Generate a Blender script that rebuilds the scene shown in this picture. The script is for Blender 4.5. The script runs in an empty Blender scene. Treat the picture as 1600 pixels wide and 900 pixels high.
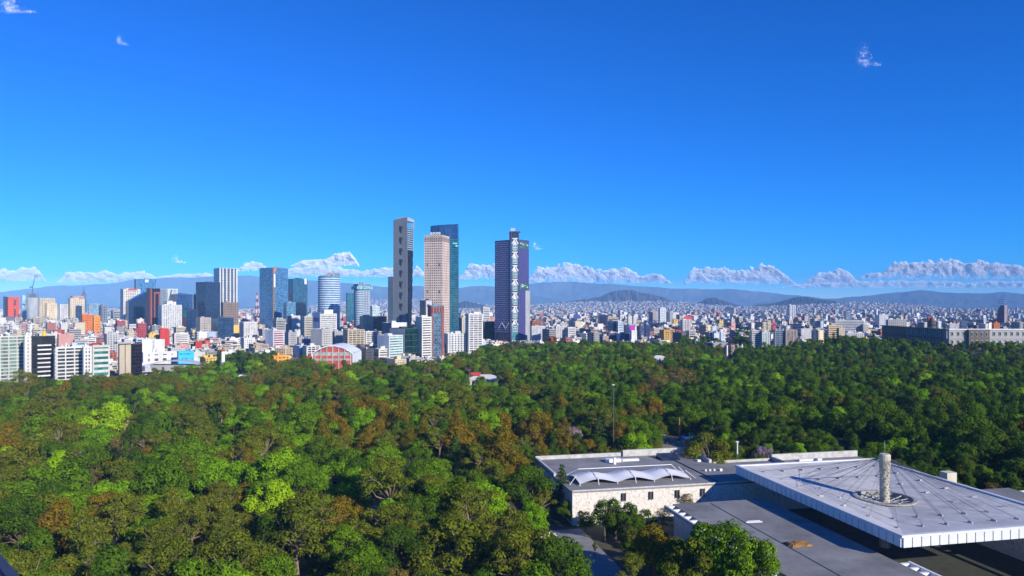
import bpy, math, random
import numpy as np
from mathutils import Vector, Matrix

random.seed(7)
RNG = np.random.default_rng(7)
R = math.radians
S = bpy.context.scene
COL = S.collection

# ------------------------------------------------------------------ camera, sky, sun, exposure
F, HOR, HC = 1150.0, 474.0, 85.0          # focal length and horizon row in photo pixels, eye height in metres
cam_d = bpy.data.cameras.new('camera')
cam = bpy.data.objects.new('camera', cam_d)
COL.objects.link(cam)
cam.location = (0, 0, HC)
cam.rotation_euler = (R(90), 0, 0)
cam_d.sensor_width = 36.0
cam_d.lens = 36.0 * F / 1600.0
cam_d.shift_y = (HOR - 450.0) / 1600.0
cam_d.clip_start = 1.0
cam_d.clip_end = 120000.0
S.camera = cam

SUN_EL, SUN_AZ = 23.0, 42.0                # degrees; azimuth to the right of straight behind the camera
sun_to = Vector((math.sin(R(SUN_AZ)) * math.cos(R(SUN_EL)), -math.cos(R(SUN_AZ)) * math.cos(R(SUN_EL)), math.sin(R(SUN_EL))))
sun_d = bpy.data.lights.new('sun', 'SUN')
sun_d.energy = 4.7
sun_d.angle = R(0.5)
sun_d.color = (1.0, 0.93, 0.82)
sun = bpy.data.objects.new('sun', sun_d)
sun.rotation_euler = sun_to.to_track_quat('Z', 'Y').to_euler()
sun.location = (0, 0, 500)
COL.objects.link(sun)

world = bpy.data.worlds.new('World')
S.world = world
world.use_nodes = True
wn, wl = world.node_tree.nodes, world.node_tree.links
bg = wn['Background']
sky = wn.new('ShaderNodeTexSky')
sky.sky_type = 'NISHITA'
sky.sun_disc = False
sky.sun_elevation = R(SUN_EL)
sky.sun_rotation = math.atan2(sun_to.x, sun_to.y)
sky.altitude = 2200
sky.air_density = 1.0
sky.dust_density = 0.05
sky.ozone_density = 7.0
hs = wn.new('ShaderNodeHueSaturation')
hs.inputs['Saturation'].default_value = 1.9
hs.inputs['Hue'].default_value = 0.517
hs.inputs['Value'].default_value = 1.0
wl.new(sky.outputs[0], hs.inputs['Color'])
wl.new(hs.outputs[0], bg.inputs['Color'])
bg.inputs['Strength'].default_value = 0.15

S.view_settings.view_transform = 'Standard'
S.view_settings.look = 'None'
S.view_settings.exposure = 0.3
S.view_settings.gamma = 1.0
S.render.engine = 'CYCLES'
cy = S.cycles
cy.use_denoising = True
cy.max_bounces = 6
cy.diffuse_bounces = 3
cy.glossy_bounces = 2
cy.transmission_bounces = 2
cy.volume_bounces = 1
cy.transparent_max_bounces = 4
cy.caustics_reflective = False
cy.caustics_refractive = False
cy.sample_clamp_indirect = 4.0

# ------------------------------------------------------------------ helpers
def wx(px, d): return (px - 800.0) / F * d
def wz(py, d): return HC - (py - HOR) / F * d
def pxof(x, y): return 800.0 + F * x / y
def pyof(z, y): return HOR + F * (HC - z) / y

class MB:
    """collects boxes, tubes and loose faces; build() links them as one mesh object"""
    def __init__(s):
        s.v, s.f, s.n, s.m = [], [], 0, []
    def add(s, verts, faces, mi=0):
        s.v.extend(verts)
        for f in faces:
            s.f.append([i + s.n for i in f])
            s.m.append(mi)
        s.n += len(verts)
    def hexa(s, q, z0, z1, mi=0, zt=None):
        """prism over a quad footprint q; zt gives four top heights"""
        zt = zt or [z1] * len(q)
        k = len(q)
        vs = [(p[0], p[1], z0) for p in q] + [(p[0], p[1], zt[i]) for i, p in enumerate(q)]
        fs = [list(range(k))[::-1], list(range(k, 2 * k))]
        for i in range(k):
            j = (i + 1) % k
            fs.append([i, j, k + j, k + i])
        s.add(vs, fs, mi)
    def box(s, c, d, rz=0.0, mi=0):
        """c = centre of the base, d = full sizes"""
        ca, sa = math.cos(rz), math.sin(rz)
        q = []
        for ix, iy in ((-.5, -.5), (.5, -.5), (.5, .5), (-.5, .5)):
            x, y = ix * d[0], iy * d[1]
            q.append((c[0] + x * ca - y * sa, c[1] + x * sa + y * ca))
        s.hexa(q, c[2], c[2] + d[2], mi)
    def tube(s, pts, rad, k=6, mi=0, cap=True):
        rings = []
        P = [Vector(p) for p in pts]
        for i, p in enumerate(P):
            t = (P[min(i + 1, len(P) - 1)] - P[max(i - 1, 0)])
            if t.length < 1e-6: t = Vector((0, 0, 1))
            t.normalize()
            a = t.orthogonal().normalized() if abs(t.z) < .99 else Vector((1, 0, 0))
            b = t.cross(a)
            r = rad[i] if hasattr(rad, '__len__') else rad
            rings.append([p + (a * math.cos(2 * math.pi * j / k) + b * math.sin(2 * math.pi * j / k)) * r for j in range(k)])
        vs = [tuple(v) for rg in rings for v in rg]
        fs = []
        for i in range(len(P) - 1):
            for j in range(k):
                j2 = (j + 1) % k
                fs.append([i * k + j, i * k + j2, (i + 1) * k + j2, (i + 1) * k + j])
        if cap:
            fs.append(list(range(k))[::-1]); fs.append([(len(P) - 1) * k + j for j in range(k)])
        s.add(vs, fs, mi)
    def cyl(s, c, r0, r1, h, k=16, mi=0):
        s.tube([c, (c[0], c[1], c[2] + h)], [r0, r1], k, mi)
    def build(s, name, mats, parent=None, smooth=False):
        me = bpy.data.meshes.new(name)
        me.from_pydata([tuple(v) for v in s.v], [], s.f)
        mats = mats if isinstance(mats, (list, tuple)) else [mats]
        for m in mats: me.materials.append(m)
        if len(mats) > 1: me.polygons.foreach_set('material_index', s.m)
        if smooth: me.polygons.foreach_set('use_smooth', [True] * len(me.polygons))
        me.update()
        return link(name, me, parent)

def link(name, me, parent=None):
    o = bpy.data.objects.new(name, me)
    COL.objects.link(o)
    if parent is not None: o.parent = parent
    return o

def np_mesh(name, V, Q, mats, mi=None, smooth=False, colors=None):
    """V (n,3) and Q (m,4) arrays to a mesh of quads"""
    me = bpy.data.meshes.new(name)
    V = np.asarray(V, np.float32); Q = np.asarray(Q, np.int32)
    me.vertices.add(len(V)); me.vertices.foreach_set('co', V.ravel())
    me.loops.add(Q.size); me.loops.foreach_set('vertex_index', Q.ravel())
    me.polygons.add(len(Q)); me.polygons.foreach_set('loop_start', np.arange(0, Q.size, 4, dtype=np.int32))
    for m in mats: me.materials.append(m)
    if mi is not None: me.polygons.foreach_set('material_index', np.asarray(mi, np.int32))
    if colors is not None:
        a = me.attributes.new('col', 'FLOAT_COLOR', 'FACE')
        a.data.foreach_set('color', np.asarray(colors, np.float32).ravel())
    me.update(calc_edges=True)
    me.polygons.foreach_set('use_smooth', np.full(len(Q), smooth, dtype=bool))
    return me

def tag(o, label=None, cat=None, group=None, kind=None):
    if label: o['label'] = label
    if cat: o['category'] = cat
    if group: o['group'] = group
    if kind: o['kind'] = kind
    return o

def thing(name, label, cat, loc=(0, 0, 0), group=None):
    o = bpy.data.objects.new(name, None)
    o.empty_display_size = 1.0
    COL.objects.link(o)
    o.location = loc
    return tag(o, label, cat, group)

def stuff(o):
    o['kind'] = 'stuff'
    return o

# ------------------------------------------------------------------ materials
def new_mat(name):
    m = bpy.data.materials.new(name); m.use_nodes = True
    return m, m.node_tree.nodes, m.node_tree.links, m.node_tree.nodes['Principled BSDF']

_walls = {}
def wall_mat(col, rough=0.85, var=0.24, scale=0.12, streak=True, bump=0.0):
    """painted or rendered wall: base colour, blotches, rain streaks, a little change from building to building"""
    key = (tuple(round(c, 3) for c in col), rough, var, scale, streak, bump)
    if key in _walls: return _walls[key]
    m, n, l, p = new_mat('wall_paint')
    geo = n.new('ShaderNodeNewGeometry')
    mp = n.new('ShaderNodeMapping'); mp.inputs['Scale'].default_value = (1, 1, 0.25 if streak else 1)
    l.new(geo.outputs['Position'], mp.inputs['Vector'])
    nz = n.new('ShaderNodeTexNoise'); nz.inputs['Scale'].default_value = scale; nz.inputs['Detail'].default_value = 5; nz.inputs['Roughness'].default_value = 0.65
    l.new(mp.outputs[0], nz.inputs['Vector'])
    oi = n.new('ShaderNodeObjectInfo')
    mr = n.new('ShaderNodeMapRange'); mr.inputs['From Min'].default_value = 0.3; mr.inputs['From Max'].default_value = 0.7
    mr.inputs['To Min'].default_value = 1 - var; mr.inputs['To Max'].default_value = 1 + var * .5
    l.new(nz.outputs['Fac'], mr.inputs['Value'])
    mr2 = n.new('ShaderNodeMapRange'); mr2.inputs['To Min'].default_value = .9; mr2.inputs['To Max'].default_value = 1.08
    l.new(oi.outputs['Random'], mr2.inputs['Value'])
    mu = n.new('ShaderNodeMath'); mu.operation = 'MULTIPLY'
    l.new(mr.outputs[0], mu.inputs[0]); l.new(mr2.outputs[0], mu.inputs[1])
    vm = n.new('ShaderNodeVectorMath'); vm.operation = 'SCALE'; vm.inputs[0].default_value = col
    l.new(mu.outputs[0], vm.inputs['Scale'])
    l.new(vm.outputs[0], p.inputs['Base Color'])
    p.inputs['Roughness'].default_value = rough
    if bump:
        b = n.new('ShaderNodeBump'); b.inputs['Strength'].default_value = bump; b.inputs['Distance'].default_value = .2
        l.new(nz.outputs['Fac'], b.inputs['Height']); l.new(b.outputs[0], p.inputs['Normal'])
    _walls[key] = m
    return m

_glass = {}
def glass_mat(col, rough=0.12, var=0.5, metal=0.0, cell=(3.0, 3.5)):
    """window glass seen from outside: dark, reflecting the sky, every pane a little different"""
    key = (tuple(round(c, 3) for c in col), rough, metal, var)
    if key in _glass: return _glass[key]
    m, n, l, p = new_mat('window_glass')
    tc = n.new('ShaderNodeTexCoord')
    mp = n.new('ShaderNodeMapping'); mp.inputs['Scale'].default_value = (1 / cell[0], 1 / cell[0], 1 / cell[1])
    l.new(tc.outputs['Object'], mp.inputs['Vector'])
    fl = n.new('ShaderNodeVectorMath'); fl.operation = 'FLOOR'; l.new(mp.outputs[0], fl.inputs[0])
    wn_ = n.new('ShaderNodeTexWhiteNoise'); wn_.noise_dimensions = '3D'; l.new(fl.outputs[0], wn_.inputs['Vector'])
    mr = n.new('ShaderNodeMapRange'); mr.inputs['To Min'].default_value = 1 - var; mr.inputs['To Max'].default_value = 1 + var
    l.new(wn_.outputs['Value'], mr.inputs['Value'])
    vm = n.new('ShaderNodeVectorMath'); vm.operation = 'SCALE'; vm.inputs[0].default_value = col
    l.new(mr.outputs[0], vm.inputs['Scale']); l.new(vm.outputs[0], p.inputs['Base Color'])
    p.inputs['Roughness'].default_value = rough
    p.inputs['Metallic'].default_value = metal
    p.inputs['Specular IOR Level'].default_value = 0.7
    _glass[key] = m
    return m

def flat_mat(name, col, rough=.6, metal=0.0, nscale=None, var=.2):
    m, n, l, p = new_mat(name)
    p.inputs['Roughness'].default_value = rough; p.inputs['Metallic'].default_value = metal
    p.inputs['Base Color'].default_value = (*col, 1)
    if nscale:
        geo = n.new('ShaderNodeNewGeometry')
        nz = n.new('ShaderNodeTexNoise'); nz.inputs['Scale'].default_value = nscale; nz.inputs['Detail'].default_value = 6; nz.inputs['Roughness'].default_value = .7
        l.new(geo.outputs['Position'], nz.inputs['Vector'])
        mr = n.new('ShaderNodeMapRange'); mr.inputs['From Min'].default_value = .3; mr.inputs['From Max'].default_value = .7
        mr.inputs['To Min'].default_value = 1 - var; mr.inputs['To Max'].default_value = 1 + var
        l.new(nz.outputs['Fac'], mr.inputs['Value'])
        vm = n.new('ShaderNodeVectorMath'); vm.operation = 'SCALE'; vm.inputs[0].default_value = col
        l.new(mr.outputs[0], vm.inputs['Scale']); l.new(vm.outputs[0], p.inputs['Base Color'])
    return m

WHITE, OFFW, CREAM, BEIGE = (.72, .70, .66), (.60, .58, .53), (.64, .54, .37), (.48, .40, .29)
GREY, LGREY, DGREY = (.30, .295, .29), (.46, .455, .44), (.12, .12, .13)
RED, BRICK, ORANGE, PINK, BROWN = (.55, .045, .035), (.36, .12, .085), (.80, .22, .03), (.62, .33, .28), (.17, .10, .075)
YELLOW, BLUEP, CYAN = (.75, .50, .12), (.12, .22, .45), (.05, .52, .72)
G_DARK, G_BLUE, G_NAVY, G_TEAL, G_SKY, G_GREEN = (.022, .026, .034), (.035, .10, .24), (.014, .028, .085), (.02, .12, .15), (.10, .26, .44), (.05, .15, .13)
M_CONC = flat_mat('concrete', (.42, .42, .41), .9, 0, .25, .16)
M_METAL = flat_mat('painted_metal', (.60, .61, .62), .45)
M_WHITE = flat_mat('white_paint', (.80, .80, .78), .6, 0, .4, .06)
M_DARK = flat_mat('dark_metal', (.05, .05, .055), .5)
M_ROOF = flat_mat('roof_felt', (.40, .40, .40), .95, 0, .2, .25)
M_RED = flat_mat('red_paint', RED, .6)
M_ORANGE = flat_mat('orange_paint', (.75, .2, .04), .6)
# ------------------------------------------------------------------ terrain and mountains
def ground_z(x, y):
    """flat valley floor; the castle hill on the right"""
    r = math.hypot((x - 655) / 1.25, y - 1110)
    t = min(max((250 - r) / 135.0, 0), 1)
    return 21.0 * t * t * (3 - 2 * t)

def ground_sheet():
    ds = [-400, -150, 0, 60, 120] + list(np.arange(160, 860, 50)) + list(np.arange(860, 1440, 20)) + [1500, 1700, 2000, 2500, 3200, 4200, 5600, 7500, 10000, 14000, 20000, 26500]
    n = 161
    V = []
    for d in ds:
        half = max(1200, d * 1.0)
        for i in range(n):
            x = -half + 2 * half * i / (n - 1)
            V.append((x, d, ground_z(x, d)))
    Q = [(j * n + i, j * n + i + 1, (j + 1) * n + i + 1, (j + 1) * n + i) for j in range(len(ds) - 1) for i in range(n - 1)]
    m, nn, l, p = new_mat('ground_soil')
    geo = nn.new('ShaderNodeNewGeometry')
    nz = nn.new('ShaderNodeTexNoise'); nz.inputs['Scale'].default_value = .05; nz.inputs['Detail'].default_value = 8
    l.new(geo.outputs['Position'], nz.inputs['Vector'])
    cr = nn.new('ShaderNodeValToRGB'); e = cr.color_ramp.elements
    e[0].position, e[0].color = .35, (.035, .05, .018, 1)
    e[1].position, e[1].color = .65, (.12, .10, .065, 1)
    l.new(nz.outputs['Fac'], cr.inputs['Fac']); l.new(cr.outputs[0], p.inputs['Base Color'])
    p.inputs['Roughness'].default_value = .95
    me = np_mesh('ground', np.array(V), np.array(Q), [m], smooth=True)
    tag(link('ground', me), 'park soil and city ground under the trees and houses', kind='structure')
ground_sheet()

def mountain(name, label, prof, d, depth, col, base=0.0, seed=1, rough=1.0, dark=None):
    """ridge whose crest follows heights measured along it; the crest lies at distance d, slopes fall off to both sides"""
    rg = np.random.default_rng(seed)
    pxs = np.array([p[0] for p in prof], float); hs_ = np.array([wz(p[1], d) for p in prof])
    n, k = 260, 17
    xs = np.linspace(pxs[0], pxs[-1], n)
    crest = np.interp(xs, pxs, hs_)
    kern = np.array([1, 2, 3, 2, 1]) / 9.0
    crest = np.convolve(np.pad(crest, 2, mode='edge'), kern, 'valid')
    def noise1(freq, amp):
        ph = rg.uniform(0, 6.28, 6)
        return sum(amp / (i + 1) * np.sin(np.linspace(0, 6.28 * freq * (i + 1) * (1 + .13 * i), n) + ph[i]) for i in range(6))
    crest = crest + noise1((pxs[-1] - pxs[0]) / 60.0, (d / F) * .35 * rough)
    V = np.zeros((k, n, 3))
    for j in range(k):
        t = (j / (k - 1)) * 2 - 1                      # -1 front foot, 0 crest, 1 rear foot
        fall = (1 - abs(t)) ** 1.35
        gull = noise1((pxs[-1] - pxs[0]) / 16.0, .09 * rough) * (1 - abs(t)) * abs(t) * 3.2
        dd = d + t * depth * (.5) + noise1(9, depth * .03)
        V[j, :, 0] = (xs - 800) / F * d * (dd / d)
        V[j, :, 1] = dd
        V[j, :, 2] = base - 3 + np.maximum(crest - base, 0) * np.clip(fall + gull, 0, 1)
    V = V.reshape(-1, 3)
    Q = [(j * n + i, j * n + i + 1, (j + 1) * n + i + 1, (j + 1) * n + i) for j in range(k - 1) for i in range(n - 1)]
    m, nn, l, p = new_mat(name + '_slope')
    geo = nn.new('ShaderNodeNewGeometry')
    nz = nn.new('ShaderNodeTexNoise'); nz.inputs['Scale'].default_value = 25.0 / d; nz.inputs['Detail'].default_value = 9; nz.inputs['Roughness'].default_value = .7
    l.new(geo.outputs['Position'], nz.inputs['Vector'])
    cr = nn.new('ShaderNodeValToRGB'); e = cr.color_ramp.elements
    e[0].position, e[0].color = .38, (*[c * .55 for c in col], 1)
    e[1].position, e[1].color = .62, (*[c * 1.35 for c in col], 1)
    l.new(nz.outputs['Fac'], cr.inputs['Fac']); l.new(cr.outputs[0], p.inputs['Base Color']); p.inputs['Roughness'].default_value = 1
    o = link(name, np_mesh(name, V, np.array(Q), [m], smooth=True))
    return tag(o, label, kind='structure')

mountain('mountain', 'long forested blue ridge behind the city at the left',
         [(-700, 462), (-300, 455), (0, 456), (40, 452), (75, 447), (115, 446), (170, 443), (220, 436), (300, 433), (350, 431), (385, 430), (410, 433), (450, 436), (500, 438), (540, 441), (575, 446), (610, 449), (640, 448), (655, 445), (672, 449), (700, 451), (740, 447), (775, 447), (800, 451), (830, 459), (860, 467), (890, 472)],
         22000, 5500, (.055, .07, .04), seed=3)
mountain('mountain', 'pale far volcano slopes behind the rounded city hills',
         [(640, 470), (740, 455), (800, 447), (850, 441), (885, 440), (940, 443), (1000, 447), (1060, 451), (1150, 452), (1210, 458), (1290, 466), (1400, 471), (1500, 473)],
         24500, 3000, (.08, .09, .07), seed=4)
mountain('mountain', 'long blue range closing the view at the right',
         [(1180, 473), (1250, 469), (1310, 466), (1350, 462), (1410, 456), (1440, 453), (1458, 455), (1500, 458), (1545, 458), (1568, 456), (1600, 459), (1700, 457), (1900, 452), (2300, 460)],
         20500, 4500, (.055, .065, .04), seed=5)
mountain('mountain', 'flat-topped brown hill rising out of the far houses, the taller of two',
         [(850, 474), (880, 472), (915, 467), (935, 464), (955, 456), (968, 453), (990, 453), (1003, 458), (1020, 460), (1040, 465), (1056, 471), (1075, 475)],
         12600, 2000, (.075, .055, .045), seed=6, rough=.8)
mountain('mountain', 'small brown cone hill beside the flat-topped hill',
         [(1080, 476), (1092, 472), (1104, 466), (1115, 465), (1130, 469), (1145, 474), (1160, 477)],
         12200, 1500, (.075, .055, .045), seed=7, rough=.8)
mountain('mountain', 'dark green lone hill in the far city, right of the cone hill',
         [(1180, 477), (1215, 472), (1232, 467), (1250, 463), (1262, 464), (1280, 467), (1310, 471), (1340, 475), (1365, 478)],
         10800, 1500, (.03, .04, .02), seed=8, rough=.8)
mountain('mountain', 'low dome hill between the two right-hand skyscrapers',
         [(700, 477), (715, 473), (728, 470), (742, 473), (760, 477)], 11000, 1200, (.06, .055, .05), seed=9, rough=.6)

# gentle rises covered by far houses (the house boxes themselves are placed later)
SLOPES = [  # px from, px to, peak row, distance, depth
    (470, 790, 467, 14500, 4800), (780, 1180, 470.5, 12300, 4400), (1150, 1480, 471.5, 11500, 4200)]
def slope_z(x, y):
    z = 0.0
    for a, b, row, d, dep in SLOPES:
        u = (pxof(x, y) - a) / (b - a)
        if 0 < u < 1 and d - dep < y < d:
            z = max(z, wz(row, d) * math.sin(math.pi * u) ** .8 * ((y - d + dep) / dep) ** 1.4)
    return z
for a, b, row, d, dep in SLOPES:
    n, k = 60, 12
    V = []
    for j in range(k):
        y = d - dep + dep * j / (k - 1)
        for i in range(n):
            x = wx(a + (b - a) * i / (n - 1), y)
            V.append((x, y, slope_z(x, min(max(y, d - dep + 1), d - 1)) - 1.0))
    for i in range(n):
        x = wx(a + (b - a) * i / (n - 1), d)
        V.append((x, d + dep * .5, -2.0))
    Q = [(j * n + i, j * n + i + 1, (j + 1) * n + i + 1, (j + 1) * n + i) for j in range(k) for i in range(n - 1)]
    o = link('terrain', np_mesh('terrain', np.array(V), np.array(Q), [flat_mat('slope_ground', (.22, .19, .16), 1, 0, .01, .3)], smooth=True))
    tag(o, 'gentle rise covered with far pale houses', kind='structure')

# ------------------------------------------------------------------ clouds: puffs of fine droplets sheets, far outside the haze
def cloud_mat():
    m, n, l, p = new_mat('cloud_vapour')
    n.remove(p)
    out = n['Material Output']
    d = n.new('ShaderNodeBsdfDiffuse'); d.inputs['Color'].default_value = (.96, .96, .96, 1)
    t = n.new('ShaderNodeBsdfTranslucent'); t.inputs['Color'].default_value = (.96, .96, .96, 1)
    mx = n.new('ShaderNodeMixShader'); mx.inputs['Fac'].default_value = .06
    l.new(d.outputs[0], mx.inputs[1]); l.new(t.outputs[0], mx.inputs[2]); l.new(mx.outputs[0], out.inputs['Surface'])
    return m
M_CLOUD = cloud_mat()

def cards(c, nrm, size, rg, ratio=.6, bend=.15):
    """one bent rhombus per centre"""
    n = len(c)
    nrm = nrm / np.maximum(np.linalg.norm(nrm, axis=1, keepdims=True), 1e-6)
    r = rg.normal(size=(n, 3))
    t = np.cross(nrm, r); t /= np.maximum(np.linalg.norm(t, axis=1, keepdims=True), 1e-6)
    b = np.cross(nrm, t)
    s = np.asarray(size).reshape(-1, 1)
    dip = nrm * s * bend
    V = np.stack([c - t * s * .6, c + b * s * ratio * .6 - dip, c + t * s * .6, c - b * s * ratio * .6 - dip], 1).reshape(-1, 3)
    return V, np.arange(4 * n).reshape(n, 4)

def fbm(rg, x, y, f0, octs=4):
    """smooth layered value noise, about 0..1"""
    out = np.zeros_like(x); amp, tot = 1.0, 0.0
    for o in range(octs):
        g = rg.random((64, 64)); u, v = x * f0 * 2 ** o + o * 7.3, y * f0 * 2 ** o + o * 3.1
        iu, iv = np.floor(u).astype(int), np.floor(v).astype(int); fu, fv = u - iu, v - iv
        fu, fv = fu * fu * (3 - 2 * fu), fv * fv * (3 - 2 * fv)
        a_, b_, c_, d_ = g[iu % 64, iv % 64], g[(iu + 1) % 64, iv % 64], g[iu % 64, (iv + 1) % 64], g[(iu + 1) % 64, (iv + 1) % 64]
        out += amp * (a_ * (1 - fu) * (1 - fv) + b_ * fu * (1 - fv) + c_ * (1 - fu) * fv + d_ * fu * fv); tot += amp; amp *= .55
    return out / tot

def cloud(label, span, d, dens=1.0, seed=1, csize=1.15, wisp=False):
    """billowing bank: span = (x0, x1, base row, [(px, crest row)]) measured at distance d metres; dense heads, base thinning out"""
    rg = np.random.default_rng(seed)
    x0, x1, base, tops = span
    k = d / F
    txs, tys = [t[0] for t in tops], [t[1] for t in tops]
    ymin = min(tys) - 6
    n = int((x1 - x0) * (base - ymin) * 19 * dens)
    px, py = rg.uniform(x0, x1, n), rg.uniform(ymin, base + 3, n)
    crest = np.interp(px, txs, tys)
    end = np.clip(np.minimum(px - x0, x1 - px) / (6 if wisp else 16), 0, 1) ** .6
    bill = fbm(rg, px, py * 0, .045, 2) * .6 + fbm(rg, px, py, .115, 3) * .9           # cauliflower lumps
    lump = fbm(rg, px, py * 1.2, .10, 2)
    h = (base - crest) * end * (.84 + .55 * (bill - .6))
    t = (base - py) / np.maximum(h, .5)                                           # 0 base, 1 crest
    inner = fbm(rg, px, py, .11, 4)
    if wisp:
        mx_, my_ = (x0 + x1) / 2, (base + ymin + 6) / 2
        g_ = sum(np.exp(-((px - mx_ - ox_ * (x1 - x0)) / (sx_ * (x1 - x0))) ** 2 - ((py - my_ - oy_ * (base - ymin)) / (sy_ * (base - ymin))) ** 2) for ox_, oy_, sx_, sy_ in ((-.16, -.12, .13, .20), (-.08, .12, .17, .10), (.18, .22, .26, .06), (-.22, -.02, .10, .12)))
        p = np.clip(g_, 0, 1) * np.clip((fbm(rg, px + py * .4, py, .22, 4) - .30) * 1.9, 0, 1) * .32
        h = h * 0 + 5
    else:
        edge = np.clip((1.04 - t) * np.maximum(h, 3) / 3.4, 0, 1) ** 1.3
        p = edge * np.clip((t + .04) * 1.5, 0, 1) * np.clip(.45 + t * 1.3 + (inner - .5) * 2.0, .05, 1)
    keep = (rg.random(n) < p) & (h > .8)
    px, py, lump, t, inner = px[keep], py[keep], lump[keep], t[keep], inner[keep]
    m = len(px)
    depth = -(lump - .5) * 11 * k * (1.0 if not wisp else .3) + rg.normal(size=m) * 1.7 * k
    c = np.stack([(px - 800) * k * (1 + depth / d), d + depth, HC - (py - HOR) * k * (1 + depth / d)], 1)
    nr = np.array([sun_to.x, sun_to.y, sun_to.z]) + rg.normal(size=(m, 3)) * .38 + np.stack([0 * t, 0 * t, .3 * (t - .4)], 1)
    V, Q = cards(c, nr, rg.uniform(.6, 1.25, m) * csize * k, rg, .9, .2)
    loc = V.mean(0)
    o = link('cloud', np_mesh('cloud', V - loc, Q, [M_CLOUD]))
    o.location = loc
    if wisp: stuff(o)
    return tag(o, label, 'cloud', 'clouds low over the horizon' if d > 20000 else 'small wisps high in the blue sky')

def bank(x0, x1, base, tops, seed): return (x0, x1, base, tops)

CD = 38000
cloud('white cloud bank low at the left edge, left of the crane', bank(-60, 72, 440, [(-60, 424), (0, 421), (35, 419), (60, 417), (72, 424)], 1), CD, .8, 1)
cloud('long low cloud bank above the left ridge', bank(86, 250, 443, [(86, 432), (110, 426), (150, 423), (190, 425), (225, 422), (250, 429)], 2), CD, .8, 2)
cloud('thin cloud streak on top of the left ridge', bank(235, 345, 436, [(235, 431), (290, 427), (330, 426), (345, 430)], 3), CD, .6, 3)
cloud('small ragged cloud beside the tower with white vertical piers', bank(368, 425, 424, [(368, 416), (392, 406), (410, 411), (425, 416)], 4), CD, .5, 4)
cloud('long flat cloud behind the cylindrical tower', bank(425, 668, 433, [(425, 424), (470, 416), (520, 415), (560, 421), (610, 419), (650, 420), (668, 418)], 5), CD, .75, 5)
cloud('bright puffy cloud head above the cylindrical tower', bank(452, 562, 416, [(452, 412), (480, 406), (505, 404), (525, 398), (542, 393), (558, 397), (562, 404)], 6), CD, 1.1, 6)
cloud('puffy cloud between the beige tower and the purple tower', bank(716, 792, 437, [(716, 420), (735, 414), (760, 411), (780, 413), (792, 418)], 7), CD, 1.0, 7)
cloud('white cloud gap-filling between the open concrete tower and the beige tower', bank(640, 664, 433, [(640, 410), (650, 406), (664, 416)], 8), CD, 1.0, 8)
cloud('lumpy white cloud bank right of the purple tower', bank(824, 1052, 443, [(824, 417), (850, 418), (868, 414), (886, 412), (905, 417), (930, 418), (955, 419), (978, 418), (1000, 428), (1030, 429), (1052, 438)], 9), CD, 1.0, 9)
cloud('white cloud bank above the cone hill', bank(1068, 1245, 444, [(1068, 432), (1080, 418), (1100, 421), (1125, 417), (1150, 422), (1175, 416), (1200, 414), (1220, 424), (1245, 436)], 10), CD, .95, 10)
cloud('smaller cloud lump above the lone green hill', bank(1255, 1345, 445, [(1255, 436), (1285, 424), (1312, 420), (1330, 428), (1345, 436)], 11), CD, .8, 11)
cloud('large bright cloud bank above the right range', bank(1340, 1640, 436, [(1340, 428), (1385, 424), (1398, 408), (1420, 407), (1460, 409), (1500, 408), (1535, 406), (1560, 409), (1600, 413), (1640, 412)], 12), CD, 1.0, 12)
cloud('flat lower cloud layer along the right range', bank(1220, 1640, 450, [(1220, 446), (1300, 441), (1400, 437), (1500, 440), (1600, 438), (1640, 440)], 13), CD, .55, 13)
cloud('tiny cloud scrap above the left ridge', (266, 292, 411, [(266, 408), (280, 401), (292, 402)]), CD, .8, 14, 1.0, True)
cloud('small lone wisp high at the upper right', (1332, 1382, 112, [(1332, 84), (1348, 70), (1358, 76), (1364, 90), (1382, 96)]), 9000, .8, 15, .6, True)
cloud('small wisp in the upper left corner', (-6, 60, 24, [(-6, 0), (24, -2), (40, 4), (60, 14)]), 9000, .9, 16, .6, True)
cloud('tiny faint wisp high at the left', (178, 204, 72, [(178, 58), (192, 56), (204, 60)]), 9000, .7, 17, .5, True)
cloud('faint wisps beside the purple tower top', (830, 848, 392, [(830, 380), (840, 376), (848, 382)]), 30000, .8, 18, .7, True)
# ------------------------------------------------------------------ buildings
HEROES = []      # (px left, px right, row of the visible foot, distance): used to keep filler houses out of the way
FOOT = []        # footprints (x, y, radius)

def footprint(xl, xm, xr, d, maxlen=75.0):
    psi = math.atan((xm - 800) / F)
    wl_, wr_ = max(xm - xl, .5), max(xr - xm, .5)
    phi = min(max(math.atan2(wr_, wl_), R(14)), R(76))
    th = phi + psi
    a = (-math.cos(th), math.sin(th)); b = (math.sin(th), math.cos(th))
    cx, cy_ = wx(xm, d), d
    kl, kr = (xl - 800) / F, (xr - 800) / F
    la = (cx - kl * cy_) / (math.cos(th) + kl * math.sin(th))
    lb = (kr * cy_ - cx) / (math.sin(th) - kr * math.cos(th))
    return (cx, cy_), a, b, min(max(la, 4), maxlen), min(max(lb, 4), maxlen)

def quad(a, b, la, lb, e=0.0):
    """footprint corners relative to the near corner, pushed out by e: near, right, far, left"""
    def pt(s, t): return (a[0] * s + b[0] * t, a[1] * s + b[1] * t)
    return [pt(-e, -e), pt(-e, lb + e), pt(la + e, lb + e), pt(la + e, -e)]

def ring_box(mb, a, b, la, lb, z0, z1, e, mi=0):
    mb.hexa(quad(a, b, la, lb, e), z0, z1, mi)

def side_frames(a, b, la, lb):
    """(origin, along, outward, length) of the four walls: left, right, back ones"""
    A, B = Vector(a), Vector(b)
    return [(Vector((0, 0)), A, -B, la), (Vector((0, 0)), B, -A, lb), (A * la, B, A, lb), (B * lb, A, B, la)]

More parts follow.
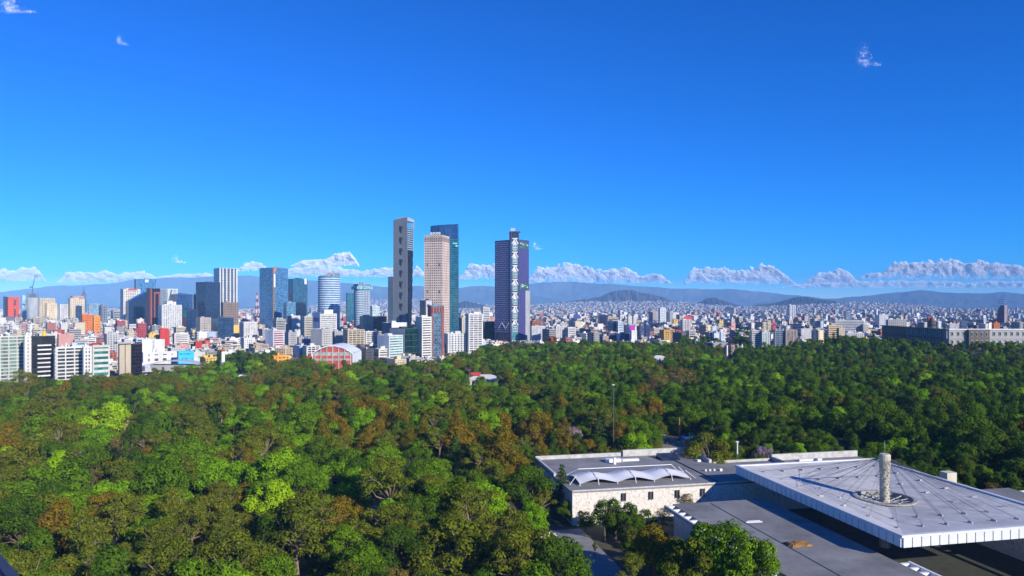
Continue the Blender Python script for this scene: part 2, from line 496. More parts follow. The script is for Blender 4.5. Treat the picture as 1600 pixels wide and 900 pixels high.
def wall_box(mb, fr, s0, s1, z0, z1, o0, o1, mi=0):
    O, e, n, L = fr
    q = [O + e * s0 + n * o0, O + e * s1 + n * o0, O + e * s1 + n * o1, O + e * s0 + n * o1]
    mb.hexa([tuple(p) for p in q], z0, z1, mi)

def facade(mb, a, b, la, lb, z0, z1, style, fh=3.4, bw=3.4, rg=random):
    """real spandrels, piers, slabs and mullions standing proud of the glazed core"""
    nf = max(1, int(round((z1 - z0) / fh))); fh = (z1 - z0) / nf
    S_ = {'grid': (.46, .22, .42), 'bands': (.50, .22, 0), 'glass': (.10, .08, .035), 'piers': (.14, .16, .36), 'balcony': (.34, .9, .10), 'dots': (.55, .25, .55), 'slab': (.2, .5, .06)}[style]
    sp, dep, pf = S_
    for i in range(nf + 1):
        zz = z0 + i * fh
        h = fh * sp
        if i == nf: zz, h = z1 - fh * sp * .5, fh * sp * .5
        ring_box(mb, a, b, la, lb, zz, zz + h, dep)
    for k, fr in enumerate(side_frames(a, b, la, lb)):
        L = fr[3]
        if style in ('bands',):
            cuts = [0, L]; pw = 1.0
        else:
            nb = max(1, int(round(L / bw))); cuts = [L * i / nb for i in range(nb + 1)]; pw = max(L / nb * pf, .16)
        if style == 'balcony':
            nb = max(1, int(round(L / 6.5))); cuts = [L * i / nb for i in range(nb + 1)]; pw = .9
        o1 = dep + .06 if style != 'slab' else .2
        for i, c in enumerate(cuts):
            s0, s1 = c - pw / 2, c + pw / 2
            if i == 0: s0, s1 = 0, pw
            if i == len(cuts) - 1: s0, s1 = L - pw, L
            wall_box(mb, fr, s0, s1, z0, z1 + (.3 if style == 'piers' else -.05), -.02, o1)

def roof_bits(root, a, b, la, lb, z1, wallm, rg, big=True, n=None, e=.3):
    p = MB()
    # parapet ring made of four low walls, and a recessed roof deck
    for fr in side_frames(a, b, la, lb):
        wall_box(p, fr, -.02 if fr[2].x < 0 else 0.1, fr[3] - .1, z1 + .005, z1 + .9, -.25, e)
    p.build('parapet', wallm, root)
    q = MB(); ring_box(q, a, b, la, lb, z1 - .1, z1 + .02, -.1); q.build('roof', M_ROOF, root)
    n = n if n is not None else rg.randint(1, 3)
    for i in range(n):
        w = MB()
        s, t = rg.uniform(.2, .65) * la, rg.uniform(.2, .65) * lb
        x, y = a[0] * s + b[0] * t, a[1] * s + b[1] * t
        sz = (min(la, lb) * rg.uniform(.18, .4), min(la, lb) * rg.uniform(.18, .4))
        kind = rg.random()
        rot = math.atan2(b[1], b[0])
        if kind < .62 or not big:
            hgt = rg.uniform(2.2, 4.2)
            w.box((x, y, z1), (*sz, hgt), rot); w.box((x, y, z1 + hgt), (sz[0] + .4, sz[1] + .4, .25), rot)
            w.build('stair_house', wallm, root)
        else:
            w.cyl((x, y, z1 + .9), .8, .8, 1.5, 8); w.cyl((x, y, z1 + 2.4), .8, .2, .35, 8); w.box((x, y, z1), (1.4, 1.4, .9), rot)
            w.build('water_tank', rg.choice((M_DARK, M_WHITE)), root)

def building(name, label, cat, xl, xm, xr, yt, yb, style='grid', wall=WHITE, glass=G_DARK, d=None, fh=None, bw=None, blank=None, blank_col=None, group=None, roof=True, rg=None, nroof=None, maxlen=75.0, metal=0.0, var=.5, drough=.12):
    d = d or min(max(97750.0 / max(yb + 6 - HOR, 30), 690), 2600)
    C, a, b, la, lb = footprint(xl, xm, xr, d, maxlen)
    z1 = wz(yt, d); gz = ground_z(*C) - .3
    rg = rg or random.Random(int(xl * 7 + yt * 13))
    root = thing(name, label, cat, (C[0], C[1], 0), group)
    HEROES.append((xl, xr, yb, d)); FOOT.append((C[0] + (a[0] * la + b[0] * lb) / 2, C[1] + (a[1] * la + b[1] * lb) / 2, max(la, lb) * .62))
    wm = wall_mat(wall); gm = glass_mat(glass, drough, var, metal)
    g = MB(); ring_box(g, a, b, la, lb, gz, z1 - .15, 0); g.build('glazing', gm, root)
    sc = max(1.0, d / 1500.0)
    w = MB(); facade(w, a, b, la, lb, gz, z1, style, fh or 3.4 * sc, bw or 3.6 * sc)
    stuff(w.build('wall', wm, root))
    if blank:
        fr = side_frames(a, b, la, lb)
        for side in blank:
            f = fr[{'l': 0, 'r': 1}[side]]
            w = MB(); wall_box(w, f, -.3, f[3] + .1, gz, z1 + .4, .3, .55); w.build('side_wall', wall_mat(blank_col or wall), root)
    if roof: roof_bits(root, a, b, la, lb, z1, wm, rg, n=nroof)
    return root, C, a, b, la, lb, z1, d

B = building
def near(root): return root[0]

# --- left edge, first row behind the trees
r = B('apartment_block', 'pale green-white apartment block with glass balconies at the left edge', 'apartment building', -14, -13, 39, 527, 586, 'balcony', OFFW, (.16, .26, .22), d=690, bw=6)
r = B('apartment_block', 'white end bay of the pale apartment block, beside the black office block', 'apartment building', 38, 39, 48.5, 526, 586, 'grid', WHITE, (.10, .14, .13), d=686)
rt, C, a, b, la, lb, z1, d = B('office_block', 'black glass office block crossed by white slabs behind the trees', 'office building', 49, 50, 86, 527, 586, 'glass', (.03, .03, .035), (.02, .02, .024), d=688, nroof=2)
fr = side_frames(a, b, la, lb)[1]
for i in range(8):
    w = MB(); zz = z1 - 8.5 - i * 4.1; wall_box(w, fr, fr[3] * .22, fr[3] * .82, zz, zz + 1.3, .1, 1.5); w.build('balcony_slab', wall_mat(WHITE), rt)
w = MB(); w.cyl((a[0] * 4 + b[0] * 11, a[1] * 4 + b[1] * 11, z1), 1.5, 1.5, 5.0, 12); w.cyl((a[0] * 4 + b[0] * 11, a[1] * 4 + b[1] * 11, z1 + 5), 1.5, .4, .9, 12); w.build('water_tank', flat_mat('yellow_paint', (.80, .55, .02), .5), rt)
B('apartment_block', 'white apartment block with deep balconies and brown roof edge', 'apartment building', 86.5, 88, 130, 544, 588, 'balcony', WHITE, (.06, .075, .075), d=684, nroof=3)
B('apartment_block', 'narrow white end of the balcony block beside the green-glazed building', 'apartment building', 130, 131, 143, 543, 588, 'grid', WHITE, (.08, .10, .10), d=683)
B('office_block', 'small white building with large green windows beside the beige slab', 'office building', 143.5, 145, 171, 541, 587, 'bands', OFFW, (.045, .20, .16), d=690, fh=5.2)
rt, C, a, b, la, lb, z1, d = B('office_block', 'beige concrete slab with flat overhanging roof and slit windows', 'office building', 186, 187, 204, 537, 582, 'dots', BEIGE, G_DARK, d=715, roof=False, fh=6.5, bw=9)
w = MB(); ring_box(w, a, b, la, lb, z1, z1 + 1.4, 3.0); w.build('roof', wall_mat(LGREY), rt)
B('office_block', 'black glass block joined to the beige slab', 'office building', 204.5, 205.5, 222, 539, 572, 'glass', (.03, .02, .03), (.012, .010, .02), d=722)
B('warehouse', 'big plain white store box behind the beige slab', 'warehouse', 221, 222, 257, 532, 551, 'dots', WHITE, WHITE, d=940, fh=12, bw=40, maxlen=60, nroof=1)
B('warehouse', 'long low white hall with small windows, below the store box', 'warehouse', 222, 224, 277, 552, 563, 'dots', WHITE, (.1, .1, .12), d=860, fh=6, bw=9)
B('warehouse', 'cyan blue low hall beside the white hall', 'warehouse', 277, 279, 303, 550, 563, 'bands', CYAN, (.05, .40, .6), d=860, fh=7)
# low arched roof
d0 = 800
t = thing('hall', 'low hall with a shallow grey arched roof just behind the trees', 'hall', (wx(270, d0), d0, 0))
w = MB(); w.box((0, 9, -.3), (56, 18, 18), 0); w.build('wall', wall_mat(LGREY), t)
w = MB()
arc = [(-29 + 58 * i / 16, 18 + 4.2 * math.sin(math.pi * i / 16)) for i in range(17)]
for i in range(16):
    (x0, z0), (x1, z1_) = arc[i], arc[i + 1]
    w.add([(x0, -1, z0), (x1, -1, z1_), (x1, 19, z1_), (x0, 19, z0), (x0, -1, z0 + .5), (x1, -1, z1_ + .5), (x1, 19, z1_ + .5), (x0, 19, z0 + .5)], [[3, 2, 1, 0], [4, 5, 6, 7], [0, 1, 5, 4], [2, 3, 7, 6]])
w.build('roof', M_METAL, t); HEROES.append((245, 300, 572, d0)); FOOT.append((wx(270, d0), d0 + 9, 35))
# red tower with a rounded top
d0 = 1180
C, a, b, la, lb = footprint(249, 250, 265, d0); z1 = wz(513, d0); gz = 0
t = thing('apartment_tower', 'bright red slab tower with one rounded shoulder', 'tower', (C[0], C[1], 0))
w = MB()
prof = [(0, -.3), (lb, -.3), (lb, z1 - 6)] + [(lb * .62 + lb * .38 * math.cos(k * math.pi / 12), z1 - 6 + 6 * math.sin(k * math.pi / 12)) for k in range(1, 6)] + [(lb * .5, z1), (lb * .3, z1)] + [(lb * .3 - lb * .3 * math.sin(k * math.pi / 10), z1 - 4 + 4 * math.cos(k * math.pi / 10)) for k in range(1, 5)] + [(0, z1 - 4)]
n = len(prof)
vs = [(b[0] * s, b[1] * s, z) for s, z in prof] + [(b[0] * s + a[0] * la * 1.5, b[1] * s + a[1] * la * 1.5, z) for s, z in prof]
w.add(vs, [list(range(n)), list(range(n, 2 * n))[::-1]] + [[(i + 1) % n, i, n + i, n + (i + 1) % n] for i in range(n)])
w.build('wall', wall_mat(RED), t)
w = MB()
for i in range(9):
    w.box((b[0] * lb + a[0] * la * .6 + .1, b[1] * lb + a[1] * la * .6, 4 + i * 3.4), (.3, 5, 1.6), math.atan2(b[1], b[0]))
stuff(w.build('windows', glass_mat(G_DARK), t)); HEROES.append((247, 266, 543, d0)); FOOT.append((C[0], C[1] + 8, 16))
B('apartment_block', 'twin dark red block left of the rounded red tower', 'apartment building', 208, 211, 227, 514, 532, 'grid', (.42, .05, .06), G_DARK)
B('apartment_block', 'small bright red cube behind the street trees', 'building', 303, 306, 315, 535, 548, 'dots', RED, G_DARK, d=1050)
B('apartment_block', 'low red building beside the small red cube', 'building', 316, 320, 327, 533, 545, 'grid', RED, WHITE, d=1100)
B('apartment_tower', 'vivid orange stepped apartment tower', 'tower', 126, 129, 146, 492, 521, 'grid', ORANGE, (.30, .08, .02))
B('apartment_tower', 'lower front wing of the vivid orange tower', 'tower', 145, 147, 156.5, 494, 523, 'bands', (.9, .30, .03), (.5, .15, .02), d=1760)
B('office_tower', 'large cream tower with pink top storeys at the left', 'tower', 106, 110, 132, 467, 498, 'grid', CREAM, (.35, .28, .2))
B('office_tower', 'pink penthouse block on the large cream tower', 'tower', 110, 114, 131, 463, 480, 'bands', PINK, BROWN, d=2640)
# old skyscraper with a spire
d0 = 4300; C = (wx(131, d0), d0)
t = thing('skyscraper', 'slim dark blue spired skyscraper far off at the left', 'skyscraper', (C[0], C[1], 0))
w = MB(); 
for s, zt in ((30, 470), (25, 459.5), (19, 457), (12, 455)):
    w.box((0, 0, -.2 - s * .01), (s, s, wz(zt, d0)), .6)
w.build('wall', glass_mat((.05, .08, .16), .3), t)
w = MB()
for k in range(14):
    w.box((0, 0, 20 + k * 8.5), (25.5, 25.5, 1.8), .6)
stuff(w.build('floor_bands', wall_mat((.16, .2, .28)), t))
w = MB(); w.tube([(0, 0, wz(455, d0) - 1), (0, 0, wz(451.5, d0)), (0, 0, wz(447, d0))], [3.4, 1.2, .6], 6); w.build('spire', M_DARK, t)
# red tower with notch
rt, C, a, b, la, lb, z1, d = B('office_tower', 'red-orange slab tower with a tall dark slot at the left', 'tower', 10, 13, 30, 464, 494, 'dots', (.74, .10, .045), (.4, .06, .03), fh=8, bw=12, roof=False)
fr = side_frames(a, b, la, lb)[1]
for z0, z2 in ((.72, .90), (.28, .60)):
    w = MB(); wall_box(w, fr, fr[3] * .52, fr[3] * .70, z1 * z0, z1 * z2, .05, .5); w.build('recess', glass_mat((.10, .02, .03), .4), rt)
B('office_tower', 'dark slab standing left of the red-orange slotted tower', 'tower', 5, 7, 11, 464, 490, 'glass', DGREY, G_DARK)
B('office_tower', 'narrow pale blue slab tower beside the round tower under construction', 'tower', 33.5, 35, 41, 463, 489, 'glass', (.6, .7, .75), (.30, .48, .58))
# round tower under construction with crane
d0 = 2500; cx0, r0 = wx(51, d0), 18
t = thing('round_tower', 'round grey tower under construction with formwork on top', 'tower', (cx0, d0, 0))
zt = wz(465, d0)
w = MB(); w.cyl((0, 0, -.3), r0, r0, zt, 28); w.build('wall', wall_mat((.42, .45, .46)), t, True)
w = MB()
for k in range(20): w.cyl((0, 0, 8 + k * (zt - 10) / 20), r0 + .3, r0 + .3, 1.6, 28)
stuff(w.build('floor_bands', wall_mat(LGREY), t))
w = MB(); rg = random.Random(5)
for k in range(10):
    an = k * .628; x, y = math.cos(an) * 17, math.sin(an) * 17
    w.tube([(x, y, zt - 2), (x, y, zt + rg.uniform(14, 26))], .45, 4)
for lv in range(3):
    w.tube([(math.cos(q * .628) * 17, math.sin(q * .628) * 17, zt + 4 + lv * 5) for q in range(11)], .5, 4)
w.box((0, 0, zt), (14, 14, 12)); 
w.build('formwork', flat_mat('scaffold', (.18, .20, .24), .7), t); HEROES.append((40, 62, 488, d0)); FOOT.append((cx0, d0, 30))
t = thing('tower_crane', 'tower crane with raised jib on the round unfinished tower', 'crane', (cx0, d0, zt + 10))
w = MB()
for sx in (-1, 1):
    for sy in (-1, 1): w.tube([(sx, sy, 0), (sx, sy, 26)], .32, 4)
for k in range(6): w.tube([(-1, -1, k * 4.3), (1, 1, k * 4.3 + 4)], .2, 4); w.tube([(1, -1, k * 4.3), (-1, 1, k * 4.3 + 4)], .2, 4)
w.build('mast', M_DARK, t)
w = MB()
for s in (-.8, .8): w.tube([(0, s, 26), (9, s, 62)], .42, 4)
for k in range(9): w.tube([(k, -.8, 26 + k * 4), (k + 1, .8, 30 + k * 4)], .22, 4)
w.build('jib', M_DARK, t)
w = MB(); w.box((-4, 0, 25), (9, 2.4, 2.2)); w.box((-7.5, 0, 22.5), (2.5, 2.6, 3)); w.build('counterweight', M_DARK, t)
w = MB(); w.tube([(-7, 0, 27), (0, 0, 36), (7, 0, 54)], .2, 4); w.build('stay', M_DARK, t)

B('office_block', 'cream office block with small windows, right of the crane', 'office building', 60, 62, 86, 466, 484, 'grid', CREAM, (.3, .26, .2))
B('office_block', 'maroon-topped block in front of the cream office block', 'office building', 58, 61, 73, 476, 493, 'bands', (.40, .16, .16), OFFW)
B('office_block', 'plain cream block beside the maroon-topped block', 'office building', 70, 73, 89, 474, 494, 'dots', CREAM, (.4, .34, .24))
B('office_block', 'white block with dark vertical strips left of the cream tower', 'office building', 91, 94, 106, 476, 501, 'piers', WHITE, (.3, .3, .32))
B('office_block', 'dark blue narrow block at the foot of the cream tower', 'office building', 119, 123, 128, 478, 497, 'glass', BLUEP, G_NAVY)
B('office_block', 'pale blue-grey glass slab right of the cream tower', 'office building', 137, 139, 156, 475, 493, 'glass', (.35, .45, .52), (.20, .32, .42))
B('office_block', 'dark grey slab joined to the blue-grey glass slab', 'office building', 156, 159, 168, 477, 499, 'grid', (.22, .25, .30), G_DARK)
B('office_block', 'low white bands block left of the dark wedge building', 'office building', 173, 177, 195, 485, 502, 'bands', LGREY, G_DARK)
rt, C, a, b, la, lb, z1, d = B('office_tower', 'cream tower with a dense grid of dark windows and red rooftop sign', 'tower', 188, 193, 219, 452, 486, 'grid', (.74, .70, .60), (.05, .05, .05), d=2300, bw=5.5)
fr = side_frames(a, b, la, lb)[1]
w = MB(); wall_box(w, fr, fr[3] * .25, fr[3] * .8, z1 - 3.5, z1 + 1.5, .5, 1.0); w.build('sign', M_RED, rt)
rt, C, a, b, la, lb, z1, d = B('office_tower', 'blue glass tower with white left edge and square emblem on top', 'tower', 210, 214, 244, 436, 462, 'glass', (.12, .26, .45), (.05, .16, .33), d=2600)
fr = side_frames(a, b, la, lb)
w = MB(); wall_box(w, fr[0], 0, fr[0][3], 0, z1 + 1, .3, .9); w.build('side_wall', wall_mat(WHITE), rt)
w = MB(); wall_box(w, fr[1], fr[1][3] * .42, fr[1][3] * .6, z1 - 11, z1 - 1, .3, .8); w.build('sign', wall_mat((.72, .82, .9)), rt)
# dark wedge
d0 = 2150
C, a, b, la, lb = footprint(196, 201, 230, d0)
zl, zr = wz(471, d0), wz(455, d0)
t = thing('office_tower', 'dark blue glass wedge with a slanting roof', 'tower', (C[0], C[1], 0))
w = MB(); w.hexa(quad(a, b, la, lb), -.3, 0, 0, [zl, zr, zr, zl]); w.build('glazing', glass_mat((.012, .03, .085), .08, .25), t)
w = MB()
for k in range(12):
    s = lb * k / 11
    zt = zl + (zr - zl) * k / 11
    wall_box(w, side_frames(a, b, la, lb)[1], max(s - .25, 0), min(s + .25, lb), 0, zt - .3, 0, .25)
stuff(w.build('mullions', wall_mat((.03, .06, .14)), t)); HEROES.append((196, 230, 499, d0)); FOOT.append((C[0] + 10, C[1] + 30, 40))
rt, C, a, b, la, lb, z1, d = B('office_tower', 'maroon granite tower with tall dark glass slots', 'tower', 229, 235, 250, 451, 505, 'glass', (.03, .02, .03), (.015, .014, .03), d=2050, nroof=1)
fr = side_frames(a, b, la, lb)
for k, s in ((0, .02), (1, .02), (1, .36), (1, .84)):
    w = MB(); f = fr[k]; wall_box(w, f, f[3] * s, f[3] * (s + (.14 if k else .8)), -.3, z1 - (9 if s == .36 or s == .84 else 0), .05, 1.0); w.build('granite_pier', wall_mat((.30, .085, .075)), rt)
w = MB(); f = fr[1]; wall_box(w, f, f[3] * .36, f[3] * .98, z1 - 14, z1 - 9, .05, 1.02); w.build('lintel', wall_mat((.30, .085, .075)), rt)
# white slanted twin
d0 = 2350
C, a, b, la, lb = footprint(249, 262, 278, d0)
z1 = wz(451, d0)
t = thing('office_tower', 'white slanted tower with a sloping dark glass recess', 'tower', (C[0], C[1], 0))
w = MB(); w.hexa(quad(a, b, la, lb), -.3, z1); w.build('wall', wall_mat((.66, .70, .66)), t)
fr = side_frames(a, b, la, lb)
w = MB(); O, e_, n_, L_ = fr[1]
pts = [(0.0, z1 - 44), (L_ * .18, z1 - 44), (L_ * .45, z1 - 3), (L_ * .30, z1 - 3)]
vs = [(*(O + e_ * s + n_ * .05), z) for s, z in pts] + [(*(O + e_ * s + n_ * .6), z) for s, z in pts]
w.add(vs, [[0, 1, 2, 3], [7, 6, 5, 4], [0, 4, 5, 1], [1, 5, 6, 2], [2, 6, 7, 3], [3, 7, 4, 0]]); w.build('recess', glass_mat((.10, .16, .22)), t)
w = MB()
for k in range(11): wall_box(w, fr[1], L_ * .5, L_ * .98, z1 - 6 - k * 5.2, z1 - 3.8 - k * 5.2, .05, .3)
for k in range(11): wall_box(w, fr[0], fr[0][3] * .2, fr[0][3] * .95, z1 - 6 - k * 5.2, z1 - 4.4 - k * 5.2, .05, .3)
stuff(w.build('windows', glass_mat((.25, .33, .36)), t)); HEROES.append((248, 278, 474, d0)); FOOT.append((C[0], C[1] + 20, 36))
B('office_tower', 'blue glass block right of the white slanted tower', 'office building', 266, 276, 301, 460, 484, 'glass', (.06, .12, .26), (.02, .06, .17), d=2250)
B('hotel', 'white ribbed building with tall fins in front of the slanted tower', 'office building', 247, 253, 284, 477, 506, 'piers', WHITE, (.35, .36, .36), d=1900)
B('office_block', 'white stepped top block behind the ribbed building', 'office building', 256, 261, 275, 472, 482, 'dots', WHITE, GREY, d=1960)
rt = B('office_block', 'dark blue glass block with a green panel', 'office building', 285, 291, 307, 484, 516, 'glass', (.03, .05, .10), (.012, .03, .085), d=1700)
f = side_frames(*rt[2:6])[0]; w = MB(); wall_box(w, f, f[3] * .1, f[3] * .8, rt[6] - 18, rt[6], .1, .6); w.build('sign', flat_mat('green_panel', (.03, .35, .16), .5), rt[0])
B('office_tower', 'broad dark blue glass tower with a lower setback line', 'tower', 306, 322, 344, 441, 499, 'glass', (.045, .07, .14), (.014, .032, .085), d=1980)
B('office_tower', 'slim dark slab left of the broad dark blue tower', 'tower', 302, 303, 307, 461, 499, 'glass', (.03, .05, .10), G_NAVY, d=2060)
rt = B('office_tower', 'dark tower striped by white vertical piers', 'tower', 334, 343, 371, 419, 476, 'piers', (.62, .62, .62), (.012, .02, .06), d=2150, bw=10.5, nroof=0)
B('office_block', 'brown grid block at the foot of the pier-striped tower', 'office building', 345, 349, 372.5, 473, 498, 'grid', (.28, .22, .18), (.09, .06, .04), d=1850)
B('office_block', 'dark blue block with a lighter glazed middle', 'office building', 330, 341, 365, 497, 531, 'glass', (.05, .08, .14), (.02, .05, .12), d=1420)
B('apartment_block', 'grey-beige apartment block left of the dark blue block', 'apartment building', 306, 313, 331, 497, 521, 'grid', (.45, .40, .35), (.2, .17, .15), d=1560)
B('apartment_block', 'white apartment block with fine vertical lines', 'apartment building', 374, 381, 402, 504, 530, 'piers', WHITE, (.4, .4, .4), d=1480)
# big blue glass tower with a builders' hoist
rt, C, a, b, la, lb, z1, d = B('skyscraper', 'wide blue glass tower with a builders hoist down its face', 'skyscraper', 405.5, 426, 450, 418.5, 504, 'glass', (.16, .30, .46), (.055, .17, .34), d=1750, nroof=1)
w = MB(); fr = side_frames(a, b, la, lb)
wall_box(w, fr[1], -.2, 6.5, 0, z1 - 4, .2, 2.0); w.build('hoist_shaft', wall_mat((.33, .27, .22)), rt)
w = MB()
for k in range(34): wall_box(w, fr[1], .6, 5.8, 3 + k * 4.6, 5 + k * 4.6, 2.0, 2.5)
stuff(w.build('hoist_frames', M_DARK, rt))
w = MB(); wall_box(w, fr[1], 1, 5, z1 - 46, z1 - 14, 2.5, 3.4); w.build('hoist_cover', M_WHITE, rt)
w = MB(); wall_box(w, fr[1], 2, 8, z1 - 7, z1 + 1, .3, 2.6); w.build('sign', M_ORANGE, rt)
B('office_tower', 'lower blue glass shoulder of the wide hoist tower', 'tower', 443, 448, 462, 473, 504, 'glass', (.2, .34, .46), (.06, .18, .32), d=1700)
rt = B('office_tower', 'dark teal glass tower with a white notch at its top corner', 'tower', 449, 458, 480.5, 436, 497, 'glass', (.05, .14, .24), (.022, .085, .17), d=1900)
f = side_frames(*rt[2:6])[1]; w = MB(); wall_box(w, f, f[3] * .78, f[3] * .95, rt[6] - 13, rt[6] + 1.5, .05, .6); w.build('notch', wall_mat((.7, .75, .78)), rt[0])
# cylindrical banded tower
d0 = 1750; r0 = (527 - 493) / 2 / F * d0; cx0 = wx(510, d0); zt = wz(432, d0)
t = thing('round_tower', 'cylindrical glass tower ringed by white bands', 'skyscraper', (cx0, d0 + r0, 0))
w = MB(); w.cyl((0, 0, -.3), r0, r0, zt, 40); w.build('glazing', glass_mat((.10, .24, .40), .12, .3), t)
w = MB()
for k in range(27):
    w.cyl((0, 0, 4 + k * (zt - 4) / 27), r0 + .7, r0 + .7, 1.9, 40)
stuff(w.build('floor_bands', wall_mat((.74, .78, .82)), t))
w = MB()   # slanted crown
k = 40
vs = [(math.cos(2 * math.pi * i / k) * (r0 - .4), math.sin(2 * math.pi * i / k) * (r0 - .4), zt - .1) for i in range(k)] + \
     [(math.cos(2 * math.pi * i / k) * (r0 - .4), math.sin(2 * math.pi * i / k) * (r0 - .4), zt + 4 + 4 * math.cos(2 * math.pi * i / k)) for i in range(k)]
w.add(vs, [[i, (i + 1) % k, k + (i + 1) % k, k + i] for i in range(k)] + [list(range(k, 2 * k))]); w.build('crown', glass_mat((.20, .26, .30)), t)
w = MB(); rg = random.Random(4)
for i in range(9): w.box((rg.uniform(-4, 16), rg.uniform(-12, 5), zt + 4), (rg.uniform(3, 7), 3, rg.uniform(3, 6)), rg.random())
w.build('roof_plant', wall_mat((.40, .22, .15)), t); HEROES.append((492, 528, 492, d0)); FOOT.append((cx0, d0 + r0, r0 + 8))
# stepped white block with billboard
rt, C, a, b, la, lb, z1, d = B('office_block', 'stepped white office block with banded front and billboard side', 'office building', 491, 501, 526, 491, 520, 'bands', WHITE, (.2, .22, .24), d=1330, blank='l')
w = MB(); w.box((a[0] * la * .5 + b[0] * lb * .6, a[1] * la * .5 + b[1] * lb * .6, z1), (lb * .55, la * .5, 8), math.atan2(b[1], b[0])); w.build('penthouse', wall_mat(WHITE), rt)
t = thing('billboard', 'tall white billboard with red-purple lettering on the stepped white block', 'billboard', (C[0], C[1], 0))
f = side_frames(a, b, la, lb)[0]
w = MB(); wall_box(w, f, -.5, f[3] + .5, z1 - 28, z1 + 3, .9, 1.3); w.build('panel', wall_mat((.74, .74, .78)), t)
w = MB(); rg = random.Random(2); O, e_, n_, L_ = f
for row, (zz, hh) in enumerate(((z1 - 9, 2.6), (z1 - 13.5, 4.0))):
    for k in range(4):
        s = L_ * (.92 - .21 * k); st = L_ * .05
        def seg(s0, za, s1, zb):
            p0, p1 = O + e_ * s0 + n_ * 1.5, O + e_ * s1 + n_ * 1.5
            w.tube([(p0.x, p0.y, za), (p1.x, p1.y, zb)], .45, 5)
        seg(s, zz, s, zz + hh); seg(s, zz + hh, s - L_ * .12, zz + hh * .6); seg(s - L_ * .12, zz + hh * .6, s, zz + hh * .4); seg(s, zz + hh * .4, s - L_ * .14, zz)
w.build('lettering', flat_mat('magenta_print', (.40, .03, .16), .6), t)
# tower with overhanging cap
rt, C, a, b, la, lb, z1, d = B('office_tower', 'grey-blue tower with curved banded corner and overhanging glass cap', 'tower', 553, 560, 578, 452, 511, 'grid', (.36, .42, .50), (.05, .09, .15), d=1650, roof=False)
w = MB(); w.cyl((b[0] * 1, b[1] * 1 + 3, 0), 9, 9, z1 - 3, 20); w.build('corner_glazing', glass_mat((.10, .18, .28)), rt)
w = MB()
for k in range(int((z1 - 4) / 4)): w.cyl((b[0] * 1, b[1] * 1 + 3, 2 + k * 4), 9.6, 9.6, 1.5, 20)
stuff(w.build('corner_bands', wall_mat((.62, .68, .74)), rt))
w = MB(); ring_box(w, a, b, la, lb, z1, z1 + 7, 4.5); w.build('cap_glazing', glass_mat((.22, .42, .5)), rt)
w = MB(); ring_box(w, a, b, la, lb, z1 + 7, z1 + 12, 1.0); w.box((a[0] * 8 + b[0] * 10, a[1] * 8 + b[1] * 10, z1 + 12), (8, 6, 4), .4); w.build('cap_roof', wall_mat((.20, .23, .28)), rt)
B('office_tower', 'small dark teal slab left of the overhanging-cap tower', 'tower', 540.5, 543, 553, 458, 486, 'glass', (.03, .16, .22), (.02, .12, .18), d=2300)
B('office_block', 'pale mint block right of the overhanging-cap tower', 'office building', 578, 582, 593, 479, 494, 'bands', (.55, .66, .64), (.3, .42, .42), d=2100)
B('apartment_tower', 'pink and cream tower with brick-red roof', 'tower', 562, 568, 583, 495, 519, 'grid', (.72, .48, .36), (.25, .12, .1), d=1430)
B('office_block', 'dark purple-blue block right of the pink and cream tower', 'office building', 582, 590, 604, 495, 520, 'glass', (.05, .05, .10), (.02, .02, .06), d=1500)
B('apartment_block', 'cream bays block with deep window recesses above the red-striped hall', 'apartment building', 537, 544, 569, 516, 550, 'balcony', (.56, .49, .36), (.16, .13, .1), d=1120)
B('apartment_block', 'white block with grey gable wall left of the cream bays block', 'apartment building', 486, 503, 519, 515, 546, 'grid', (.52, .52, .50), (.15, .14, .14), d=1130, blank='l', blank_col=LGREY)
B('apartment_block', 'grey slab between the white gable block and the cream bays block', 'apartment building', 519, 523, 538, 519, 548, 'dots', (.40, .41, .42), (.3, .3, .3), d=1160)
B('apartment_block', 'long dark brick block right of the red-striped hall', 'apartment building', 551, 567, 585, 543, 563, 'grid', (.16, .13, .15), (.05, .05, .08), d=1010)
B('apartment_block', 'small white apartment block with balconies behind the brick block', 'apartment building', 568, 572, 590, 519, 541, 'balcony', WHITE, (.2, .2, .22), d=1240)
B('office_block', 'cream and dark banded office left of the billboard', 'office building', 471, 476, 490, 495, 529, 'bands', (.58, .55, .46), (.08, .08, .08), d=1450)
B('office_block', 'white tall block between the teal tower and the banded office', 'office building', 449, 456, 469, 494, 519, 'dots', WHITE, OFFW, d=1560, blank='l', blank_col=(.12, .13, .16))
B('office_block', 'grey and white windowed block below the hoist tower', 'office building', 427, 432, 446, 499, 519, 'bands', LGREY, G_DARK, d=1520)
B('apartment_block', 'white and maroon apartment block with pale gable', 'apartment building', 415, 427, 444, 517, 546, 'bands', (.62, .60, .62), (.28, .05, .07), d=1150, blank='l', blank_col=(.58, .62, .68))
B('apartment_block', 'grey apartment block right of the white and maroon block', 'apartment building', 445, 451, 464, 520, 543, 'grid', (.42, .42, .42), (.16, .16, .17), d=1200)
B('office_block', 'low blue-roofed block left of the grey gable', 'building', 472, 475, 486, 531, 543, 'dots', (.10, .16, .36), G_NAVY, d=1180)
B('school', 'orange low building among the trees below the white flats', 'building', 424, 428, 453, 557, 570, 'grid', (.80, .36, .05), (.15, .08, .04), d=860, fh=4.5, bw=4.5)
B('apartment_block', 'cream arcaded building left of the striped hall', 'building', 429, 446, 457, 545, 562, 'piers', (.68, .58, .40), (.2, .12, .1), d=960)
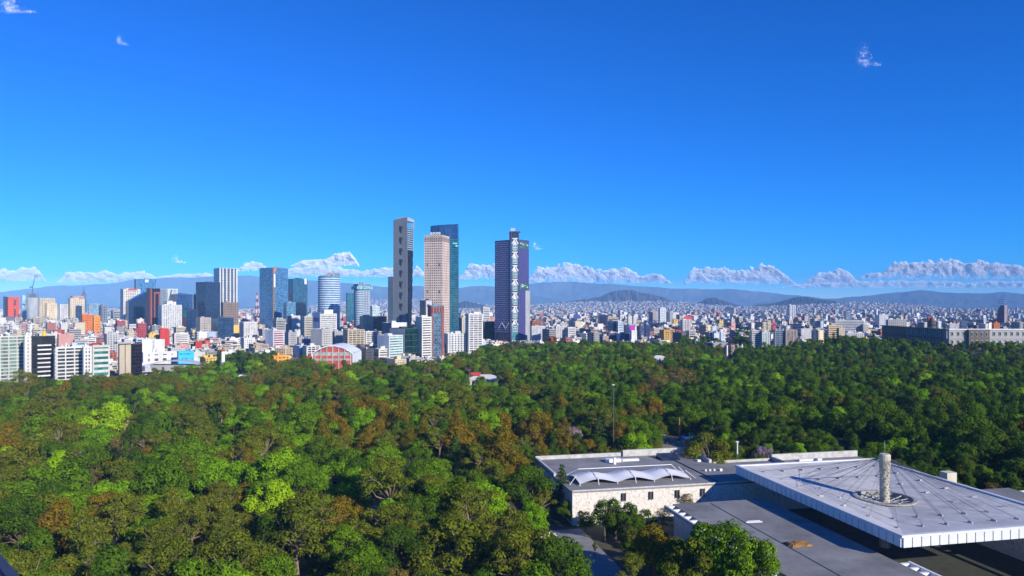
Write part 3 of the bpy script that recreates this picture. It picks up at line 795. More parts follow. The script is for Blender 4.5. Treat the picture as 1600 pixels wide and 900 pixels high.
# auditorium
d0 = 900; cx0 = wx(520, d0); wd = (551 - 489) / F * d0; zt = wz(541, d0); ze = wz(553, d0)
t = thing('sports_hall', 'barrel-roofed hall with red and white striped front', 'hall', (cx0, d0, 0))
k = 20
def hallz(u): return ze + (zt - ze) * (1 - (2 * u - 1) ** 2)
w = MB(); pr = [(-wd / 2 + wd * i / k, hallz(i / k)) for i in range(k + 1)]
for i in range(k):
    (x0, z0), (x1, z2) = pr[i], pr[i + 1]
    w.add([(x0, -1.5, z0), (x1, -1.5, z2), (x1, 50, z2), (x0, 50, z0), (x0, -1.5, z0 + 1.3), (x1, -1.5, z2 + 1.3), (x1, 50, z2 + 1.3), (x0, 50, z0 + 1.3)], [[3, 2, 1, 0], [4, 5, 6, 7], [0, 1, 5, 4], [2, 3, 7, 6]])
w.box((-wd / 2 - .4, 24, -.3), (.8, 50, ze + 1)); w.box((wd / 2 + .4, 24, -.3), (.8, 50, ze + 1))
w.build('roof', wall_mat((.74, .78, .80)), t)
zb = [0, 18, 23.5, 28, zt + 1]
stripes = [(0, 15.0, 'r'), (15.0, 17.5, 'g'), (17.5, 21.0, 'r'), (21.0, 25.5, 'g'), (25.5, zt + 2, 'r')]
for z0, z2, c in stripes:
    pts = []
    us = [i / k for i in range(k + 1)]
    w = MB(); any_ = False
    for i in range(k):
        x0, x1 = pr[i][0], pr[i + 1][0]
        h0, h1 = min(z2, pr[i][1] - .8), min(z2, pr[i + 1][1] - .8)
        if max(h0, h1) <= z0 + .1: continue
        h0, h1 = max(h0, z0 + .01), max(h1, z0 + .01)
        w.hexa([(x0, 0), (x1, 0), (x1, .6), (x0, .6)], z0, 0, 0, [h0, h1, h1, h0]); any_ = True
    if any_: w.build('red_panel' if c == 'r' else 'window_band', wall_mat((.60, .10, .075)) if c == 'r' else glass_mat((.38, .38, .34), .4, .4), t)
for i in (1, 4, 7, 10, 13, 16, 19):
    w = MB(); w.box((pr[i][0], -.5, -.3), (.8, .9, pr[i][1] - .2)); w.build('pier', wall_mat(OFFW), t)
HEROES.append((487, 553, 570, d0)); FOOT.append((cx0, d0 + 25, 38))
# ------------------------------------------------------------------ the three tall towers in the middle
# concrete open-book tower with a folded glass side
d0 = 1235
C, a, b, la, lb = footprint(614.5, 636, 647, d0)
zc, zl, zr = wz(339, d0), wz(343, d0), wz(341, d0)
t = thing('skyscraper', 'tallest tower, grey raw-concrete wall with stacked openings and folded glass side', 'skyscraper', (C[0], C[1], 0))
HEROES.append((608, 647, 503, d0)); FOOT.append((C[0] - 5, C[1] + 20, 40))
m_cw = wall_mat((.16, .185, .225), .9, .16, .06)
w = MB(); w.hexa(quad(a, b, la, 1.6), -.3, 0, 0, [zc, zc, zl, zl]); w.build('concrete_wall', m_cw, t)
# folded glass flank: triangulated surface going down in facets
fr = side_frames(a, b, la, lb)
A_, B_ = Vector(a), Vector(b)
w = MB()
z_open = wz(390, d0)
levels = [0, .17, .34, .5, .62, .74]
n = 24
for i in range(n):
    z0, z2 = z_open * i / n, z_open * (i + 1) / n
    def shrink(z): return lb * (.60 + .30 * (z / z_open)) + (.8 if int(z / z_open * n) % 2 else -.5)
    q0 = [A_ * .6 + B_ * 1.6, A_ * .6 + B_ * shrink(z0), A_ * (la * .75) + B_ * shrink(z0), A_ * la * .9 + B_ * 1.6]
    q1 = [A_ * .6 + B_ * 1.6, A_ * .6 + B_ * shrink(z2), A_ * (la * .75) + B_ * shrink(z2), A_ * la * .9 + B_ * 1.6]
    w.add([(p.x, p.y, z0) for p in q0] + [(p.x, p.y, z2) for p in q1], [[0, 1, 5, 4], [1, 2, 6, 5], [2, 3, 7, 6], [3, 0, 4, 7]])
w.build('folded_glass', glass_mat((.016, .026, .05), .15, .6), t)
# open louvred upper part
w = MB(); w.hexa([tuple(A_ * .8 + B_ * 1.6), tuple(A_ * .8 + B_ * (lb - 2)), tuple(A_ * la * .75 + B_ * (lb - 2)), tuple(A_ * la * .9 + B_ * 1.6)], z_open - .5, wz(354, d0)); w.build('upper_glazing', glass_mat((.05, .12, .20), .15, .4), t)
w = MB()
for i in range(11):
    zz = z_open + i * (wz(353, d0) - z_open) / 11
    w.hexa([tuple(A_ * .1 + B_ * 1.6), tuple(A_ * .1 + B_ * (lb - .6)), tuple(A_ * la * .72 + B_ * (lb - .6)), tuple(A_ * la * .72 + B_ * 1.6)], zz, zz + 1.3)
stuff(w.build('louvres', wall_mat((.40, .46, .52)), t))
# crown frame: open portal at the top
w = MB()
w.hexa([tuple(A_ * .05 + B_ * 1.6), tuple(A_ * .05 + B_ * lb), tuple(A_ * la * .7 + B_ * lb), tuple(A_ * la * .7 + B_ * 1.6)], wz(345, d0), 0, 0, [zc, zr, zr, zc])
w.build('crown', wall_mat((.44, .47, .5)), t)
w = MB(); w.hexa([tuple(A_ * .1 + B_ * (lb - 1.4)), tuple(A_ * .1 + B_ * (lb - .1)), tuple(A_ * 4 + B_ * (lb - .1)), tuple(A_ * 4 + B_ * (lb - 1.4))], wz(356, d0), wz(345, d0) + .1); w.build('crown_post', wall_mat((.44, .47, .5)), t)
# openings in the concrete wall: a column of dark triple slots
k = 0
rg = random.Random(11)
ztop = zc - 15
for i in range(11):
    zz = ztop - i * 18.6
    for s, hh, wd_ in ((.49, 9.0, 1.5), (.40, 12.0, 1.7), (.33, 5.5, .9)):
        ww = MB(); L_ = fr[0][3]; wall_box(ww, fr[0], L_ * s, L_ * s + wd_ * 1.3, zz - hh, zz, -.3, .14)
        ww.build('opening', glass_mat((.02, .022, .03), .4), t)
w = MB()
for i in range(46):
    zz = zc - 10 - i * 4.7
    wall_box(w, fr[0], fr[0][3] * .10, fr[0][3] * .10 + .8, zz, zz + 1.8, -.3, .1)
    wall_box(w, fr[0], fr[0][3] * .26, fr[0][3] * .26 + .6, zz, zz + 1.4, -.3, .1)
stuff(w.build('slit_windows', glass_mat((.06, .065, .07), .4), t))
# second, lower concrete wing at the left
w = MB(); w.hexa([tuple(A_ * (la - .5) - B_ * 2), tuple(A_ * (la - .5) + B_ * 9), tuple(A_ * (la + 9) + B_ * 9), tuple(A_ * (la + 9) - B_ * 2)], -.3, wz(432, d0)); w.build('side_wing', wall_mat((.10, .14, .19), .5), t)

# curved teal-blue glass tower behind the beige one
d0 = 1345
t = thing('skyscraper', 'curved blue-green glass tower behind the beige tower', 'skyscraper', (wx(694, d0), d0, 0))
HEROES.append((673, 716, 517, d0)); FOOT.append((wx(694, d0), d0 + 15, 34))
m_ = d0 / F
nseg = 14
front = []
for i in range(nseg + 1):                        # bowed front facing left, then a flat right flank
    u = i / nseg
    front.append(((-21 + 33 * u) * m_, -7.0 * m_ * math.sin(math.pi * min(u * .75 + .1, 1)) ))
plan = front + [(21.2 * m_, -1.5 * m_), (21.2 * m_, 18 * m_), (-21 * m_, 18 * m_)]
k = len(plan)
ztf = [wz(354 - 3.2 * max(0, (p[0] / m_ + 21) / 42), d0) for p in plan]
w = MB(); w.hexa(plan, -.3, 0, 0, ztf); w.build('glazing', glass_mat((.012, .085, .13), .10, .55), t)
w = MB()
for i in range(54):
    zz = 6 + i * 4.15
    if zz > min(ztf) - 3: break
    w.hexa([(p[0] * 1.008, p[1] * 1.02 - .1) for p in plan], zz, zz + .75)
stuff(w.build('floor_bands', wall_mat((.03, .15, .22), .4), t))
w = MB()
for i in range(len(plan) - 2):
    p = plan[i]; w.box((p[0], p[1] - .15, 0), (.5, .6, ztf[i] - .2))
for i in range(8): w.box((21.2 * m_ + .05, -1.5 * m_ + i * 2.6 * m_, 0), (.6, .5, ztf[-2] - .3))
stuff(w.build('mullions', wall_mat((.04, .12, .22), .4), t))
w = MB(); w.hexa([(p[0] * 1.012, p[1] * 1.03 - .2) for p in plan], wz(374, d0), 0, 0, [z + .8 for z in ztf]); w.build('crown_glazing', glass_mat((.018, .05, .15), .12, .5), t)
for x0, x1, zr_ in ((13.5, 20.5, 381.5), (18, 21.4, 385.5)):
    w = MB(); w.hexa([(x0 * m_, -3.9 * m_), (x1 * m_, -1.9 * m_), (x1 * m_, -1.0 * m_), (x0 * m_, -1.0 * m_)], wz(zr_, d0), wz(zr_ - 2, d0)); w.build('teal_panel', wall_mat((.22, .62, .58)), t)  # pale teal panels at the right of the front

# beige tower with punched windows and a roof sign
rt, C, a, b, la, lb, z1, d = B('skyscraper', 'beige stone tower with rows of small dark windows and white rooftop lettering', 'skyscraper', 663, 692, 702, 368, 521, 'grid', (.64, .51, .435), (.05, .04, .04), d=1250, fh=4.2, bw=3.3, nroof=0)
w = MB()
for fr in side_frames(a, b, la, lb):
    nbb = int(fr[3] / 1.9)
    for i in range(nbb): wall_box(w, fr, fr[3] * (i + .15) / nbb, fr[3] * (i + .6) / nbb, z1 - 10, z1 - 2.5, .26, .42)
stuff(w.build('top_louvres', wall_mat((.20, .17, .17)), rt))
fr = side_frames(a, b, la, lb)[0]
for zz in (wz(414, d), wz(456, d)):
    for s in (.14, .80):
        w = MB(); wall_box(w, fr, fr[3] * s, fr[3] * s + 2.4, zz - 2.4, zz + 2.4, .2, .4); w.build('vent_panel', glass_mat((.09, .09, .10), .5), rt)
fc = bpy.data.curves.new('sign_letters', 'FONT'); fc.body = 'anxe'; fc.size = 9.2; fc.extrude = .5; fc.align_x = 'CENTER'; fc.space_character = 1.05; fc.offset = .12
tmp = bpy.data.objects.new('tmp_text', fc); COL.objects.link(tmp)
dg = bpy.context.evaluated_depsgraph_get()
me = bpy.data.meshes.new_from_object(tmp.evaluated_get(dg)); bpy.data.objects.remove(tmp)
me.materials.clear(); me.materials.append(M_WHITE)
sg = thing('roof_sign', 'white letters standing on the roof of the beige tower', 'sign', (C[0] + a[0] * la * .42 + b[0] * 2, C[1] + a[1] * la * .42 + b[1] * 2, z1 + 1.6))
lt = link('letters', me, sg); lt.rotation_euler = (R(90), 0, math.atan2(-a[1], -a[0])); lt.location = (0, 0, .3)
w = MB(); 
for s in (-8, -3, 3, 8): w.tube([(-a[0] * s, -a[1] * s, -1.6), (-a[0] * s, -a[1] * s, .6)], .18, 5)
w.tube([(-a[0] * 9.5, -a[1] * 9.5, .3), (a[0] * 9.5, a[1] * 9.5, .3)], .2, 5); w.build('support_frame', M_DARK, sg)

# purple-blue lattice tower with a white braced core
d0 = 1475
th = R(40)
t = thing('skyscraper', 'purple-blue tower with lattice skin and a white zigzag braced core', 'skyscraper', (wx(804.5, d0), d0, 0))
HEROES.append((772, 829, 537, d0)); FOOT.append((wx(800, d0), d0 + 30, 46))
k_ = d0 / F
zt = wz(374.5, d0)
def P2(px, dy): return ((px - 804.5) * k_ * (1 + dy / d0), dy)
bodyL = [P2(798, 2), P2(797.8, 34), P2(778, 52), P2(773.5, 28)]
bodyR = [P2(811, 2), P2(826.5, 22), P2(822, 46), P2(811, 34)]
m_lat = glass_mat((.020, .022, .085), .3, .7)
w = MB(); w.hexa(bodyL[::1], -.3, zt); w.build('left_glazing', m_lat, t)
w = MB(); w.hexa(bodyR, -.3, zt + .4); w.build('right_wall', wall_mat((.065, .065, .22), .5, .2), t)
# lattice of raised cells on the left face
p0, p1 = Vector(bodyL[3]), Vector(bodyL[0])
e_ = (p1 - p0); L_ = e_.length; e_.normalize(); n_ = Vector((e_.y, -e_.x))
frL = (p0, e_, n_, L_)
w = MB()
for i in range(44):
    zz = 26 + i * (zt - 28) / 44
    for j in range(11):
        o_ = .5 * (i % 2)
        s0 = L_ * (j + o_) / 11.5
        q = [(s0, zz), (s0 + L_ / 23 * 1.3, zz + 1.0), (s0 + L_ / 23 * 1.3, zz + 3.0), (s0, zz + 2.0)]
        vs = [(*(p0 + e_ * s + n_ * .02), z) for s, z in q] + [(*(p0 + e_ * s + n_ * (.7 if kk in (1, 2) else .12)), z) for kk, (s, z) in enumerate(q)]
        w.add(vs, [[4, 5, 6, 7], [0, 1, 5, 4], [1, 2, 6, 5], [2, 3, 7, 6], [3, 0, 4, 7]])
stuff(w.build('lattice', wall_mat((.30, .30, .58), .5, .1), t))
w = MB()
for i in range(4):
    wall_box(w, frL, L_ * i / 4, L_ * i / 4 + 1.1, 0, zt - 1, .05, .35)
stuff(w.build('mullions', wall_mat((.05, .05, .18), .5), t))
# V braces near the foot of the left face
for s0, s1, za, zb_ in ((.22, .45, 34, 46), (.68, .45, 34, 46), (.68, .9, 34, 46)):
    q0, q1 = p0 + e_ * L_ * s0 + n_ * .9, p0 + e_ * L_ * s1 + n_ * .9
    w = MB(); w.tube([(q0.x, q0.y, za), (q1.x, q1.y, zb_)], .8, 5); w.build('brace', wall_mat((.5, .52, .6)), t)
# small windows on the right wall
r0_, r1_ = Vector(bodyR[0]), Vector(bodyR[1])
e2 = (r1_ - r0_); L2 = e2.length; e2.normalize(); n2 = Vector((e2.y, -e2.x)); frR = (r0_, e2, n2, L2)
w = MB()
for i in range(48):
    for j in range(6):
        wall_box(w, frR, L2 * (j + .3 + .3 * (i % 2)) / 6.6, L2 * (j + .3 + .3 * (i % 2)) / 6.6 + 1.3, 8 + i * 4.1, 9.4 + i * 4.1, -.1, .12)
stuff(w.build('small_windows', glass_mat((.06, .06, .16), .3), t))
for row in (382.5, 447.5):   # sky garden panels
    g = MB(); wall_box(g, frR, L2 * .04, L2 * .96, wz(row + 5.2, d0), wz(row - 5, d0), .1, .4); gp = g.build('sky_garden', glass_mat((.06, .12, .13), .3, .5), t)
    g = MB(); rg = random.Random(int(row))
    for i in range(7):
        s = L2 * rg.uniform(.1, .8); z = wz(row + rg.uniform(-3, 3), d0)
        wall_box(g, frR, s, s + rg.uniform(2, 5), z, z + rg.uniform(1.2, 3.5), .4, .7)
    g.build('planting', [flat_mat('leaf_green', (.12, .32, .08), .8)], gp)
    g = MB()
    for i in range(4):
        s = L2 * rg.uniform(.1, .8); z = wz(row + rg.uniform(-3, 3), d0); wall_box(g, frR, s, s + 3, z, z + 1.6, .5, .75)
    g.build('panel', wall_mat((.75, .78, .8)), gp)
# grey outer lift shaft, right
w = MB(); w.hexa([P2(819.5, 14), P2(827.5, 19), P2(828.5, 30), P2(822, 26)], -.3, wz(454, d0)); w.build('lift_shaft', wall_mat((.36, .37, .38)), t)
# central core: recessed glass, white chevrons and window boxes
c0, c1 = Vector(P2(798.2, 1.0)), Vector(P2(811, 1.0)); e3 = (c1 - c0); L3 = e3.length; e3.normalize(); n3 = Vector((e3.y, -e3.x)); frC = (c0, e3, n3, L3)
w = MB(); wall_box(w, frC, .1, L3 - .1, -.3, wz(363, d0), -14, .0); w.build('core_glazing', glass_mat((.03, .04, .07), .2, .4), t)
for s in (0.0, L3 - 1.5):
    w = MB(); wall_box(w, frC, s, s + 1.5, -.3, wz(362, d0), .05, 1.4); w.build('core_column', wall_mat((.10, .10, .22)), t)
mw = wall_mat((.80, .80, .80))
step = 21.5 * k_
for i in range(7):
    ztop_ = wz(373 + i * 21.2, d0)
    def pt(s, z, o=.9): q = c0 + e3 * L3 * s + n3 * o; return (q.x, q.y, z)
    for s0, s1 in ((.13, .45), (.87, .55)):
        w = MB(); w.tube([pt(s0, ztop_ - 10.5), pt(s1, ztop_ - .5)], 1.25, 6); w.build('chevron_brace', mw, t)
    w = MB(); wall_box(w, frC, L3 * .16, L3 * .84, ztop_ - .6, ztop_ + 1.4, .1, 1.7); wall_box(w, frC, L3 * .30, L3 * .70, ztop_ - 11.5, ztop_ - 1, .1, .6); w.build('core_beam', mw, t)
    if i < 7:
        zz = ztop_ - 12
        g = MB(); wall_box(g, frC, L3 * .22, L3 * .80, zz - 11.5, zz, .05, 1.2); gp = g.build('core_window', glass_mat((.16, .34, .36), .2, .3), t)
        g = MB()
        for q in (0, .52, 1.0): wall_box(g, frC, L3 * .22, L3 * .80, zz - 11.5 + 11 * q, zz - 11.5 + 11 * q + .9, 1.2, 1.6)
        for q in (.22, .50, .77): wall_box(g, frC, L3 * q, L3 * (q + .035), zz - 11.4, zz - .2, 1.2, 1.5)
        g.build('frame', mw, gp)
w = MB(); wall_box(w, frC, L3 * .13, L3 * .87, 0, wz(507, d0), .1, .9); w.build('lobby_glazing', glass_mat((.06, .26, .28), .15, .4), t)
w = MB()
for q in (.13, .36, .6, .84): wall_box(w, frC, L3 * q, L3 * q + .5, 0, wz(507, d0), .9, 1.3)
for q in range(8): wall_box(w, frC, L3 * .13, L3 * .87, q * 5, q * 5 + .5, .9, 1.2)
w.build('lobby_frame', wall_mat((.3, .45, .5)), t)
w = MB(); wall_box(w, frC, -2.5, L3 + 2.5, wz(363, d0), wz(361, d0), -16, 2.6); w.build('crown_roof', wall_mat((.08, .10, .20)), t)
w = MB(); wall_box(w, frC, -4, L3 * .55, wz(375, d0), wz(363, d0), -14, -2); w.build('crown_core', wall_mat((.30, .33, .42)), t)
w = MB()
for q in (0, .2, .4):
    wall_box(w, frC, L3 * q, L3 * q + 2.0, wz(361, d0), wz(356, d0), -9, -5)
w.build('roof_tank', wall_mat((.72, .72, .72)), t)
w = MB(); w.tube([(P2(815, 15)[0], 15, zt), (P2(815, 15)[0], 15, zt + 4.5)], .25, 5); w.build('mast', M_DARK, t)

# --- other buildings at the feet of the tall towers
rt, C, a, b, la, lb, z1, d = B('office_tower', 'brick-red tower with a wide blue-grey glass front', 'tower', 669, 674.5, 693.5, 478, 562, 'glass', (.20, .28, .36), (.09, .15, .22), d=1040, nroof=2)
fr = side_frames(a, b, la, lb)
for f, s0, s1 in ((fr[1], .0, .10), (fr[1], .82, 1.0), (fr[0], .0, 1.0)):
    w = MB(); wall_box(w, f, f[3] * s0, f[3] * s1, -.3, z1 + .3, .1, .9); w.build('brick_pier', wall_mat((.34, .10, .085)), rt)
for i in range(9):
    w = MB(); f = fr[1]; wall_box(w, f, f[3] * i / 9, f[3] * (i + .75) / 9, z1 - 9, z1 - 2, .92, 1.3); w.build('top_panel', wall_mat((.42, .17, .13) if i % 2 else (.20, .07, .07)), rt)
w = MB(); 
for i in range(10):
    for s in (.36, .62): wall_box(w, fr[1], fr[1][3] * s, fr[1][3] * s + 1.0, 8 + i * 6.2, 10 + i * 6.2, .1, .35)
stuff(w.build('small_windows', glass_mat(G_DARK), rt))
rt, C, a, b, la, lb, z1, d = B('office_tower', 'dark tower with a round emblem on its pale front', 'tower', 656, 664, 676, 470, 499, 'glass', (.10, .08, .11), (.03, .02, .035), d=1180)
f = side_frames(a, b, la, lb)[1]; w = MB(); wall_box(w, f, f[3] * .1, f[3] * .9, z1 - 26, z1 + .5, .1, .7); w.build('front_panel', wall_mat((.50, .50, .54)), rt)
q = f[0] + f[1] * f[3] * .4 + f[2] * .7
w = MB(); qq = q + f[2] * .4; w.tube([(q.x, q.y, z1 - 8), (qq.x, qq.y, z1 - 8)], 2.8, 16); w.build('emblem', wall_mat((.07, .08, .18)), rt)
B('office_tower', 'white banded tower left of the brick-red tower', 'tower', 650, 659.5, 674, 496, 561, 'bands', (.76, .74, .68), (.12, .10, .09), d=1020, blank='l', blank_col=LGREY)
rt = B('office_block', 'dark green glass cube with grey side wall', 'office building', 609, 632, 660, 514, 560, 'glass', (.03, .07, .07), (.008, .03, .032), d=1010, blank='l', blank_col=(.42, .42, .43), fh=9, bw=9)
B('apartment_block', 'white building with green glazed bays left of the dark green cube', 'apartment building', 590, 608, 629.5, 525, 560, 'bands', (.68, .72, .72), (.10, .26, .22), d=985, blank='l', blank_col=(.60, .63, .66))
B('office_block', 'white rough block behind the dark green cube', 'office building', 597, 612, 637, 505, 520, 'dots', (.70, .70, .66), OFFW, d=1200, blank='l', blank_col=(.12, .14, .18))
B('apartment_block', 'low white villa block at the tree line below the brick block', 'building', 585, 592, 607, 546, 562, 'bands', (.7, .68, .58), (.1, .1, .1), d=980)
B('apartment_block', 'dark brick low block at the tree line left of the villa block', 'building', 556, 572, 584, 546, 566, 'grid', (.10, .09, .11), (.04, .04, .05), d=960)
B('apartment_tower', 'white apartment tower with stacked balconies, left of the purple tower', 'tower', 728, 733, 753.5, 491, 556, 'balcony', (.78, .77, .73), (.18, .17, .18), d=1130)
B('apartment_block', 'white and black checkered apartment block right of the brick-red tower', 'apartment building', 694, 700, 728, 522, 555, 'grid', (.66, .67, .66), (.05, .06, .06), d=1130, bw=4.5)
B('apartment_block', 'cream and grey twin slab behind the checkered block', 'apartment building', 716, 722, 734, 497, 524, 'piers', (.66, .58, .42), (.25, .3, .28), d=1380)
B('office_block', 'dark glass block left of the purple tower', 'office building', 753, 758, 773, 503, 535, 'glass', (.05, .06, .10), (.02, .02, .05), d=1560)
B('office_block', 'white stepped block behind the dark glass block', 'office building', 752, 755, 765, 481, 502, 'bands', WHITE, G_DARK, d=1900)
B('office_block', 'grey ribbed block at the right foot of the purple tower', 'office building', 829, 831, 852, 510, 537, 'bands', (.58, .59, .60), (.32, .33, .35), d=1440, fh=2.2)
B('apartment_block', 'brick-red arched roof terrace block above the grey ribbed block', 'office building', 829, 832, 846, 502, 511, 'balcony', (.42, .14, .08), (.2, .08, .05), d=1560)

# --- right half of the city
L = [
 ('apartment_block', 'white twin apartment block behind the crane boom', 'apartment building', 866, 869, 886, 510, 530, 'piers', WHITE, (.3, .3, .3), 1440),
 ('apartment_block', 'white block with dark windows joined to the twin apartment block', 'apartment building', 884, 888, 899.5, 512, 530, 'bands', WHITE, (.2, .2, .22), 1430),
 ('office_block', 'plain cream block above the white twin block', 'office building', 896, 899, 911, 503, 515, 'dots', (.70, .64, .48), CREAM, 1750),
 ('office_block', 'dark blue cube left of the plain cream block', 'office building', 888, 891, 897, 502, 514, 'glass', (.03, .04, .12), G_NAVY, 1850),
 ('office_block', 'dark navy slab with a red rooftop dot', 'office building', 934, 937, 952, 493, 508, 'glass', (.05, .04, .10), G_NAVY, 2100),
 ('office_block', 'wide dark blue glass office block', 'office building', 947, 950, 964, 503, 521, 'glass', (.03, .06, .16), (.012, .03, .09), 1700),
 ('office_block', 'white and blue banded block joined to the dark blue office', 'office building', 963, 966, 974, 503, 521, 'bands', (.7, .74, .76), (.06, .16, .3), 1690),
 ('office_block', 'beige penthouse block above the dark blue office', 'office building', 947, 950, 966, 496, 504, 'bands', BEIGE, G_DARK, 1800),
 ('apartment_tower', 'white pair of slim towers right of the dark blue office', 'tower', 980, 982, 987, 494, 510, 'piers', WHITE, LGREY, 1950),
 ('apartment_tower', 'second slim white tower of the pair', 'tower', 988, 990, 994.5, 495, 510, 'piers', WHITE, LGREY, 1950),
 ('office_block', 'low wide royal blue glass block behind the trees', 'office building', 961, 964, 984, 522, 536, 'glass', (.03, .07, .20), (.015, .04, .14), 1420),
 ('office_block', 'dark low block left of the royal blue block', 'office building', 948, 951, 961, 522, 534, 'bands', (.12, .12, .2), G_NAVY, 1440),
 ('office_block', 'white stepped block under the magenta billboard', 'office building', 984, 987, 995, 517, 536, 'dots', (.78, .76, .70), WHITE, 1400),
 ('office_block', 'blue-grey glass pair of blocks right of the magenta billboard', 'office building', 998, 1001, 1006, 509, 529, 'glass', (.2, .24, .36), (.06, .09, .2), 1500),
 ('office_block', 'darker right half of the blue-grey glass pair', 'office building', 1006, 1009, 1016, 508, 529, 'glass', (.12, .16, .28), (.03, .05, .14), 1500),
 ('apartment_tower', 'golden yellow apartment block with a dark brown left side', 'apartment building', 1031, 1038, 1046, 516, 534, 'balcony', (.70, .44, .12), (.22, .12, .04), 1400),
 ('apartment_tower', 'tan right half of the golden yellow block', 'apartment building', 1045, 1047, 1053.5, 515, 530, 'balcony', (.62, .42, .22), (.3, .2, .1), 1440),
 ('apartment_tower', 'tall mosaic-white tower, left of two on the right skyline', 'tower', 1029, 1031.5, 1040, 481, 506, 'grid', (.66, .70, .68), (.1, .14, .18), 2100),
 ('apartment_tower', 'grey tower beside the tall mosaic-white tower', 'tower', 1041, 1047, 1050.5, 488, 506, 'piers', (.42, .42, .46), (.15, .15, .18), 2120),
 ('office_block', 'grey office block left of the mosaic-white tower', 'office building', 1014, 1016, 1028, 486, 504, 'grid', (.46, .42, .40), (.22, .2, .2), 2300),
 ('office_block', 'dark cube in front of the grey office block', 'office building', 1013, 1015, 1020, 488, 500, 'glass', (.03, .03, .10), G_NAVY, 2200),
 ('apartment_tower', 'white tower with dark brown left side and red roof sign', 'tower', 1063, 1067, 1080, 500, 519, 'piers', (.78, .76, .72), (.2, .16, .16), 1650),
 ('office_block', 'bright red low block behind the golden block', 'office building', 1054, 1056, 1064, 516, 522, 'dots', (.60, .06, .06), RED, 1650),
 ('office_block', 'white terrace block right of the bright red low block', 'office building', 1074, 1077, 1087, 517, 530, 'bands', (.62, .6, .56), G_DARK, 1480),
 ('apartment_block', 'pale blue-white twin slabs at the tree line', 'apartment building', 1113, 1116, 1123, 521, 538, 'dots', (.66, .72, .80), LGREY, 1310),
 ('apartment_block', 'white slab beside the pale blue-white slab', 'apartment building', 1125, 1127, 1133, 520, 538, 'bands', (.74, .78, .82), (.3, .33, .38), 1310),
 ('office_block', 'pale green box among the trees right of the golden block', 'building', 1085, 1087, 1093, 533, 543, 'dots', (.55, .66, .55), LGREY, 1260),
 ('apartment_block', 'grey-white apartment block with red roof top at the tree line', 'apartment building', 1171, 1175, 1190, 517, 541, 'bands', (.56, .54, .50), (.16, .16, .16), 1240),
 ('apartment_block', 'greenish white right half of the red-topped block', 'apartment building', 1188, 1191, 1203, 519, 541, 'grid', (.62, .66, .62), (.2, .24, .24), 1230),
 ('apartment_block', 'blue-glazed half of a brown-balconied block at the tree line', 'apartment building', 1209, 1211, 1226, 517, 542, 'balcony', (.30, .32, .38), (.06, .10, .2), 1230),
 ('apartment_block', 'brown-balconied block with red canopy on its roof', 'apartment building', 1225, 1228, 1245, 516, 542, 'balcony', (.52, .42, .34), (.22, .2, .2), 1225),
 ('warehouse', 'blank white cube between the two balcony blocks and the beige tower', 'building', 1250, 1252, 1268.5, 514, 528, 'dots', WHITE, WHITE, 1500),
 ('apartment_tower', 'beige tower with cream flank at the tree line', 'tower', 1292, 1295, 1312, 509, 541, 'bands', (.66, .52, .34), (.24, .14, .08), 1220),
 ('apartment_tower', 'lower cream flank of the beige tree-line tower', 'tower', 1309, 1311, 1320, 513, 541, 'dots', (.74, .60, .42), BEIGE, 1215),
 ('hospital', 'long grey-white banded hospital slab', 'hospital', 1301, 1305, 1350, 501, 521, 'bands', (.56, .56, .54), (.16, .17, .19), 1700),
 ('hospital', 'lower right wing of the long banded slab', 'hospital', 1346, 1349, 1357, 508, 521, 'grid', (.58, .54, .48), (.3, .28, .26), 1680),
 ('office_block', 'white low block below the long banded slab', 'building', 1320, 1323, 1350, 521, 533, 'grid', (.70, .69, .66), (.12, .12, .13), 1330),
 ('office_tower', 'white cube tower right of the long banded slab', 'tower', 1372, 1374, 1387, 492, 510, 'dots', (.78, .77, .74), LGREY, 1900),
 ('apartment_tower', 'blue and white tower alone on the far city line', 'tower', 1230, 1234, 1243, 477, 491, 'piers', (.7, .7, .7), (.1, .14, .24), 2600),
 ('apartment_tower', 'small blue-grey tower above the long banded slab', 'tower', 1319, 1322, 1330, 487, 502, 'glass', (.4, .44, .5), (.14, .18, .26), 2300),
 ('office_block', 'grey grid block behind the castle roof', 'office building', 1384, 1388, 1416, 500, 516, 'grid', (.50, .48, .44), (.14, .13, .13), 1500),
 ('office_block', 'red cube above the castle roof', 'building', 1449, 1451, 1456.5, 497, 509, 'dots', (.62, .05, .06), RED, 1700),
 ('apartment_block', 'orange block above the right part of the castle roof', 'building', 1550, 1553, 1562, 505, 515, 'grid', (.78, .22, .05), (.3, .1, .04), 1500),
 ('office_block', 'grey-blue glass block above the right part of the castle roof', 'office building', 1500, 1502, 1511, 503, 514, 'glass', (.16, .2, .3), (.08, .11, .2), 1650),
 ('office_block', 'white stepped group above the castle roof', 'building', 1482, 1484, 1494, 506, 515, 'bands', WHITE, LGREY, 1500),
]
for nm, lab, cat, xl, xm, xr, yt, yb, st, wc, gc, dd in L:
    B(nm, lab, cat, xl, xm, xr, yt, yb, st, wc, gc, d=dd)
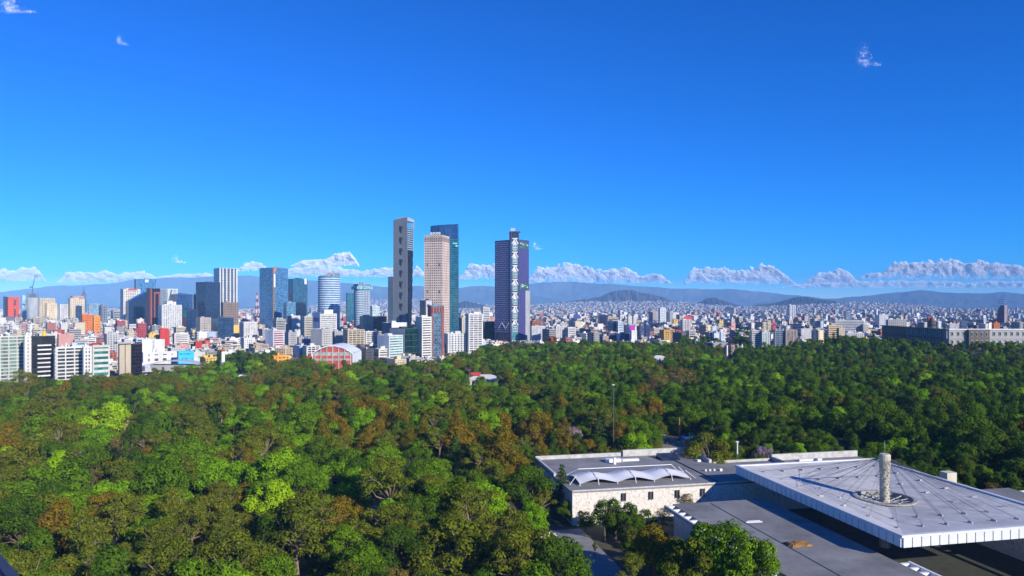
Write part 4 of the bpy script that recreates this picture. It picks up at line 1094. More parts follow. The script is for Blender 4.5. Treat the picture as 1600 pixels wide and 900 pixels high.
# curved-top dark tower far right
d0 = 2300; C, a, b, la, lb = footprint(1558, 1569, 1573.5, d0); z1 = wz(477, d0)
t = thing('office_tower', 'dark curved-top tower standing alone at the far right', 'tower', (C[0], C[1], 0))
w = MB(); O = side_frames(a, b, la, lb)[0]
pr = [(0, z1), (la * .45, z1), (la * .6, z1 - 4), (la * .8, z1 - 10), (la * .95, z1 - 22), (la, z1 - 40)]
n = len(pr)
poly = [(0, -.3)] + pr + [(la, -.3)]; n = len(poly)
vs = [(a[0] * s, a[1] * s, z) for s, z in poly] + [(a[0] * s + b[0] * lb, a[1] * s + b[1] * lb, z) for s, z in poly]
w.add(vs, [list(range(n))[::-1], list(range(n, 2 * n))] + [[i, (i + 1) % n, n + (i + 1) % n, n + i] for i in range(n)]); w.build('glazing', glass_mat((.03, .035, .09), .15, .4), t)
w = MB(); wall_box(w, side_frames(a, b, la, lb)[1], 0, lb, 0, z1, .05, .6); w.build('side_wall', wall_mat((.30, .22, .26)), t)
w = MB()
for i in range(16): wall_box(w, O, .3, la * .9, 6 + i * 6, 7.2 + i * 6, .02, .3)
stuff(w.build('floor_bands', wall_mat((.08, .09, .18)), t)); HEROES.append((1557, 1574, 506, d0)); FOOT.append((C[0], C[1] + 15, 25))
# billboards
def billboard(label, xl, xr, yt, yb, d, col, legs=True):
    t = thing('billboard', label, 'billboard', (wx((xl + xr) / 2, d), d, 0))
    W_ = (xr - xl) / F * d; z0, z1 = wz(yb, d), wz(yt, d)
    w = MB(); w.box((0, 0, z0), (W_, .6, z1 - z0)); pn = w.build('panel', flat_mat('poster_print', col, .6, 0, .6, .25), t)
    w = MB(); 
    for s in (-.5, .5): w.box((W_ * s, -.05, z0 - .2), (.4, .8, z1 - z0 + .4))
    w.box((0, -.05, z0 - .5), (W_ + .6, .8, .45)); w.box((0, -.05, z1 + .01), (W_ + .6, .8, .45)); w.build('frame', M_DARK, t)
    w = MB()
    for s in (-.3, .3): w.tube([(W_ * s, .6, 0), (W_ * s, .6, z0 + 2)], .5, 6)
    w.build('post', M_DARK, t)
billboard('magenta billboard on a rooftop in the right part of the city', 984, 992, 508.5, 516, 1404, (.55, .03, .45))
billboard('red rooftop sign on the white tower with brown side', 1070, 1080, 494, 499, 1660, (.7, .05, .07))
billboard('blue and yellow rooftop billboard right of the purple tower', 896, 906, 491.5, 497, 2000, (.04, .09, .4))
billboard('large royal blue sign far off on the right', 1132, 1146, 480, 485.5, 3600, (.02, .05, .16))

# ------------------------------------------------------------------ castle on the hill
d0 = 1040
C, a, b, la, lb = footprint(1378, 1483, 1662, d0, 220)
zb0 = 17.0; z1 = wz(515.5, d0); zm = (zb0 + z1) / 2
t = thing('castle', 'long stone castle on the wooded hill with two rows of windows', 'castle', (C[0], C[1], 0))
HEROES.append((1372, 1600, 545, d0)); FOOT.append((C[0] + 60, C[1] + 60, 110)); FOOT.append((C[0] - 30, C[1] + 50, 50))
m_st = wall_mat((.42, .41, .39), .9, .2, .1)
m_sd = wall_mat((.14, .122, .10), .9, .25, .12)  # dark stone: unlit left wing's shade is in this colour; brown bay shares it
A_, B_ = Vector(a), Vector(b); WD = 17.0
w = MB(); w.hexa([tuple(p) for p in (Vector((0, 0)), B_ * lb, B_ * lb + A_ * WD, A_ * WD)], zb0, z1); w.build('wall', m_st, t)
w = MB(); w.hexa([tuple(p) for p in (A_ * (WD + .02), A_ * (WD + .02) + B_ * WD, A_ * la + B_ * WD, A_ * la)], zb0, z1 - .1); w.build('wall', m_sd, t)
fr = side_frames(a, b, la, lb)
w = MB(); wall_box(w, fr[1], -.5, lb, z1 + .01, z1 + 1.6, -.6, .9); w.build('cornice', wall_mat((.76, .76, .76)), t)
w = MB(); wall_box(w, fr[0], .7, la, z1 + .01, z1 + 1.3, -.6, .9); w.build('cornice', wall_mat((.30, .28, .26)), t)  # left cornice: darker colour stands for the wing's shade
w = MB(); w.hexa([tuple(p) for p in (A_ * .7 + B_ * .7, A_ * .7 + B_ * lb, B_ * lb + A_ * WD, A_ * WD + B_ * .7)], z1 + .02, z1 + .3); w.hexa([tuple(p) for p in (A_ * (WD + .02) + B_ * .7, A_ * (WD + .02) + B_ * WD, A_ * la + B_ * WD, A_ * la + B_ * .7)], z1 - .08, z1 + .2); w.build('roof', flat_mat('castle_roof', (.20, .19, .18), .9, 0, .2, .2), t)
w = MB(); wall_box(w, fr[1], -.3, lb, z1 - 13.0, z1 - 12.2, .05, .5); w.build('string_course', wall_mat((.34, .33, .31)), t)
def win(f, s, z0, h, wd_, arch=False):
    g = MB(); wall_box(g, f, s, s + wd_, z0, z0 + h, -.2, .08); wd_o = g.build('window', glass_mat((.02, .022, .028), .3), t)
    g = MB(); wall_box(g, f, s - .35, s, z0 - .1, z0 + h + .3, .02, .45); wall_box(g, f, s + wd_, s + wd_ + .35, z0 - .1, z0 + h + .3, .02, .45)
    wall_box(g, f, s - .6, s + wd_ + .6, z0 + h, z0 + h + .7, .02, .9); wall_box(g, f, s - .5, s + wd_ + .5, z0 - .5, z0, .02, .7)
    g.build('frame', m_st, wd_o)
for i in range(30):
    s = 3 + i * 8.4
    if s > lb - 3: break
    for z0 in (z1 - 7.8, z1 - 19.5): win(fr[1], s, z0, 4.4, 2.6)
for i in range(13):
    s = 5 + i * 8.5
    if s > la - 5: break
    for z0 in (z1 - 8.5, z1 - 20): win(fr[0], s, z0, 5.2, 3.0)
# columns of the upper terrace along the dark left wing
for i in range(22):
    s = 2 + i * 5.1
    if s > la - 2: break
    w = MB(); q = fr[0][0] + fr[0][1] * s + fr[0][2] * 2.4; w.cyl((q.x, q.y, z1 - 11.8), .7, .6, 11.5, 8); w.box((q.x, q.y, z1 - .5), (1.7, 1.7, .5)); w.build('column', m_st, t)
w = MB(); wall_box(w, fr[0], 0, la, z1 - 12.6, z1 - 11.8, .5, 3.6); wall_box(w, fr[0], 0, la, z1 - .02, z1 + 1.0, .9, 3.4); w.build('terrace_slab', m_sd, t)
# projecting brown bay
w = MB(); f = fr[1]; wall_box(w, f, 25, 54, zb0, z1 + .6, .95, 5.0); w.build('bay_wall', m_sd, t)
fb = (f[0] + f[2] * 5.0, f[1], f[2], f[3])
for i in range(4):
    for z0 in (z1 - 8.5, z1 - 20): win(fb, 27.5 + i * 6.8, z0, 5.0, 2.4)
# round lookout tower on the roof
q = Vector(a) * la * .30 + Vector(b) * 8
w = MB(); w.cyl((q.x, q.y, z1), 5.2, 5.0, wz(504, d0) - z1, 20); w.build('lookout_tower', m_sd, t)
w = MB(); w.cyl((q.x, q.y, wz(504, d0)), 5.9, 5.9, 1.2, 20); w.cyl((q.x, q.y, wz(504, d0) + 1.2), 3.6, 3.2, 3.5, 14); w.cyl((q.x, q.y, wz(504, d0) + 4.7), 3.3, .3, 1.8, 14); w.build('lantern', m_sd, t)
for k in range(7):
    w = MB(); an = -math.pi / 2 + (k - 3) * .45; w.box((q.x + math.cos(an) * 5.05, q.y + math.sin(an) * 5.05, z1 + 3.5), (.5, 1.2, 3.2), an); w.build('tower_window', glass_mat(G_DARK), t)
# retaining wall round the hill top
w = MB(); w.hexa([tuple(p) for p in (-A_ * 6 - B_ * 6, -A_ * 6 + B_ * lb, A_ * 16 + B_ * lb, A_ * 16 + B_ * 16, A_ * (la + 6) + B_ * 16, A_ * (la + 6) - B_ * 6)], 8, zb0 + 1.5); w.build('terrace_wall', m_sd, t)
# ------------------------------------------------------------------ museum with the square umbrella roof
FX, FY = 108.9, 205.4
UX, UY, VX, VY = -.21, .978, .978, .21
def MUS(u, v): return (FX + u * UX + v * VX, FY + u * UY + v * VY)
def to_mus(x, y):
    dx, dy = x - FX, y - FY
    return dx * UX + dy * UY, dx * VX + dy * VY
def mq(u0, u1, v0, v1): return [MUS(u0, v0), MUS(u0, v1), MUS(u1, v1), MUS(u1, v0)]

def stone_mat():
    m, n, l, p = new_mat('marble_mosaic')
    geo = n.new('ShaderNodeNewGeometry')
    vo = n.new('ShaderNodeTexVoronoi'); vo.inputs['Scale'].default_value = 2.0
    l.new(geo.outputs['Position'], vo.inputs['Vector'])
    cr = n.new('ShaderNodeValToRGB'); e = cr.color_ramp.elements
    e[0].position, e[0].color = .0, (.50, .41, .33, 1)
    e[1].position, e[1].color = 1, (.74, .71, .65, 1)
    x = e.new(.25); x.color = (.70, .65, .57, 1)
    sep = n.new('ShaderNodeSeparateColor'); l.new(vo.outputs['Color'], sep.inputs[0])
    l.new(sep.outputs[0], cr.inputs['Fac'])
    l.new(cr.outputs[0], p.inputs['Base Color']); p.inputs['Roughness'].default_value = .8
    return m
M_STONE = stone_mat()
def deck_mat(name, col, s=.08, var=.14, joints=True):
    """weathered roofing: long stains, patches and sheet joints along the building axes"""
    m, n, l, p = new_mat(name)
    geo = n.new('ShaderNodeNewGeometry')
    mp = n.new('ShaderNodeMapping'); mp.inputs['Rotation'].default_value = (0, 0, -math.atan2(VY, VX))
    l.new(geo.outputs['Position'], mp.inputs['Vector'])
    nz = n.new('ShaderNodeTexNoise'); nz.inputs['Scale'].default_value = s; nz.inputs['Detail'].default_value = 8; nz.inputs['Roughness'].default_value = .68
    l.new(mp.outputs[0], nz.inputs['Vector'])
    n2 = n.new('ShaderNodeTexNoise'); n2.inputs['Scale'].default_value = 1.2; n2.inputs['Detail'].default_value = 4
    l.new(mp.outputs[0], n2.inputs['Vector'])
    br = n.new('ShaderNodeTexBrick'); br.inputs['Scale'].default_value = 1.0; br.inputs['Brick Width'].default_value = 12; br.inputs['Row Height'].default_value = 2.2
    br.inputs['Mortar Size'].default_value = .05; br.inputs['Color1'].default_value = (1, 1, 1, 1); br.inputs['Color2'].default_value = (.92, .92, .93, 1); br.inputs['Mortar'].default_value = (.72, .72, .72, 1)
    l.new(mp.outputs[0], br.inputs['Vector'])
    mr = n.new('ShaderNodeMapRange'); mr.inputs['From Min'].default_value = .3; mr.inputs['From Max'].default_value = .7; mr.inputs['To Min'].default_value = 1 - var * 1.4; mr.inputs['To Max'].default_value = 1 + var
    l.new(nz.outputs['Fac'], mr.inputs['Value'])
    mr2 = n.new('ShaderNodeMapRange'); mr2.inputs['To Min'].default_value = .9; mr2.inputs['To Max'].default_value = 1.08; l.new(n2.outputs['Fac'], mr2.inputs['Value'])
    mu = n.new('ShaderNodeMath'); mu.operation = 'MULTIPLY'; l.new(mr.outputs[0], mu.inputs[0]); l.new(mr2.outputs[0], mu.inputs[1])
    vm = n.new('ShaderNodeVectorMath'); vm.operation = 'SCALE'; vm.inputs[0].default_value = col; l.new(mu.outputs[0], vm.inputs['Scale'])
    mm = n.new('ShaderNodeVectorMath'); mm.operation = 'MULTIPLY'; l.new(vm.outputs[0], mm.inputs[0]); l.new(br.outputs['Color'], mm.inputs[1])
    l.new(mm.outputs[0] if joints else vm.outputs[0], p.inputs['Base Color']); p.inputs['Roughness'].default_value = .9
    return m
M_DECK = deck_mat('grey_roof_sheet', (.25, .245, .235), .05, .30)
M_UMB = deck_mat('pale_roof_membrane', (.62, .605, .575), .07, .22)
M_PARA = flat_mat('stained_parapet', (.50, .49, .45), .9, 0, .5, .3)
M_FASC = flat_mat('fascia_panel', (.66, .67, .67), .7, 0, .3, .08)

mus = thing('museum', 'low grey-roofed museum wings with pale stone walls around a courtyard', 'museum', (0, 0, 0))
def wing(u0, u1, v0, v1, z, wallm, name='wing'):
    w = MB(); w.hexa(mq(u0, u1, v0, v1), -.2, z - .45); w.build('wall', wallm, mus)
    w = MB(); w.hexa(mq(u0 - .3, u1 + .3, v0 - .3, v1 + .3), z - .45, z); w.build('roof', M_DECK, mus)
# back-left hall
wing(92, 151, -68, 8, 13.0, M_STONE)
wing(95, 130, 8.35, 84, 12.4, M_STONE)
# near left wing
wing(-110, 67.7, -37.5, -2, 13.0, M_STONE)
# right wing and stubs
wing(-110, 62, 66, 100, 13.0, M_STONE)
# parapets of the back-left hall
for u0, u1, v0, v1, z0, z1_ in ((150.2, 151.2, -68, 2, 13.02, 14.7), (118, 150.0, -68.2, -67.2, 13.02, 14.3), (149.0, 150.0, -26, 8, 13.03, 16.0), (128, 148.8, 7.0, 8.3, 13.02, 14.6), (92.0, 92.6, -68, 8, 13.02, 13.5)):
    w = MB(); w.hexa(mq(u0, u1, v0, v1), z0, z1_); w.build('parapet', M_PARA, mus)
w = MB(); w.hexa(mq(129.2, 129.9, 8.6, 38.6), 12.42, 13.5); w.build('parapet', M_PARA, mus)
# raised walled block behind the umbrella
w = MB(); w.hexa(mq(112, 128.9, 39, 39.8), 12.42, 14.2); w.hexa(mq(129, 130, 39, 84), 12.42, 15.2); w.build('raised_parapet', M_PARA, mus)
w = MB(); w.hexa(mq(75, 79, 84, 88.5), -.2, 16.6); w.build('roof_house', wall_mat((.66, .60, .46)), mus)
# slit windows in the pale stone wall
for px in (972.5, 1016, 1058.5, 1100):
    w = MB(); v = -68 + (px - 893) / (1155 - 893) * 68
    w.hexa(mq(91.6, 92.3, v - .55, v + .55), 8.6, 11.4); sw = w.build('slit_window', glass_mat((.05, .05, .055), .5), mus)
    w = MB(); w.hexa(mq(91.2, 91.58, v - .75, v - .5), 8.4, 11.6); w.hexa(mq(91.2, 91.58, v + .5, v + .75), 8.4, 11.6); w.build('frame', M_DARK, sw)
# white saw-tooth beams along the wing edges
def teeth(v, u0, u1, step, side):
    u = u0
    while u < u1:
        w = MB(); a0 = v; a1 = v + 3.2 * side
        w.hexa([MUS(u, a0), MUS(u + .9, a0), MUS(u + .9, a1), MUS(u, a1)] if side < 0 else [MUS(u, a0), MUS(u, a1), MUS(u + .9, a1), MUS(u + .9, a0)], 11.8, 12.9)
        w.build('beam', M_WHITE, mus); u += step
teeth(-37.9, -40, 66, 4.4, -1)
teeth(-1.6, -70, -1, 3.6, 1)
teeth(65.6, 10, 60, 4.4, -1)
teeth(100.4, 0, 61, 4.4, 1)
for v, side in ((-41.2, 1), (1.7, 1), (62.0, 1)):
    w = MB(); w.hexa(mq(-108, 67.0 if v < 0 else (-.5 if v < 10 else 61), v - .35, v + .35), 11.9, 13.1); w.build('edge_beam', M_WHITE if v != -41.2 else M_PARA, mus)
# roof joints, ducts and boxes
w = MB(); w.hexa(mq(-108, 66, -24.2, -24.0), 13.0, 13.12); w.build('roof_joint', M_DARK, mus)
w = MB(); w.hexa(mq(95, 149, -6.2, -5.8), 13.0, 13.3); w.build('roof_joint', M_DARK, mus)
for u, v, du, dv, h in ((138, -38, 3, 7, 1.5), (139, -30, 2.2, 8, .9), (134, -36, 1, 1, 3.0), (131, 3, 1.6, 1.6, .9), (124, 50, 1.5, 9, .4), (122, 58, 2.0, 2.2, .9), (113, -2.5, .9, .9, .8), (113, -.5, .9, .9, .8), (113, 1.5, .9, .9, .8), (112, 4, 1.1, 1.1, 1.0)):
    w = MB(); w.hexa(mq(u, u + du, v, v + dv), (13.0 if v < 8 else 12.4), 13 + h); w.build('roof_unit', M_WHITE if du > .95 else M_METAL, mus)
w = MB(); w.hexa(mq(136, 143, -12, -3), 13.0, 14.8, 0, [13.3, 13.3, 15.2, 15.2]); w.build('skylight', glass_mat((.03, .035, .05)), mus)
t = thing('roof_tarpaulin', 'orange-brown tarpaulin bundle lying on the museum roof', 'tarpaulin', (*MUS(18.5, -20), 13.0))
rgt = np.random.default_rng(3)
n = 9; V = []
for j in range(n):
    for i in range(n):
        x, y = (i / (n - 1) - .5) * 7.5, (j / (n - 1) - .5) * 4
        e_ = min(i, n - 1 - i, j, n - 1 - j) / 4
        V.append((x * VX - y * .2 + rgt.normal() * .12, x * VY + y + rgt.normal() * .12, .02 + (1.2 * e_ ** .5 + rgt.normal() * .12) if e_ > 0 else .02))
Q = [(j * n + i, j * n + i + 1, (j + 1) * n + i + 1, (j + 1) * n + i) for j in range(n - 1) for i in range(n - 1)]
link('sheet', np_mesh('sheet', np.array(V), np.array(Q), [flat_mat('tarpaulin', (.26, .13, .03), .7, 0, 1.5, .35)]), t)
w = MB(); w.hexa([(p[0] - t.location.x, p[1] - t.location.y) for p in mq(18, 21, -23.5, -16.8)], .005, .35); w.build('pallet', M_DARK, t)
t = thing('roof_plank', 'pale plank lying on the museum roof near the shadow edge', 'plank', (*MUS(42, -21), 13.0))
w = MB(); w.box((0, 0, .005), (5.6, .7, .25), math.atan2(VY, VX) - .1); w.box((.3, 1.2, .005), (4.4, .5, .2), math.atan2(VY, VX) - .05); w.build('board', M_WHITE, t)

wing(-70, -34, 1.2, 64, 12.0, M_STONE)  # unseen front wing, added to shade the courtyard
# courtyard paving under the umbrella: dark stone, colour deepened to stand for shade
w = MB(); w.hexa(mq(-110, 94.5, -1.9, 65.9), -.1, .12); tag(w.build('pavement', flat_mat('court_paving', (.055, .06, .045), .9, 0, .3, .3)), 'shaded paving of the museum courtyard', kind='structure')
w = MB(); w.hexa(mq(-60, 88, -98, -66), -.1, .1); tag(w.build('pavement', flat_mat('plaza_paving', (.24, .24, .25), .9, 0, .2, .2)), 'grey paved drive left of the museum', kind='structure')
w = MB(); w.hexa(mq(-60, 88, -80.2, -79.8), .1, .2); w.build('kerb', M_DARK); tag(bpy.data.objects['kerb'], 'thin dark kerb line along the grey drive', kind='structure')

# the umbrella roof
LU, LV, ZE, ZC = 91.0, 62.5, 20.0, 16.0
umb = thing('umbrella_roof', 'huge pale square canopy hung by cables from one column', 'canopy roof', (*MUS(LU / 2, LV / 2), 0))
ox, oy = MUS(LU / 2, LV / 2)
def loc(u, v): p = MUS(u, v); return (p[0] - ox, p[1] - oy)
RO = 9.0
def roof_z(u, v):
    t = max(abs(u - LU / 2) / (LU / 2), abs(v - LV / 2) / (LV / 2))
    return ZC + (ZE - ZC) * t ** 1.1
# top membrane: grid of rings from the round opening out to the rectangular edge
nr, na = 14, 96
V, Q = [], []
for j in range(nr + 1):
    tt = j / nr
    for i in range(na):
        an = 2 * math.pi * i / na
        c_, s_ = math.cos(an), math.sin(an)
        k = min((LU / 2) / max(abs(s_), 1e-6), (LV / 2) / max(abs(c_), 1e-6))
        r_ = RO + (k - RO) * tt
        u, v = LU / 2 + s_ * r_, LV / 2 + c_ * r_
        V.append((*loc(u, v), roof_z(u, v)))
for j in range(nr):
    for i in range(na):
        i2 = (i + 1) % na
        Q.append((j * na + i, (j + 1) * na + i, (j + 1) * na + i2, j * na + i2))
V = np.array(V); nb = len(V); Q = np.array(Q)
V2 = V.copy(); V2[:, 2] -= 2.6
Q2 = Q[:, ::-1] + nb
inner = np.array([(i, (i + 1) % na, nb + (i + 1) % na, nb + i) for i in range(na)])
me = np_mesh('membrane', np.concatenate([V, V2]), np.concatenate([Q, Q2, inner]), [M_UMB])
link('membrane', me, umb)
# rim and fascia panels
w = MB()
for u0, u1, v0, v1 in ((-.5, .7, -.5, LV + .5), (LU - .7, LU + .5, -.5, LV + .5), (.71, LU - .71, -.5, .7), (.71, LU - .71, LV - .7, LV + .5)):
    w.hexa([loc(u0, v0), loc(u0, v1), loc(u1, v1), loc(u1, v0)], ZE - .35, ZE + .35)
w.build('rim', M_FASC, umb)
w = MB(); w.hexa([loc(.2, .2), loc(.2, LV - .2), loc(.45, LV - .2), loc(.45, .2)], ZE - 3.0, ZE - .36); w.hexa([loc(.5, .2), loc(.5, .45), loc(LU - .5, .45), loc(LU - .5, .2)], ZE - 3.0, ZE - .36)
w.hexa([loc(.5, LV - .45), loc(.5, LV - .2), loc(LU - .5, LV - .2), loc(LU - .5, LV - .45)], ZE - 3.0, ZE - .36); w.hexa([loc(LU - .45, .2), loc(LU - .45, LV - .2), loc(LU - .2, LV - .2), loc(LU - .2, .2)], ZE - 3.0, ZE - .36); w.build('fascia_backing', M_DARK, umb)
pitch = 2.85
for k in range(int(LU / pitch)):
    for v0, v1 in ((-.45, .1), (LV - .1, LV + .45)):
        w = MB(); u0 = k * LU / int(LU / pitch); w.hexa([loc(u0 + .12, v0), loc(u0 + .12, v1), loc(u0 + pitch - .12, v1), loc(u0 + pitch - .12, v0)], ZE - 3.1, ZE - .37); w.build('fascia_panel', M_FASC, umb)
for k in range(int(LV / pitch)):
    for u0, u1 in ((-.45, .1), (LU - .1, LU + .45)):
        w = MB(); v0 = k * LV / int(LV / pitch); w.hexa([loc(u0, v0 + .12), loc(u0, v0 + pitch - .1), loc(u1, v0 + pitch - .1), loc(u1, v0 + .12)], ZE - 3.1, ZE - .37); w.build('fascia_panel', M_FASC, umb)
# opening ring
w = MB(); rings = [(RO + 1.0, .05), (RO + 1.0, .55), (RO - .1, .55), (RO - .1, -1.5)]
vs, fs = [], []
for rr, zz in rings:
    for i in range(48): vs.append((math.cos(i * math.pi / 24) * rr, math.sin(i * math.pi / 24) * rr, ZC + .95 + zz))
for j in range(3):
    for i in range(48): fs.append([j * 48 + i, j * 48 + (i + 1) % 48, (j + 1) * 48 + (i + 1) % 48, (j + 1) * 48 + i])
w.add(vs, fs); w.build('opening_ring', flat_mat('ring_concrete', (.36, .35, .32), .9, 0, .6, .2), umb)
for i in range(14):
    an = i * math.pi / 7; w = MB(); w.tube([(math.cos(an) * 1.5, math.sin(an) * 1.5, ZC - .3), (math.cos(an) * RO, math.sin(an) * RO, ZC + 1.0)], .22, 5); w.build('strut', M_CONC, umb)
w = MB(); w.tube([(math.cos(i * math.pi / 16) * 5.4, math.sin(i * math.pi / 16) * 5.4, ZC + .35) for i in range(33)], .25, 5); w.build('inner_ring', M_CONC, umb)
# column
ZT = 32.6
m_col = flat_mat('carved_column', (.50, .45, .34), .9, 0, .8, .25)
w = MB(); w.cyl((0, 0, 0), 1.75, 1.5, ZT - 5.5, 20); w.build('column', m_col, umb, False)
w = MB(); w.tube([(0, 0, ZT - 5.6), (0, 0, ZT - 4.6), (0, 0, ZT - .5), (0, 0, ZT)], [1.5, 1.85, 1.85, 1.6], 16); w.build('column_head', m_col, umb)
w = MB()
for i in range(7):
    for k in range(16):
        an = i * math.pi / 3.5 + (k % 3) * .35; w.box((math.cos(an) * 1.6, math.sin(an) * 1.6, 12 + k * 1.0), (.25, .35, .5), an)
stuff(w.build('column_relief', flat_mat('relief_stone', (.40, .35, .26), .9), umb))
w = MB(); w.tube([(0, 0, ZT), (0, 0, ZT + 4.6)], .04, 5); w.build('mast', M_METAL, umb)
# cables to anchor blocks
anch = []
for fu, fv, n in ((.80, .80, 7), (.55, .55, 5)):
    for i in range(n):
        tt = -1 + 2 * i / (n - 1)
        anch += [(LU / 2 * (1 + fu * tt), LV / 2 * (1 - fv)), (LU / 2 * (1 + fu * tt), LV / 2 * (1 + fv))]
    for i in range(1, n - 1):
        tt = -1 + 2 * i / (n - 1)
        if i % 1 == 0: anch += [(LU / 2 * (1 - fu), LV / 2 * (1 + fv * tt)), (LU / 2 * (1 + fu), LV / 2 * (1 + fv * tt))]
m_cab = flat_mat('steel_cable', (.10, .10, .11), .5)
for u, v in anch:
    x, y = loc(u, v); z = roof_z(u, v)
    rr = math.hypot(x, y)
    for off in (-.16, .16):
        nx, ny = -y / rr * off, x / rr * off
        w = MB(); w.tube([(x / rr * 2.4 + nx, y / rr * 2.4 + ny, ZT - 2.0 - off), (x + nx, y + ny, z + .5)], .036, 4); w.build('cable', m_cab, umb)
    w = MB(); an = math.atan2(y, x); w.box((x, y, z - .05), (1.6, .45, .55), an); w.build('cable_anchor', M_CONC, umb)

# white tensile tent on the hall roof
tent = thing('tensile_tent', 'white scalloped tensile tent on the museum roof', 'tent', (*MUS(105, -50), 13.0))
lx, ly = tent.location.x, tent.location.y
v0t, v1t, uc, hw = -62.5, -15.5, 108.0, 8.0
nb_ = 3
def tent_z(s, q):
    fr_ = s - math.floor(min(s, nb_ - 1e-6))
    hump = math.sin(math.pi * fr_) ** 1.5 if 0 < fr_ < 1 else 0
    edge = abs(q)
    return .8 + (1.0 + 1.5 * hump) * (1 - edge ** 1.6) + 1.2 * hump * edge ** 3
NS, NQ = 48, 16
V = []
for i in range(NS + 1):
    for j in range(NQ + 1):
        s, q = nb_ * i / NS, -1 + 2 * j / NQ
        fr_ = s - math.floor(min(s, nb_ - 1e-6))
        pull = 1 - .16 * math.sin(math.pi * min(max(fr_, 0), 1))
        p = MUS(uc + q * hw * pull, v0t + (v1t - v0t) * s / nb_)
        V.append((p[0] - lx, p[1] - ly, tent_z(s, q)))
Q = [(i * (NQ + 1) + j, i * (NQ + 1) + j + 1, (i + 1) * (NQ + 1) + j + 1, (i + 1) * (NQ + 1) + j) for i in range(NS) for j in range(NQ)]
link('membrane', np_mesh('membrane', np.array(V), np.array(Q), [flat_mat('tent_fabric', (.80, .79, .77), .6, 0, .3, .08)], smooth=True), tent)
def TP(u, v, z): p = MUS(u, v); return (p[0] - lx, p[1] - ly, z)
for i in range(nb_ * 2 + 1):
    v = v0t + (v1t - v0t) * i / (nb_ * 2)
    for q in (-1, 1):
        w = MB(); w.tube([TP(uc + q * hw * 1.02, v, 0), TP(uc + q * hw * (1.0 if i % 2 == 0 else .86), v, .95 if i % 2 == 0 else 2.4)], .14, 6); w.build('post', M_WHITE, tent)
for i in range(nb_):
    v = v0t + (v1t - v0t) * (i + .5) / nb_
    w = MB(); w.tube([TP(uc - hw * .84, v, 2.0), TP(uc - hw * .5, v, 2.9), TP(uc, v, 3.4), TP(uc + hw * .5, v, 2.9), TP(uc + hw * .84, v, 2.0)], .13, 6); w.build('arch', M_WHITE, tent)
w = MB(); w.tube([TP(uc + hw + 1, v0t - 2, .1), TP(uc + hw * .5, v0t + 3, 3.9), TP(uc + hw * .5, v1t - 3, 3.9), TP(uc + hw + 1, v1t + 2, .1)], .16, 6); w.build('ridge_pole', M_WHITE, tent)
for q in (-1, 1):
    for v, dv in ((v0t, -3.5), (v1t, 3.5)):
        w = MB(); w.tube([TP(uc + q * hw * .4, v, 3.0), TP(uc + q * hw * .7, v + dv, 0)], .12, 5); w.build('guy_strut', M_WHITE, tent)
# ------------------------------------------------------------------ ordinary houses of the city
EDGE_PX = [-60, 180, 225, 250, 300, 330, 430, 470, 560, 640, 700, 735, 765, 850, 1000, 1100, 1180, 1260, 1340, 1372, 1400, 1480, 1640]
EDGE_D = [668, 668, 700, 760, 800, 890, 890, 905, 905, 905, 960, 1040, 1190, 1270, 1280, 1200, 1170, 1170, 1150, 1120, 1040, 1010, 1000]
def edge_d(px): return float(np.interp(px, EDGE_PX, EDGE_D))
TH = R(52)
GA, GB = (-math.cos(TH), math.sin(TH)), (math.sin(TH), math.cos(TH))
WALLS = [('white', WHITE, 9), ('off-white', OFFW, 7), ('cream', CREAM, 4), ('beige', BEIGE, 4), ('pale grey', LGREY, 6), ('mid grey', GREY, 4), ('salmon pink', PINK, 2), ('brick red', BRICK, 2),
         ('bright red', RED, 1), ('ochre', YELLOW, 1), ('dark grey', DGREY, 2), ('pale blue', (.45, .55, .68), 1)]
WL = [w_ for w_ in WALLS for _ in range(w_[2])]
def is_free(x, y, r):
    for fx, fy, fr_ in FOOT:
        if (x - fx) ** 2 + (y - fy) ** 2 < (fr_ * .8 + r) ** 2: return False
    return True
rgc = random.Random(21)
lots = []
Y0, Y1 = 640, 2700
step = 23.0
n_ = int(4200 / step)
for i in range(-n_, n_):
    for j in range(-20, n_):
        x = i * step * -GA[0] * 1 + j * step * GB[0] - 0
        y = i * step * -GA[1] * 1 + j * step * GB[1] + 0
        x += rgc.uniform(-4, 4); y += rgc.uniform(-4, 4)
        if not (Y0 < y < Y1): continue
        px = pxof(x, y)
        if px < -25 or px > 1625: continue
        if y < edge_d(px) + 22: continue
        if rgc.random() < .06: continue
        if ground_z(x, y) > 1.0: continue
        la, lb = rgc.uniform(13, 22), rgc.uniform(13, 22)
        h = rgc.choice((6.5, 9.5, 9.5, 12.5, 12.5, 16, 16, 20, 24)) + rgc.uniform(-1, 1)
        if px < 330: h *= .95
        if rgc.random() < .13: h += rgc.uniform(8, 26)
        if px > 840: h *= .9
        # keep the view of the named buildings behind free
        lim = 484.0
        for xl, xr, yb, d in HEROES:
            if d > y and xl - 6 < px < xr + 6: lim = max(lim, yb - 1.5)
        h = min(h, HC - (lim - HOR) / F * y)
        if h < 4: continue
        if not is_free(x, y, 9): continue
        lots.append((y, x, la, lb, h, rgc.choice(WL)))
lots.sort(key=lambda q: q[0] - 6 * q[4])
IND = 235
STYLES = ['grid', 'grid', 'bands', 'bands', 'balcony', 'dots', 'slab']
GL = [G_DARK, (.05, .05, .055), (.10, .10, .11), (.06, .09, .10), (.03, .04, .07)]
_order = sorted(range(min(IND, len(lots))), key=lambda i: lots[i][0])
rowof, rank = {}, {}
for k, i in enumerate(_order): rowof[i] = k * 8 // max(1, len(_order))
